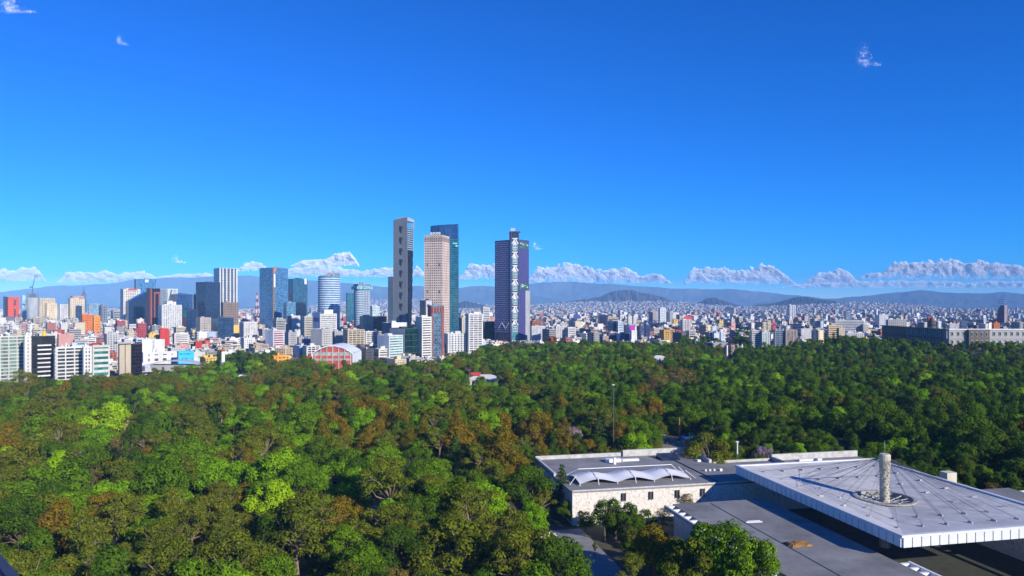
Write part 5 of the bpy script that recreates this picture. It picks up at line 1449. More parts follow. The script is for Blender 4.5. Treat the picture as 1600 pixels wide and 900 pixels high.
for row in range(8):
    byc = {}
    for i in sorted([i for i in rowof if rowof[i] == row], key=lambda i: pxof(lots[i][1], lots[i][0])):
        c = lots[i][5][0]; byc[c] = byc.get(c, 0) + 1; rank[i] = byc[c]
ORD = ['first', 'second', 'third', 'fourth', 'fifth', 'sixth', 'seventh', 'eighth', 'ninth', 'tenth', 'eleventh', 'twelfth', 'thirteenth', 'fourteenth', 'fifteenth', 'sixteenth', 'seventeenth', 'eighteenth']
def ordn(k): return ORD[k - 1] if k <= len(ORD) else '%dth' % k
for i in range(min(IND, len(lots))):
    y, x, la, lb, h, (cname, col, _) = lots[i]
    size = 'low' if h < 11 else ('mid-rise' if h < 19 else 'tall')
    lab = '%s %s block, %s %s from left, %s row behind park' % (size, cname, ordn(rank[i]), cname, ordn(rowof[i] + 1))
    root = thing('house' if h < 11 else 'apartment_block', lab, 'house' if h < 11 else 'apartment building', (x, y, 0), 'ordinary city blocks behind the park')
    st = rgc.choice(STYLES); wm = wall_mat(col)
    g = MB(); ring_box(g, GA, GB, la, lb, -.3, h - .15, 0); g.build('glazing', glass_mat(rgc.choice(GL)), root)
    w = MB(); facade(w, GA, GB, la, lb, -.3, h, st, 3.1, rgc.choice((3.0, 3.8, 4.6))); stuff(w.build('wall', wm, root))
    if rgc.random() < .55:
        f = side_frames(GA, GB, la, lb)[rgc.choice((0, 0, 1))]
        w = MB(); wall_box(w, f, -.3, f[3] + .1, -.3, h + .4, .93, 1.1); w.build('side_wall', wm, root)
    roof_bits(root, GA, GB, la, lb, h, wm, rgc)

# the rest of the near city and the far city as masses of small blocks
def boxes_np(C_, D_, rot):
    """C_ base centres (n,3), D_ sizes (n,3), rot (n,) -> V, Q without bottoms"""
    n = len(C_)
    sx = np.array([-.5, .5, .5, -.5]); sy = np.array([-.5, -.5, .5, .5])
    ca, sa = np.cos(rot)[:, None], np.sin(rot)[:, None]
    lx_, ly_ = D_[:, 0:1] * sx, D_[:, 1:2] * sy
    X = C_[:, 0:1] + lx_ * ca - ly_ * sa; Y = C_[:, 1:2] + lx_ * sa + ly_ * ca
    Z0 = np.repeat(C_[:, 2:3], 4, 1); Z1 = Z0 + D_[:, 2:3]
    V = np.stack([np.concatenate([X, X], 1), np.concatenate([Y, Y], 1), np.concatenate([Z0, Z1], 1)], 2).reshape(-1, 3)
    q = np.array([[4, 5, 6, 7], [0, 1, 5, 4], [1, 2, 6, 5], [2, 3, 7, 6], [3, 0, 4, 7]])
    Q = (q[None] + 8 * np.arange(n)[:, None, None]).reshape(-1, 4)
    return V, Q
def col_mat():
    m, n, l, p = new_mat('house_walls')
    at = n.new('ShaderNodeAttribute'); at.attribute_name = 'col'
    geo = n.new('ShaderNodeNewGeometry'); nz = n.new('ShaderNodeTexNoise'); nz.inputs['Scale'].default_value = .3; nz.inputs['Detail'].default_value = 4
    l.new(geo.outputs['Position'], nz.inputs['Vector'])
    mr = n.new('ShaderNodeMapRange'); mr.inputs['To Min'].default_value = .8; mr.inputs['To Max'].default_value = 1.15; l.new(nz.outputs['Fac'], mr.inputs['Value'])
    vm = n.new('ShaderNodeVectorMath'); vm.operation = 'SCALE'; l.new(at.outputs['Color'], vm.inputs[0]); l.new(mr.outputs[0], vm.inputs['Scale'])
    l.new(vm.outputs[0], p.inputs['Base Color']); p.inputs['Roughness'].default_value = .75
    return m
M_HOUSES = col_mat()
cs, ds_, rs, cc = [], [], [], []
rot0 = math.atan2(GB[1], GB[0])
def put(x, y, z, sx, sy, sz, c, r=rot0):
    cs.append((x, y, z)); ds_.append((sx, sy, sz)); rs.append(r); cc.append(c)
for (y, x, la, lb, h, (cname, col, _)) in lots[IND:]:
    mx, my = x + (GA[0] * la + GB[0] * lb) / 2, y + (GA[1] * la + GB[1] * lb) / 2
    dk = rgc.choice(((.04, .04, .05), (.09, .09, .10), (.06, .07, .09)))
    j = rgc.uniform(.85, 1.1); c = tuple(min(v * j, .86) for v in col)
    if y < 2100:
        put(mx, my, -.3, lb - .6, la - .6, h, dk)
        nf = max(1, int(h / 3.2)); fh = h / nf
        for k in range(nf + 1):
            put(mx, my, k * fh - (.3 if k == 0 else .8), lb, la, 1.55 if k < nf else 1.6, c)
        for s in (-1, 1):
            if rgc.random() < .7:
                put(mx + GA[0] * la * .5 * s, my + GA[1] * la * .5 * s, -.3, lb * rgc.uniform(.3, 1.0), .5, h + .4, c)
            if rgc.random() < .5:
                put(mx + GB[0] * lb * .5 * s, my + GB[1] * lb * .5 * s, -.3, .5, la * rgc.uniform(.3, 1.0), h + .4, c)
    else:
        put(mx, my, -.3, lb, la, h, c)
        nf = max(1, int(h / 4.5))
        for k in range(nf): put(mx, my, 1.5 + k * 4.5, lb + .4, la * rgc.uniform(.4, .8), 1.7, dk); put(mx, my, 1.5 + k * 4.5, lb * rgc.uniform(.4, .8), la + .4, 1.7, dk)
    put(mx, my, h + .7, lb * .94, la * .94, .25, rgc.choice(((.42, .40, .38), (.5, .49, .47), (.40, .2, .15), (.55, .55, .55), (.3, .3, .3))))
    for k in range(rgc.randint(1, 3)):
        put(mx + rgc.uniform(-.3, .3) * la, my + rgc.uniform(-.3, .3) * la, h + .8, rgc.uniform(2, 5), rgc.uniform(2, 5), rgc.uniform(1.5, 3.6), rgc.choice((c, c, (.75, .75, .74), (.1, .1, .11))))
V, Q = boxes_np(np.array(cs), np.array(ds_), np.array(rs))
o = link('city_houses', np_mesh('city_houses', V, Q, [M_HOUSES], colors=np.repeat(np.c_[np.array(cc), np.ones(len(cc))], 5, 0)))
tag(o, 'dense mass of mid-distance city houses', 'houses', kind='stuff')
# far city
cs, ds_, rs, cc = [], [], [], []
rf = random.Random(5)
def far_col():
    r_ = rf.random()
    if r_ < .50: b_ = rf.uniform(.42, .76); return (b_, b_ * .98, b_ * .94)
    if r_ < .70: b_ = rf.uniform(.3, .55); return (b_, b_ * .93, b_ * .85)
    if r_ < .80: return (.50, .30, .24)
    if r_ < .84: return (.45, .10, .07)
    if r_ < .93: return (.14, .15, .18)
    return (.35, .40, .48)
for k in range(38000):
    u = rf.random()
    y = 2500 * (15000 / 2500) ** (u ** .85)
    px = rf.uniform(-30, 1630)
    x = wx(px, y)
    z = slope_z(x, y)
    if y > 10500 and z < 8: continue
    near_ = y < 4200
    s = rf.uniform(11, 26) * (1 + (y - 2500) / 22000)
    h = rf.choice((6, 8, 10, 12, 16)) * rf.uniform(.8, 1.2)
    q_ = rf.random()
    if near_ and q_ < .10: h += rf.uniform(8, 26)
    elif q_ < .010 and y < 7000: h += rf.uniform(12, 40)
    if z < 1: h = min(h, HC - (475.0 - HOR) / F * y) if y < 6000 else min(h, 60)
    fc_ = far_col(); kf = .92 if y < 4500 else .74
    put(x, y, z - 2, s, s * rf.uniform(.6, 1.2), h + 2, tuple(v_ * kf for v_ in fc_), rot0 + rf.uniform(-.2, .2))
V, Q = boxes_np(np.array(cs), np.array(ds_), np.array(rs))
o = link('far_city', np_mesh('far_city', V, Q, [M_HOUSES], colors=np.repeat(np.c_[np.array(cc), np.ones(len(cc))], 5, 0)))
tag(o, 'far-off speckled sea of pale houses reaching the hills', 'houses', kind='stuff')
# ------------------------------------------------------------------ trees
def leaf_mat(name, cols, trans=.16, wild=.42):
    """leaf colour: differs from tree to tree, clump to clump and leaf spray to leaf spray"""
    m, n, l, p = new_mat(name)
    oi = n.new('ShaderNodeObjectInfo'); geo = n.new('ShaderNodeNewGeometry'); tc = n.new('ShaderNodeTexCoord')
    nz = n.new('ShaderNodeTexNoise'); nz.inputs['Scale'].default_value = .28; nz.inputs['Detail'].default_value = 3
    l.new(geo.outputs['Position'], nz.inputs['Vector'])
    a1 = n.new('ShaderNodeMath'); a1.operation = 'MULTIPLY_ADD'; a1.inputs[1].default_value = .55; l.new(oi.outputs['Random'], a1.inputs[0])
    a2 = n.new('ShaderNodeMath'); a2.operation = 'MULTIPLY'; a2.inputs[1].default_value = .35; l.new(nz.outputs['Fac'], a2.inputs[0]); l.new(a2.outputs[0], a1.inputs[2])
    cr = n.new('ShaderNodeValToRGB'); e = cr.color_ramp.elements
    cols = [(c[0] * 1.72, c[1] * 1.75, c[2] * .85) for c in cols]
    e[0].position, e[0].color = .1, (*cols[0], 1); e[1].position, e[1].color = .8, (*cols[-1], 1)
    for k, c in enumerate(cols[1:-1]):
        x = e.new(.1 + .7 * (k + 1) / (len(cols) - 1)); x.color = (*c, 1)
    l.new(a1.outputs[0], cr.inputs['Fac'])
    mr = n.new('ShaderNodeMapRange'); mr.inputs['To Min'].default_value = 1 - wild; mr.inputs['To Max'].default_value = 1 + wild; l.new(geo.outputs['Random Per Island'], mr.inputs['Value'])
    vm = n.new('ShaderNodeVectorMath'); vm.operation = 'SCALE'; l.new(cr.outputs[0], vm.inputs[0]); l.new(mr.outputs[0], vm.inputs['Scale'])
    n.remove(p); out = n['Material Output']
    d = n.new('ShaderNodeBsdfDiffuse'); t = n.new('ShaderNodeBsdfTranslucent'); mx = n.new('ShaderNodeMixShader'); mx.inputs['Fac'].default_value = trans
    l.new(vm.outputs[0], d.inputs['Color']); l.new(vm.outputs[0], t.inputs['Color'])
    l.new(d.outputs[0], mx.inputs[1]); l.new(t.outputs[0], mx.inputs[2]); l.new(mx.outputs[0], out.inputs['Surface'])
    return m
BARK = flat_mat('bark', (.13, .095, .065), .95, 0, 1.2, .3)
BARK_P = flat_mat('pale_bark', (.24, .175, .115), .9, 0, .9, .3)
BARK_R = flat_mat('red_bark', (.32, .15, .07), .9, 0, 1.0, .3)

def lobes_for(shape, R_, H_, rg, n):
    """lobe centres and radii; R_ crown radius, H_ full tree height"""
    L_ = []
    if shape == 'round':
        for i in range(n):
            v = rg.normal(size=3); v /= np.linalg.norm(v); v[2] = v[2] * .8 + .18
            rr = rg.uniform(.55, .76) * R_
            L_.append((np.array([v[0] * rr, v[1] * rr, H_ - R_ * 1.0 + v[2] * rr * 1.05]), np.array([1, 1, .9]) * R_ * rg.uniform(.26, .38)))
    elif shape == 'broad':
        for i in range(n):
            an, q = rg.uniform(0, 6.28), math.sqrt(rg.uniform(.02, 1))
            rr = q * R_ * .78
            L_.append((np.array([math.cos(an) * rr, math.sin(an) * rr, H_ - R_ * .28 - (q ** 2) * R_ * .72 + rg.uniform(-.16, .12) * R_]), np.array([1, 1, .85]) * R_ * rg.uniform(.20, .34)))
        for i in range(n // 2):
            an = rg.uniform(0, 6.28); rr = R_ * rg.uniform(.45, .85)
            L_.append((np.array([math.cos(an) * rr, math.sin(an) * rr, H_ - R_ * rg.uniform(1.0, 1.65)]), np.array([1, 1, .85]) * R_ * rg.uniform(.20, .30)))
    elif shape == 'open':      # eucalyptus: separate clumps on long limbs
        for i in range(n):
            an, q = rg.uniform(0, 6.28), rg.uniform(.15, 1)
            L_.append((np.array([math.cos(an) * R_ * q * .8, math.sin(an) * R_ * q * .8, H_ - R_ * .25 - q * R_ * .35 - rg.uniform(0, .75) * R_]), np.array([1, 1, .62]) * R_ * rg.uniform(.18, .30)))
    elif shape == 'tall':
        for i in range(n):
            t = rg.uniform(0, 1); an = rg.uniform(0, 6.28)
            rr = R_ * (.75 * math.sin(math.pi * (t * .8 + .12))) * rg.uniform(.3, .9)
            L_.append((np.array([math.cos(an) * rr, math.sin(an) * rr, H_ * (.30 + .62 * t)]), np.array([1, 1, 1.15]) * R_ * rg.uniform(.25, .36)))
    elif shape == 'cone':
        for i in range(n):
            t = i / n; an = i * 2.4
            rr = R_ * (1 - t) * rg.uniform(.45, .85)
            L_.append((np.array([math.cos(an) * rr, math.sin(an) * rr, H_ * (.16 + .80 * t)]), np.array([1, 1, .45]) * R_ * (.16 + .28 * (1 - t))))
    return L_

def make_tree(shape, R_, H_, n, dens, size, leaf, bark, seed, pale_limbs=True, droop=0.0, bare=0.0):
    """returns (crown mesh, trunk mesh, joined mesh)"""
    rg = np.random.default_rng(seed)
    L_ = lobes_for(shape, R_, H_, rg, n)
    if shape != 'cone':            # no two sides of a crown reach equally far
        a0, a1 = rg.uniform(0, 6.28, 2); L2_ = []
        for c_, r_ in L_:
            an_ = math.atan2(c_[1], c_[0]); k_ = 1 + .22 * math.cos(an_ - a0) + .14 * math.cos(2 * an_ - a1)
            L2_.append((np.array([c_[0] * k_, c_[1] * k_, c_[2] + rg.normal() * R_ * .06]), r_ * rg.uniform(.72, 1.28)))
        L_ = L2_
    cs, ns = [], []
    for k, (c, r) in enumerate(L_):
        m = int(dens * 4 * math.pi * (r[0] * r[2]) / (size * size))
        v = rg.normal(size=(m, 3)); v /= np.linalg.norm(v, axis=1, keepdims=True)
        v[:, 2] = np.where((v[:, 2] < -.2) & (rg.random(m) < .6), -v[:, 2], v[:, 2])
        # lumpy radius inside each clump
        f = 1 + .16 * np.sin(v[:, 0] * 5 + k) * np.sin(v[:, 1] * 6 + 2 * k) + .13 * np.sin(v[:, 2] * 7 + k)
        rad = f * (1 - np.abs(rg.normal(size=m)) * .17)
        rad *= np.where(rg.random(m) < .10, 1.15, 1)
        p = c + v * r * rad[:, None]
        if droop: p[:, 2] -= droop * rg.random(m) ** 2 * r[2]
        # drop sprays buried in other clumps
        keep = np.ones(m, bool)
        for j, (c2, r2) in enumerate(L_):
            if j != k: keep &= (((p - c2) / (r2 * .72)) ** 2).sum(1) > 1
        cs.append(p[keep]); ns.append((v + rg.normal(size=(m, 3)) * .27 + np.array([0, 0, .10]))[keep])
    c = np.concatenate(cs); nn = np.concatenate(ns)
    if bare:
        kk = rg.random(len(c)) > bare; c, nn = c[kk], nn[kk]
    V, Q = cards(c, nn, rg.uniform(.6, 1.35, len(c)) * size, rg, .62, .18)
    crown = np_mesh('crown', V, Q, [leaf])
    # trunk and limbs
    w = MB()
    tr = max(.28, R_ * .055)
    fork = H_ - R_ * (1.5 if shape in ('round', 'broad', 'open') else 0.4)
    fork = max(fork, H_ * .28)
    if shape in ('cone', 'tall'): fork = H_ * .8
    bend = rg.normal(size=2) * .5
    w.tube([(0, 0, -.6), (bend[0] * .2, bend[1] * .2, fork * .35), (bend[0], bend[1], fork * .75), (bend[0] * 1.1, bend[1] * 1.1, fork)], [tr * 1.35, tr, tr * .85, tr * .7], 8)
    for k, (lc, r) in enumerate(L_):
        if shape in ('cone',) and k % 3: continue
        base = np.array([bend[0] * 1.1, bend[1] * 1.1, fork * (1 if shape not in ('cone', 'tall') else min(1, lc[2] / H_ * .9 / .8))])
        if shape in ('cone', 'tall'): base = np.array([bend[0] * .6, bend[1] * .6, min(lc[2] * .9, fork)])
        mid = base * .5 + lc * .5 + rg.normal(size=3) * R_ * .06
        w.tube([tuple(base), tuple(mid), tuple(lc)], [tr * .5, tr * .3, tr * .12], 5, cap=False)
        if shape in ('open',) or bare:
            for q in range(3 if not bare else 5):
                tip = lc + rg.normal(size=3) * r * .75
                w.tube([tuple(mid * .4 + lc * .6), tuple((mid + lc + tip) / 3), tuple(tip)], [tr * .16, tr * .11, tr * .05], 4, cap=False)
    me = bpy.data.meshes.new('trunk'); me.from_pydata([tuple(v) for v in w.v], [], w.f); me.materials.append(bark); me.update()
    # joined copy for the forest mass
    tv = np.array([tuple(v) for v in w.v]); tq = np.array([f for f in w.f if len(f) == 4])
    jm = np_mesh('forest_tree', np.concatenate([V, tv]), np.concatenate([Q, tq + len(V)]), [leaf, bark], mi=np.concatenate([np.zeros(len(Q), int), np.ones(len(tq), int)]))
    return crown, me, jm

LM = {
 'dark':   leaf_mat('leaf_dark_green', [(.026, .050, .010), (.036, .070, .010), (.052, .088, .012)]),
 'mid':    leaf_mat('leaf_mid_green', [(.045, .085, .009), (.064, .118, .010), (.082, .135, .012)]),
 'bright': leaf_mat('leaf_bright_green', [(.075, .15, .010), (.095, .19, .010), (.125, .215, .012)]),
 'lime':   leaf_mat('leaf_yellow_green', [(.13, .23, .010), (.16, .26, .012), (.18, .27, .012)]),
 'olive':  leaf_mat('leaf_olive', [(.055, .070, .012), (.075, .090, .014), (.095, .098, .016)]),
 'brown':  leaf_mat('leaf_rust_brown', [(.080, .072, .012), (.110, .080, .013), (.125, .080, .014)]),
 'tan':    leaf_mat('leaf_dry_tan', [(.10, .075, .035), (.12, .085, .04), (.11, .08, .04)]),
 'purple': leaf_mat('leaf_purple', [(.16, .11, .30), (.20, .14, .36), (.22, .16, .38)]),
 'pine':   leaf_mat('leaf_pine', [(.018, .040, .014), (.026, .055, .018), (.03, .06, .02)]),
}
# kind -> description, list of (shape, R, H, lobes, density, spray size, leaf, bark)
SPEC = {
 'dark':   ('dark green', [('broad', 9.5, 21, 20, 1.5, .62), ('round', 8.0, 20, 17, 1.5, .62), ('tall', 6.5, 23, 20, 1.4, .62)], BARK),
 'mid':    ('mid green', [('broad', 9.0, 20, 20, 1.5, .62), ('round', 8.5, 19, 18, 1.5, .62)], BARK),
 'bright': ('bright green', [('round', 8.0, 19, 18, 1.7, .60), ('broad', 8.5, 18, 18, 1.6, .62)], BARK),
 'lime':   ('yellow-green', [('round', 7.8, 20, 24, 1.5, .58)], BARK),
 'olive':  ('olive', [('open', 9.5, 24, 26, 1.5, .62), ('broad', 9.5, 22, 22, 1.35, .62), ('open', 8.5, 25, 22, 1.5, .62)], BARK_P),
 'brown':  ('rust-brown', [('tall', 6.5, 21, 24, 1.3, .60), ('broad', 8.0, 20, 20, 1.25, .60)], BARK_R),
 'tan':    ('bare tan', [('broad', 7.5, 17, 18, 1.0, .45)], BARK_P),
 'purple': ('purple-flowering', [('broad', 7.0, 16, 18, 1.2, .55)], BARK),
 'pine':   ('dark conifer', [('cone', 6.0, 21, 30, 1.6, .55)], BARK),
}
PROTO = {}
JOIN = []                                  # joined meshes in instance order
protoc = bpy.data.collections.new('forest_prototypes')       # never linked: only feeds the forest masses
sd = 100
for kind, (desc, shapes, bark) in SPEC.items():
    PROTO[kind] = []
    for sh in shapes:
        sd += 1
        crown, trunk, jm = make_tree(*sh, LM[kind], bark, sd, bare=.45 if kind == 'tan' else 0, droop=.5 if kind in ('brown', 'olive') else 0)
        idx = len(JOIN)
        ob = bpy.data.objects.new('proto_%02d' % idx, jm); protoc.objects.link(ob)
        PROTO[kind].append((crown, trunk, idx, sh[2], sh[1], sh[0])); JOIN.append(jm)

# --- where trees stand
ZONES = [  # px, row, radius x, radius y, kind, weight : patches of one kind seen in the photo
 (470, 640, 110, 40, 'brown', 5), (590, 675, 60, 30, 'brown', 4), (820, 675, 90, 28, 'brown', 5), (60, 640, 120, 50, 'olive', 3), (240, 760, 260, 110, 'olive', 4), (180, 690, 60, 30, 'brown', 3),
 (350, 770, 70, 25, 'brown', 4), (360, 565, 60, 25, 'bright', 8), (240, 640, 60, 40, 'bright', 4), (380, 660, 60, 40, 'bright', 4), (570, 745, 90, 50, 'bright', 5), (700, 760, 60, 50, 'mid', 4), (870, 560, 200, 30, 'bright', 3),
 (960, 600, 160, 35, 'mid', 4), (900, 640, 110, 30, 'olive', 3), (1250, 580, 250, 30, 'dark', 3), (1400, 640, 250, 70, 'dark', 4), (720, 850, 200, 60, 'olive', 4), (1500, 700, 150, 60, 'dark', 5), (40, 720, 60, 30, 'lime', 2), (1020, 640, 120, 40, 'dark', 3),
 (1055, 575, 35, 10, 'tan', 9), (90, 800, 160, 60, 'mid', 2), (1100, 600, 200, 60, 'mid', 2), (450, 590, 200, 25, 'olive', 3), (200, 600, 120, 20, 'olive', 3)]
BASEW = {'dark': 3.2, 'mid': 3.4, 'bright': 2.0, 'olive': 2.2, 'brown': .6, 'lime': .12, 'tan': .12, 'pine': .35, 'purple': .06}
rgt_ = random.Random(99)
def pick_kind(px, py):
    w_ = dict(BASEW)
    if px > 1150: w_['olive'] *= .5; w_['brown'] *= .2; w_['dark'] *= 1.5
    for zx, zy, rx, ry, k, wt in ZONES:
        g = math.exp(-((px - zx) / rx) ** 2 - ((py - zy) / ry) ** 2)
        w_[k] += wt * g * 1.6
    ks = list(w_); return rgt_.choices(ks, [w_[k] for k in ks])[0]
# clear lines of sight: (px from, px to, d from, d to)
CLEAR = [(1028, 1112, 350, 470), (196, 222, 395, 515), (598, 634, 285, 375), (577, 592, 236, 306), (600, 615, 335, 432), (722, 786, 648, 760), (672, 705, 650, 740), (1018, 1042, 830, 1000),
         (362, 392, 640, 905), (343, 354, 730, 850), (1312, 1328, 340, 480), (486, 553, 810, 905), (604, 650, 800, 1010), (655, 700, 820, 1040), (1125, 1150, 900, 1250)]
def blocked(x, y):
    px = pxof(x, y)
    for a_, b_, d0_, d1_ in CLEAR:
        if a_ < px < b_ and d0_ < y < d1_: return True
    u, v = to_mus(x, y)
    if -120 < u < 64 and -44 < v < 106: return True
    if 60 < u < 136 and -44 < v < 66: return True
    if 84 < u < 156 and -74 < v < 12: return True
    if 92 < u < 136 and 0 < v < 88: return True
    if 70 < u < 84 and 79 < v < 93: return True
    if -60 < u < 92 and -99 < v < -60: return True
    return False
TREES = []          # x, y, kind, variant, scale, rot
def add_tree(px, ytop, d, kind, var=0, wide=1.0):
    x = wx(px, d); z = ground_z(x, d); H_ = PROTO[kind][var][3]
    s = (wz(ytop, d) - z) / H_
    TREES.append([x, d, kind, var, s, rgt_.uniform(0, 6.28), wide])
HAND = [(915, 798, 268, 'dark', 1, 1.0), (962, 790, 266, 'dark', 0, 1.0), (1008, 797, 262, 'dark', 1, 1.0), (1035, 792, 272, 'tan', 0, 1.0), (884, 780, 285, 'dark', 0, .9), (862, 765, 300, 'dark', 2, 1.1), (846, 742, 318, 'mid', 1, 1.0), (1075, 770, 288, 'tan', 0, .9), (1000, 838, 232, 'mid', 0, .9), (1055, 842, 212, 'dark', 0, .8), (930, 845, 245, 'olive', 2, .8),
        (425, 751, 262, 'lime', 0, 1.05), (556, 733, 292, 'bright', 0, 1.15), (500, 770, 268, 'mid', 0, 1.1), (945, 776, 262, 'dark', 1, 1.0), (988, 786, 259, 'dark', 0, .85), (878, 722, 296, 'pine', 0, 1.0), (828, 724, 288, 'dark', 0, 1.05),
        (1128, 806, 204, 'mid', 0, 1.0), (1175, 835, 192, 'mid', 0, .8), (1090, 830, 200, 'olive', 1, .9), (1020, 818, 222, 'brown', 1, .95), (985, 850, 205, 'olive', 2, 1.0), (825, 785, 240, 'bright', 0, .7), (997, 677, 378, 'bright', 0, 1.15), (893, 664, 420, 'purple', 0, .9),
        (1192, 694, 362, 'purple', 0, .9), (880, 662, 400, 'brown', 0, 1.2), (790, 660, 405, 'brown', 0, 1.2), (585, 655, 402, 'brown', 0, 1.2), (640, 665, 395, 'brown', 0, 1.0), (185, 680, 352, 'tan', 0, 1.15), (345, 752, 292, 'brown', 1, 1.0), (715, 800, 212, 'olive', 1, 1.15), (880, 835, 196, 'dark', 0, .9), (800, 812, 200, 'olive', 0, 1.0),
        (1530, 660, 400, 'dark', 0, 1.2), (760, 742, 300, 'dark', 1, 1.0), (740, 735, 290, 'mid', 1, .9), (250, 800, 228, 'olive', 0, 1.05), (145, 800, 232, 'olive', 2, 1.0), (360, 790, 236, 'olive', 0, 1.0), (60, 830, 215, 'mid', 0, 1.0), (1140, 690, 372, 'dark', 0, 1.0), (1245, 690, 372, 'bright', 1, .9),
        (1370, 690, 372, 'mid', 1, 1.0), (1450, 700, 345, 'dark', 1, 1.0), (1510, 718, 330, 'olive', 1, 1.0), (690, 715, 330, 'mid', 0, .9), (640, 700, 350, 'dark', 0, 1.0), (1055, 572, 640, 'tan', 0, 1.8), (1030, 584, 610, 'tan', 0, 1.4)]
for h_ in HAND: add_tree(*h_)
SP = 10.6
cells = {}
def too_close(x, y, r):
    cx_, cy_ = int(x // 12), int(y // 12)
    for i in (-1, 0, 1):
        for j in (-1, 0, 1):
            for (qx, qy) in cells.get((cx_ + i, cy_ + j), ()):
                if (qx - x) ** 2 + (qy - y) ** 2 < r * r: return True
    return False
for t_ in TREES: cells.setdefault((int(t_[0] // 12), int(t_[1] // 12)), []).append((t_[0], t_[1]))
for q_ in range(26):        # shelter trees at the castle's left corner
    ty_ = rgt_.uniform(985, 1030); px_ = rgt_.uniform(1366, 1420); tx_ = wx(px_, ty_); TREES.append([tx_, ty_, rgt_.choice(('dark', 'mid')), 0, rgt_.uniform(.55, .85), rgt_.uniform(0, 6), 1.0])
y = 128.0
while y < 1340:
    x = -.76 * y - 20
    while x < .76 * y + 20:
        tx, ty = x + rgt_.uniform(-4.5, 4.5), y + rgt_.uniform(-4.5, 4.5)
        x += SP
        px = pxof(tx, ty)
        hill = ground_z(tx, ty) > 1.5
        if ty > edge_d(px) + (4 if not hill else 0): continue
        if blocked(tx, ty) or too_close(tx, ty, 7.6): continue
        if hill and not is_free(tx, ty, -4): continue
        kind = pick_kind(px, pyof(18, ty))
        var = rgt_.randrange(len(PROTO[kind]))
        s = rgt_.triangular(.55, 1.3, .85) * (.72 if hill else 1)
        if ty < 460: s = rgt_.triangular(.6, 1.5, 1.0)
        if ty < 460 and s > 1.1 and too_close(tx, ty, 10.0): s *= .8
        if ty > edge_d(px) - 25: s *= .85
        if any((tx - q_[0]) ** 2 + (ty - q_[1] + 6) ** 2 < 15 ** 2 for q_ in TREES[:len(HAND)]): s = min(s, .62)
        # keep the museum walls and roofs in sight from the near side
        u, v = to_mus(tx, ty)
        if -120 < u < 100 and -66 < v < -38 and u < 92: s *= .45
        if 151 < u < 215 and -75 < v < 40: s = min(s, .62)
        if 60 < u < 200 and 40 <= v < 120: s = min(s, .72)
        cells.setdefault((int(tx // 12), int(ty // 12)), []).append((tx, ty))
        TREES.append([tx, ty, kind, var, s, rgt_.uniform(0, 6.28), rgt_.uniform(.9, 1.15)])
    y += SP
inview = [i for i, t_ in enumerate(TREES) if -60 < pxof(t_[0], t_[1]) < 1660 and pyof(ground_z(t_[0], t_[1]) + PROTO[t_[2]][t_[3]][3] * t_[4], t_[1]) < 905]
hand_i = [i for i in range(len(HAND))]
order = sorted([i for i in inview if i >= len(HAND)], key=lambda i: TREES[i][1] / (TREES[i][4]))
single = hand_i + order[:296 - len(hand_i)]
sset = set(single)
# label rows: by distance, then rank of its colour from the left
ss = sorted(single, key=lambda i: TREES[i][1])
NR = 9
rw = {i: k * NR // len(ss) for k, i in enumerate(ss)}
rk = {}
for r_ in range(NR):
    cnt = {}
    for i in sorted([i for i in ss if rw[i] == r_], key=lambda i: pxof(TREES[i][0], TREES[i][1])):
        k = TREES[i][2]; cnt[k] = cnt.get(k, 0) + 1; rk[i] = cnt[k]
SHAPE_W = {'round': 'rounded', 'broad': 'spreading', 'open': 'open-limbed', 'tall': 'tall', 'cone': 'pointed'}
SPECIAL = {11: 'bright yellow-green round tree, the lowest such bright one at left of the museum', 16: 'pointed dark conifer at the left corner of the museum hall', 24: 'perfectly rounded vivid green tree behind the museum hall', 25: 'small purple jacaranda among rust-brown trees behind the museum', 18: 'large mid green tree in front of the saw-tooth museum wing', 21: 'rust-brown sparse tree in front of the pale stone museum wall'}
for i in single:
    tx, ty, kind, var, s, rot, wide = TREES[i]
    crown, trunk, idx, H_, R_, shape = PROTO[kind][var]
    lab = SPECIAL.get(i) or '%s %s tree, %s %s from left in tree row %s from bottom' % (SHAPE_W[shape], SPEC[kind][0], ordn(rk[i]), SPEC[kind][0], ['one', 'two', 'three', 'four', 'five', 'six', 'seven', 'eight', 'nine'][rw[i]])
    o = thing('conifer_tree' if kind == 'pine' else ('jacaranda_tree' if kind == 'purple' else 'park_tree'), lab, 'tree', (tx, ty, ground_z(tx, ty)), 'trees of the park')
    o.rotation_euler = (0, 0, rot); o.scale = (s * wide, s * wide, s)
    link('trunk', trunk, o); link('crown', crown, o)

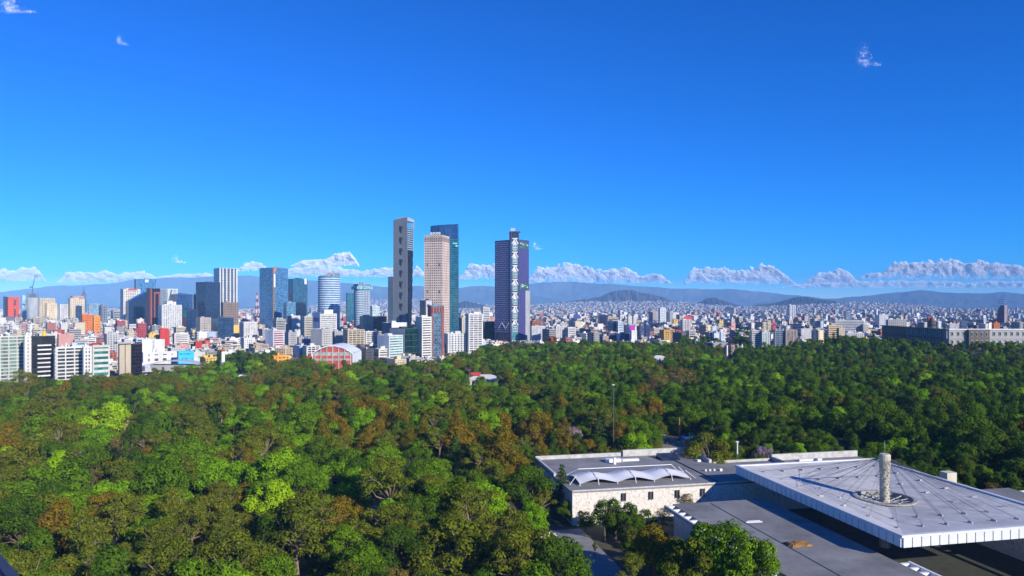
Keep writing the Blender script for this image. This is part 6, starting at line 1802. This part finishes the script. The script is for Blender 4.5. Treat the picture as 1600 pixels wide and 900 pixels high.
def forest(name, label, pts):
    """one mass of trees: points carrying kind, turn and size, grown by geometry nodes"""
    me = bpy.data.meshes.new(name)
    me.from_pydata([(p[0], p[1], p[2]) for p in pts], [], [])
    for an, ty_, vals in (('proto', 'INT', [p[3] for p in pts]), ('turn', 'FLOAT', [p[4] for p in pts]), ('size', 'FLOAT', [p[5] for p in pts])):
        at = me.attributes.new(an, ty_, 'POINT'); at.data.foreach_set('value', vals)
    o = link(name, me); tag(o, label, 'trees', kind='stuff')
    ng = bpy.data.node_groups.new(name + '_nodes', 'GeometryNodeTree')
    ng.interface.new_socket('Geometry', in_out='INPUT', socket_type='NodeSocketGeometry'); ng.interface.new_socket('Geometry', in_out='OUTPUT', socket_type='NodeSocketGeometry')
    N, K = ng.nodes, ng.links
    gi, go = N.new('NodeGroupInput'), N.new('NodeGroupOutput')
    ci = N.new('GeometryNodeCollectionInfo'); ci.inputs['Collection'].default_value = protoc; ci.inputs['Separate Children'].default_value = True; ci.inputs['Reset Children'].default_value = True
    ip = N.new('GeometryNodeInstanceOnPoints'); ip.inputs['Pick Instance'].default_value = True
    def attr(nm, t_):
        a_ = N.new('GeometryNodeInputNamedAttribute'); a_.data_type = t_; a_.inputs['Name'].default_value = nm; return a_.outputs['Attribute']
    cx_ = N.new('ShaderNodeCombineXYZ'); K.new(attr('turn', 'FLOAT'), cx_.inputs['Z'])
    K.new(gi.outputs[0], ip.inputs['Points']); K.new(ci.outputs[0], ip.inputs['Instance']); K.new(attr('proto', 'INT'), ip.inputs['Instance Index'])
    er = N.new('FunctionNodeEulerToRotation'); K.new(cx_.outputs[0], er.inputs[0]); K.new(er.outputs[0], ip.inputs['Rotation'])
    K.new(attr('size', 'FLOAT'), ip.inputs['Scale']); K.new(ip.outputs[0], go.inputs[0])
    md = o.modifiers.new('grow', 'NODES'); md.node_group = ng
    return o
pts = []
for i, (tx, ty, kind, var, s, rot, wide) in enumerate(TREES):
    if i not in sset: pts.append((tx, ty, ground_z(tx, ty) - .1, PROTO[kind][var][2], rot, s))
forest('park_forest', 'dense mixed green wood of the park behind the nearest trees', pts)
# low shrubs and saplings fill the gaps between the near trunks
pts2 = []
for k in range(3200):
    ty = rgt_.uniform(135, 800); tx = rgt_.uniform(-.75, .75) * ty
    if blocked(tx, ty): continue
    kind = rgt_.choice(('dark', 'mid', 'dark', 'olive', 'bright'))
    pts2.append((tx, ty, -1.5, PROTO[kind][0][2], rgt_.uniform(0, 6), rgt_.uniform(.22, .42)))
forest('undergrowth', 'dark shrubs and saplings between the park trunks', pts2)
pts3 = []
for k in range(7500):
    u_ = rgt_.random(); ty = 900 * (11.0 ** u_); px = rgt_.uniform(-10, 1610); tx = wx(px, ty)
    if ty < edge_d(px) + 30 or not is_free(tx, ty, 2): continue
    kind = rgt_.choice(('dark', 'mid', 'dark', 'dark', 'pine')); s = rgt_.uniform(.35, .75) * (1 if ty < 2500 else 1.25)
    lim = 486
    for xl, xr, yb, d in HEROES:
        if d > ty and xl - 4 < px < xr + 4: lim = max(lim, yb - 1)
    s = min(s, max(.2, (HC - (lim - HOR) / F * ty) / 21))
    pts3.append((tx, ty, -1.0, PROTO[kind][rgt_.randrange(len(PROTO[kind]))][2], rgt_.uniform(0, 6), s))
for (zx0, zx1, d0_, d1_, n_) in ((1150, 1172, 1300, 1750, 130), (1065, 1120, 1240, 1330, 40), (340, 430, 880, 960, 30)):
    for k in range(n_):
        ty = rgt_.uniform(d0_, d1_); px = rgt_.uniform(zx0, zx1); pts3.append((wx(px, ty), ty, -.3, PROTO['dark'][rgt_.randrange(3)][2], rgt_.uniform(0, 6), rgt_.uniform(.9, 1.25)))
forest('street_trees', 'dark street and garden trees scattered through the city', pts3)
# ------------------------------------------------------------------ small things in the park
def pole(name, label, px, ytop, d, r_, mat_, cat='pole', head=None):
    t = thing(name, label, cat, (wx(px, d), d, ground_z(wx(px, d), d)))
    zt_ = wz(ytop, d)
    w = MB(); w.tube([(0, 0, -.3), (0, 0, zt_ * .5), (0, 0, zt_)], [r_ * 1.3, r_, r_ * .7], 8); w.build('shaft', mat_, t)
    w = MB(); w.box((0, 0, -.2), (r_ * 5, r_ * 5, .6)); w.build('base', M_CONC, t)
    if head: head(t, zt_)
    return t
def lamp_head(t, z):
    w = MB(); w.box((0, 0, z), (1.6, .5, .35)); w.box((0, 0, z + .35), (.9, .4, .25)); w.build('lamp_head', M_METAL, t)
pole('flood_pole', 'tall grey light pole standing in the wood behind the museum hall', 958.5, 602, 400, .22, flat_mat('grey_pole', (.09, .10, .09), .6), 'light pole', lamp_head)
pole('flood_pole', 'short white light pole behind the museum roof', 1152, 691, 366, .42, M_WHITE, 'light pole', lamp_head)
def flag_(t, z):
    w = MB()
    for k in range(6):
        w.add([(k * .5, .1 * math.sin(k), z - .4), ((k + 1) * .5, .1 * math.sin(k + 1), z - .4), ((k + 1) * .5, .1 * math.sin(k + 1), z - 4.5), (k * .5, .1 * math.sin(k), z - 4.5)], [[0, 1, 2, 3]])
    w.build('flag', flat_mat('green_cloth', (.02, .28, .10), .8), t)
pole('flagpole', 'green banner pole beside the market stalls', 1077, 675, 440, .16, M_METAL, 'flagpole', flag_)
# bare red-brown trunk pole
pole('pole', 'tall brown timber pole behind the market stalls', 1061.5, 652, 452, .5, BARK_R, 'pole')
# white chimney-like monument at the left
d0 = 815
t = thing('monument', 'slim white pillar with a red top standing out of the trees at the left', 'monument', (wx(348.5, d0), d0, 0))
w = MB(); w.tube([(0, 0, -.3), (0, 0, wz(549, d0))], [2.3, 1.9], 10); w.build('shaft', M_WHITE, t)
w = MB(); w.cyl((0, 0, wz(549, d0)), 2.2, 2.2, .8, 10); w.cyl((0, 0, wz(549, d0) + .8), 1.6, 1.3, 3.4, 8); w.build('red_top', flat_mat('rust_red', (.35, .10, .07), .7), t)
w = MB(); w.tube([(0, 0, wz(549, d0) + 4), (0, 0, wz(549, d0) + 9)], .2, 5); w.build('mast', M_DARK, t)
HEROES.append((344, 353, 575, d0))
# red and white radio mast
d0 = 2600
t = thing('radio_mast', 'red and white lattice radio mast beside the hoist tower', 'mast', (wx(401.5, d0), d0, 0))
z0, z1 = 40, wz(456, d0)
for k in range(7):
    a0, a1 = k / 7, (k + 1) / 7
    w = MB(); r0_, r1_ = 8 * (1 - a0) + 1, 8 * (1 - a1) + .8
    for q in range(4):
        an0 = q * math.pi / 2
        w.tube([(math.cos(an0) * r0_, math.sin(an0) * r0_, z0 + (z1 - z0) * a0), (math.cos(an0) * r1_, math.sin(an0) * r1_, z0 + (z1 - z0) * a1)], .9 * (1 - a0) + .5, 4)
        w.tube([(math.cos(an0) * r0_, math.sin(an0) * r0_, z0 + (z1 - z0) * a0), (math.cos(an0 + 1.57) * r1_, math.sin(an0 + 1.57) * r1_, z0 + (z1 - z0) * a1)], .4, 4)
    w.build('mast_section', M_RED if k % 2 == 0 else M_WHITE, t)
w = MB(); w.box((0, 0, -.3), (24, 24, 41), .6); w.build('base_building', glass_mat(G_NAVY), t)
# orange crane boom leaning over the trees
d0 = 1265
t = thing('crane_boom', 'leaning orange lattice crane boom at the far edge of the trees', 'crane', (wx(958, d0), d0, 0))
w = MB()
p0, p1 = Vector((0, 0, 6)), Vector((-12.5, 0, wz(526, d0)))
for dy, dz in ((-.6, 0), (.6, 0), (0, .9)): w.tube([p0 + Vector((dz, dy, 0)), p1 + Vector((dz, dy, 0))], .42, 4)
for k in range(9):
    q0, q1 = p0.lerp(p1, k / 9), p0.lerp(p1, (k + 1) / 9); w.tube([q0 + Vector((0, -.6, 0)), q1 + Vector((0, .6, 0))], .25, 4)
w.build('boom', M_ORANGE, t)
w = MB(); w.box((1, 0, .2), (7, 3, 2.4)); w.box((3, 0, 2.6), (2.6, 2.2, 2.4)); w.build('cab', M_ORANGE, t)
for sx in (-1.8, 0, 1.8, 3.6):
    w = MB(); w.tube([(sx, -1.7, .6), (sx, 1.7, .6)], .65, 10); w.build('wheel', M_DARK, t)
# low park buildings
def pavilion(label, xl, xr, yt, d, wallc, roofc, roofz=2.5, name='pavilion', hip=True, dep=16):
    W_ = (xr - xl) / F * d; x = wx((xl + xr) / 2, d); zt_ = wz(yt, d)
    t = thing(name, label, 'pavilion', (x, d, 0))
    w = MB(); w.box((0, dep / 2, -.2), (W_, dep, zt_ - roofz)); w.build('wall', wall_mat(wallc), t)
    w = MB(); h, q = W_ / 2 + 1, dep / 2 + 1
    zb_ = zt_ - roofz - .19
    rr = .35
    vs = [(-h, -1, zb_), (h, -1, zb_), (h, dep + 1, zb_), (-h, dep + 1, zb_), (-h * rr, dep * .4, zt_), (h * rr, dep * .4, zt_), (h * rr, dep * .6, zt_), (-h * rr, dep * .6, zt_)]
    w.add(vs, [[3, 2, 1, 0], [0, 1, 5, 4], [1, 2, 6, 5], [2, 3, 7, 6], [3, 0, 4, 7], [4, 5, 6, 7]]); w.build('roof', flat_mat('pavilion_roof', roofc, .8, 0, .5, .2), t)
    for k in range(max(2, int(W_ / 5))):
        g = MB(); g.box((-W_ / 2 + W_ * (k + .5) / max(2, int(W_ / 5)), -.02, 1), (2, .2, zt_ - roofz - 2.4)); g.build('window', glass_mat(G_DARK), t)
    return t
t = pavilion('white pavilion with sloping roof and red cap among the park trees', 727, 783, 587, 735, WHITE, (.66, .63, .58), 4.0, dep=26)
w = MB(); w.box((-8, 10, wz(587, 735) - .2), (10, 7, 2.6)); w.build('red_cap', M_RED, t)
pavilion('low red-roofed kiosk left of the white pavilion', 680, 694, 598, 715, (.6, .5, .4), (.5, .06, .05), 2, dep=10)
pavilion('white hall roof showing among the trees right of the crane boom', 1020, 1042, 556, 985, WHITE, (.72, .72, .70), 2.5, dep=16)
pavilion('white marquee at the lawn left of the orange school', 366, 388, 586, 850, WHITE, (.78, .78, .78), 3, dep=10)
pavilion('round-edged grey kiosk in front of the dark green cube', 610, 648, 557, 960, LGREY, (.4, .4, .42), 3, dep=20)
pavilion('pale pavilion at the foot of the brick-red tower', 664, 676, 560, 985, WHITE, (.6, .64, .6), 2.5, dep=12)
# row of white columns at the tree line
for k, (px, yt) in enumerate(((1136, 539), (1145, 539), (1152.5, 538), (1159.5, 538))):
    d = 1105
    t = thing('monument_column', ['first', 'second', 'third', 'fourth'][k] + ' from left of the tall white columns at the tree line', 'column', (wx(px, d), d, 0), 'white monument columns')
    w = MB(); w.tube([(0, 0, -.2), (0, 0, wz(yt, d))], [1.5, 1.2], 10); w.build('shaft', M_WHITE, t)
    w = MB(); w.box((0, 0, wz(yt, d)), (3.2, 3.2, 1)); w.tube([(0, 0, wz(yt, d) + 1), (0, 0, wz(yt, d) + 3.2)], [1.1, .3], 8); w.build('finial', M_DARK, t)
# market stalls on the clearing
def stall(label, px, d, cloth, side):
    t = thing('market_stall', label, 'stall', (wx(px, d), d, 0.1), 'market stalls on the clearing')
    for sx in (-1.8, 1.8):
        for sy in (-1.3, 1.3):
            w = MB(); w.tube([(sx, sy, 0), (sx, sy, 2.6)], .08, 5); w.build('post', M_METAL, t)
    w = MB(); w.add([(-2.2, -1.7, 2.5), (2.2, -1.7, 2.5), (2.2, 1.7, 2.5), (-2.2, 1.7, 2.5), (-1.2, 0, 3.6), (1.2, 0, 3.6), (-2.2, -1.7, 2.2), (2.2, -1.7, 2.2)], [[0, 1, 5, 4], [1, 2, 5], [2, 3, 4, 5], [3, 0, 4], [6, 7, 1, 0]]); w.build('canopy', flat_mat('stall_cloth', cloth, .7), t)
    w = MB(); w.box((0, -.8, 0), (3.4, 1.0, .95)); w.box((0, -.8, .95), (3.6, 1.2, .06)); w.build('counter', flat_mat('stall_front', side, .7), t)
    w = MB(); rg_ = random.Random(int(px))
    for k in range(6): w.box((-1.5 + k * .6, -.8, 1.01), (.4, .5, rg_.uniform(.2, .7)))
    w.build('goods', flat_mat('goods', (rg_.uniform(.2, .8), rg_.uniform(.1, .5), .2), .7), t)
for px, d, c, s, lab in ((1068, 452, (.05, .16, .55), (.7, .7, .7), 'blue-roofed stall beside the timber pole'), (1074, 449, (.75, .76, .78), (.6, .1, .3), 'white-roofed stall with a pink front next to the blue stall'), (1082, 454, (.06, .20, .6), (.2, .5, .2), 'blue-roofed stall behind the green banner'), (1089, 450, (.78, .78, .78), (.3, .5, .7), 'white stall right of the green banner'),
                         (1098, 455, (.08, .25, .6), (.7, .7, .7), 'pale blue stall at the right end of the clearing'), (1036, 456, (.4, .4, .42), (.5, .3, .2), 'grey-roofed stall at the left end of the clearing')):
    stall(lab, px, d, c, s)
w = MB(); w.hexa([(wx(1024, 372), 372), (wx(1108, 372), 372), (wx(1112, 466), 466), (wx(1022, 466), 466)], -.1, .09); tag(w.build('pavement', flat_mat('clearing_earth', (.26, .22, .17), .95, 0, .2, .3)), 'dusty earth clearing behind the museum', kind='structure')
t = thing('awning', 'small green awning in the clearing behind the museum', 'awning', (wx(1034, 402), 402, .1))
for sx in (-3.5, 3.5):
    for sy in (-1.2, 1.2): w = MB(); w.tube([(sx, sy, 0), (sx, sy, 2.6)], .09, 5); w.build('post', M_METAL, t)
w = MB(); w.add([(-4, -1.6, 2.6), (4, -1.6, 2.6), (4, 1.6, 3.0), (-4, 1.6, 3.0), (-4, -1.6, 2.5), (4, -1.6, 2.5), (4, 1.6, 2.9), (-4, 1.6, 2.9)], [[0, 1, 2, 3], [7, 6, 5, 4], [0, 4, 5, 1], [1, 5, 6, 2], [2, 6, 7, 3], [3, 7, 4, 0]]); w.build('sheet', flat_mat('green_sheet', (.05, .22, .16), .7), t)
# people in the clearing
def person(label, x, y, top, trousers, yaw, stride=.18):
    """one continuous skinned body, clothes by zone"""
    me = bpy.data.meshes.new('body')
    J = {'pel': (0, 0, .95), 'sp': (0, 0, 1.2), 'ch': (0, .01, 1.42), 'nk': (0, 0, 1.53), 'hd': (0, -.01, 1.62), 'tp': (0, -.01, 1.74),
         'hl': (.10, 0, .90), 'kl': (.11, -stride * .6, .50), 'al': (.11, -stride * .5, .09), 'tl': (.11, -stride * .5 - .17, .04), 'hr': (-.10, 0, .90), 'kr': (-.11, stride * .3, .50), 'ar': (-.11, stride, .10), 'tr': (-.11, stride - .16, .04),
         'sl': (.19, 0, 1.42), 'el': (.25, .04, 1.14), 'wl': (.26, -.10, .92), 'fl': (.26, -.13, .83), 'sr': (-.19, 0, 1.42), 'er': (-.25, .02, 1.14), 'wr': (-.26, -.06, .90), 'fr': (-.26, -.08, .81)}
    RAD = dict(pel=.15, sp=.13, ch=.15, nk=.055, hd=.095, tp=.07, hl=.09, kl=.065, al=.045, tl=.04, hr=.09, kr=.065, ar=.045, tr=.04, sl=.07, el=.048, wl=.034, fl=.03, sr=.07, er=.048, wr=.034, fr=.03)
    E_ = [('pel', 'sp'), ('sp', 'ch'), ('ch', 'nk'), ('nk', 'hd'), ('hd', 'tp'), ('pel', 'hl'), ('hl', 'kl'), ('kl', 'al'), ('al', 'tl'), ('pel', 'hr'), ('hr', 'kr'), ('kr', 'ar'), ('ar', 'tr'), ('ch', 'sl'), ('sl', 'el'), ('el', 'wl'), ('wl', 'fl'), ('ch', 'sr'), ('sr', 'er'), ('er', 'wr'), ('wr', 'fr')]
    ks = list(J); me.from_pydata([J[k] for k in ks], [(ks.index(a_), ks.index(b_)) for a_, b_ in E_], [])
    tmp = bpy.data.objects.new('tmp_body', me); COL.objects.link(tmp)
    md = tmp.modifiers.new('skin', 'SKIN'); 
    for k, sv in zip(ks, me.skin_vertices[0].data): sv.radius = (RAD[k], RAD[k]); sv.use_root = (k == 'pel')
    tmp.modifiers.new('sub', 'SUBSURF').levels = 1
    dg = bpy.context.evaluated_depsgraph_get(); m2 = bpy.data.meshes.new_from_object(tmp.evaluated_get(dg)); bpy.data.objects.remove(tmp)
    skin = flat_mat('skin', (.40, .24, .16), .6); hair = flat_mat('hair', (.03, .022, .018), .7)
    for mm in (flat_mat('top', top, .8), flat_mat('trousers', trousers, .8), skin, hair, flat_mat('shoes', (.04, .04, .04), .6)): m2.materials.append(mm)
    for p in m2.polygons:
        z = p.center.z; ax = abs(p.center.x)
        p.material_index = 4 if z < .09 else (3 if z > 1.67 or (z > 1.56 and p.center.y > .03 and ax < .12) else (2 if z > 1.5 or (ax > .2 and z < 1.1) else (0 if z > .98 else 1)))
        p.use_smooth = True
    o = link('person', m2); o.location = (x, y, .1); o.rotation_euler = (0, 0, yaw)
    tag(o, label, 'person', 'people on the clearing')
person('person in red top walking at the stalls on the clearing', wx(1043, 440), 440, (.6, .05, .05), (.05, .06, .10), .6)
person('person in white top near the blue stall', wx(1048, 446), 446, (.75, .75, .75), (.08, .08, .1), 2.2)
person('person in dark clothes in front of the white stall', wx(1071, 442), 442, (.05, .05, .07), (.06, .06, .07), -1.0)
# cars
def car(label, px, d, yaw, col):
    t = thing('parked_car', label, 'car', (wx(px, d), d, .12), 'cars glimpsed between the trees'); t.rotation_euler = (0, 0, yaw)
    w = MB(); pr = [(-2.1, .35), (-2.15, .8), (-1.5, .95), (-.9, 1.0), (1.3, 1.0), (2.0, .9), (2.1, .55), (2.05, .35)]
    n = len(pr); w.add([(x, -.85, z) for x, z in pr] + [(x, .85, z) for x, z in pr], [list(range(n)), list(range(n, 2 * n))[::-1]] + [[(i + 1) % n, i, n + i, n + (i + 1) % n] for i in range(n)]); w.build('body', flat_mat('car_paint', col, .3), t)
    w = MB(); lo = [(-1.1, -.82), (1.5, -.82), (1.5, .82), (-1.1, .82)]; hi = [(-.5, -.66), (1.1, -.66), (1.1, .66), (-.5, .66)]
    w.add([(x, y, .99) for x, y in lo] + [(x, y, 1.46) for x, y in hi], [[0, 1, 5, 4], [1, 2, 6, 5], [2, 3, 7, 6], [3, 0, 4, 7]]); w.build('window', glass_mat(G_DARK), t)
    w = MB(); w.hexa(hi, 1.44, 1.5); w.build('roof', flat_mat('car_paint', col, .3), t)
    for sx in (-1.35, 1.35):
        for sy in (-.86, .86): w = MB(); w.tube([(sx, sy - .1, .32), (sx, sy + .1, .32)], .34, 12); w.build('wheel', M_DARK, t)
    for sy in (-.6, .6): w = MB(); w.box((-2.14, sy, .62), (.06, .35, .16)); w.build('headlight', M_METAL, t)
car('white car on the park road between bright green trees', 585, 302, .2, (.8, .8, .8))
car('white van-like car in the upper gap of the park road', 608, 428, .4, (.78, .78, .78))
car('white car parked at the right behind the umbrella roof', 1316, 470, .1, (.78, .78, .78))
car('silver car beside the white car behind the umbrella roof', 1322, 476, .1, (.5, .52, .54))
car('dark car on the brown earth patch of the park road', 606, 352, .1, (.06, .06, .07))
t = thing('tent', 'small white tent on the grey drive beside the museum', 'tent', (wx(857, 262), 262, .1))
w = MB(); w.add([(-3, -2, 2.2), (3, -2, 2.2), (3, 2, 2.2), (-3, 2, 2.2), (0, 0, 3.6), (-3, -2, 1.7), (3, -2, 1.7), (3, 2, 1.7), (-3, 2, 1.7)], [[0, 1, 4], [1, 2, 4], [2, 3, 4], [3, 0, 4], [5, 6, 1, 0], [6, 7, 2, 1], [7, 8, 3, 2], [8, 5, 0, 3]]); w.build('canopy', M_WHITE, t)
for sx in (-2.9, 2.9):
    for sy in (-1.9, 1.9): w = MB(); w.tube([(sx, sy, 0), (sx, sy, 2.2)], .07, 5); w.build('post', M_METAL, t)
# road patches
w = MB(); w.hexa([(wx(199, 430), 430), (wx(222, 430), 430), (wx(222, 510), 510), (wx(206, 510), 510)], -.1, .06); tag(w.build('road', flat_mat('asphalt', (.06, .06, .065), .9, 0, .3, .2)), 'short stretch of asphalt park road between the trees', kind='structure')
w = MB(); w.hexa([(wx(580, 285), 285), (wx(620, 285), 285), (wx(640, 440), 440), (wx(590, 440), 440)], -.1, .07); tag(w.build('road', flat_mat('earth_road', (.22, .16, .10), .95, 0, .2, .3)), 'brown earth park road in the gap between trees', kind='structure')
w = MB(); w.hexa([(wx(360, 830), 830), (wx(400, 830), 830), (wx(402, 900), 900), (wx(358, 900), 900)], -.1, .06); tag(w.build('lawn', flat_mat('lawn_grass', (.08, .20, .03), .95, 0, .2, .2)), 'bright lawn beside the white pillar', kind='structure')
# roof corner of the neighbouring tower at the lower left
d0 = 56.0
t = thing('neighbour_tower', 'dark blue gravelly roof edge of a nearby building in the lower left corner', 'building', (-36.3, 54, 0))
w = MB(); w.hexa([(1.7, -1.7), (-24, 24.0), (-39, 9), (-13.3, -16.7)], -.3, 64.6); w.build('wall', flat_mat('dark_granite', (.03, .04, .08), .9, 0, 3.0, .7), t)
w = MB(); w.hexa([(1.9, -1.7), (-24, 24.2), (-24.5, 23.7), (1.4, -2.2)], 64.61, 65.0); w.build('coping', flat_mat('granite_coping', (.03, .045, .10), .8, 0, 5.0, .6), t)
w = MB(); rg_ = random.Random(3)
for k in range(700):
    s_, q_ = rg_.random() ** 1.6, rg_.random(); w.box((1.2 - 20 * s_ - 12 * q_, -2.2 + 20 * s_ - 12 * q_, 64.58), (rg_.uniform(.12, .34), rg_.uniform(.12, .3), rg_.uniform(.06, .2)), rg_.random() * 3)
stuff(w.build('roof_gravel', flat_mat('blue_gravel', (.05, .07, .16), .9, 0, 4.0, .7), t))

# ------------------------------------------------------------------ haze: one even box of air round camera and land, the clouds beyond it
w = MB(); w.hexa([(-36500, -600), (36500, -600), (36500, 27200), (-36500, 27200)], -5.0, 960.0)
hz = w.build('haze', bpy.data.materials.new('air_haze'))
m = hz.data.materials[0]; m.use_nodes = True; n, l = m.node_tree.nodes, m.node_tree.links
n.remove(n['Principled BSDF'])
pv = n.new('ShaderNodeVolumePrincipled')
pv.inputs['Color'].default_value = (.27, .56, 1.0, 1)
pv.inputs['Density'].default_value = 4.3e-5
pv.inputs['Anisotropy'].default_value = -0.35
l.new(pv.outputs[0], n['Material Output'].inputs['Volume'])
tag(hz, 'thin blue haze over the valley', 'haze', kind='stuff')
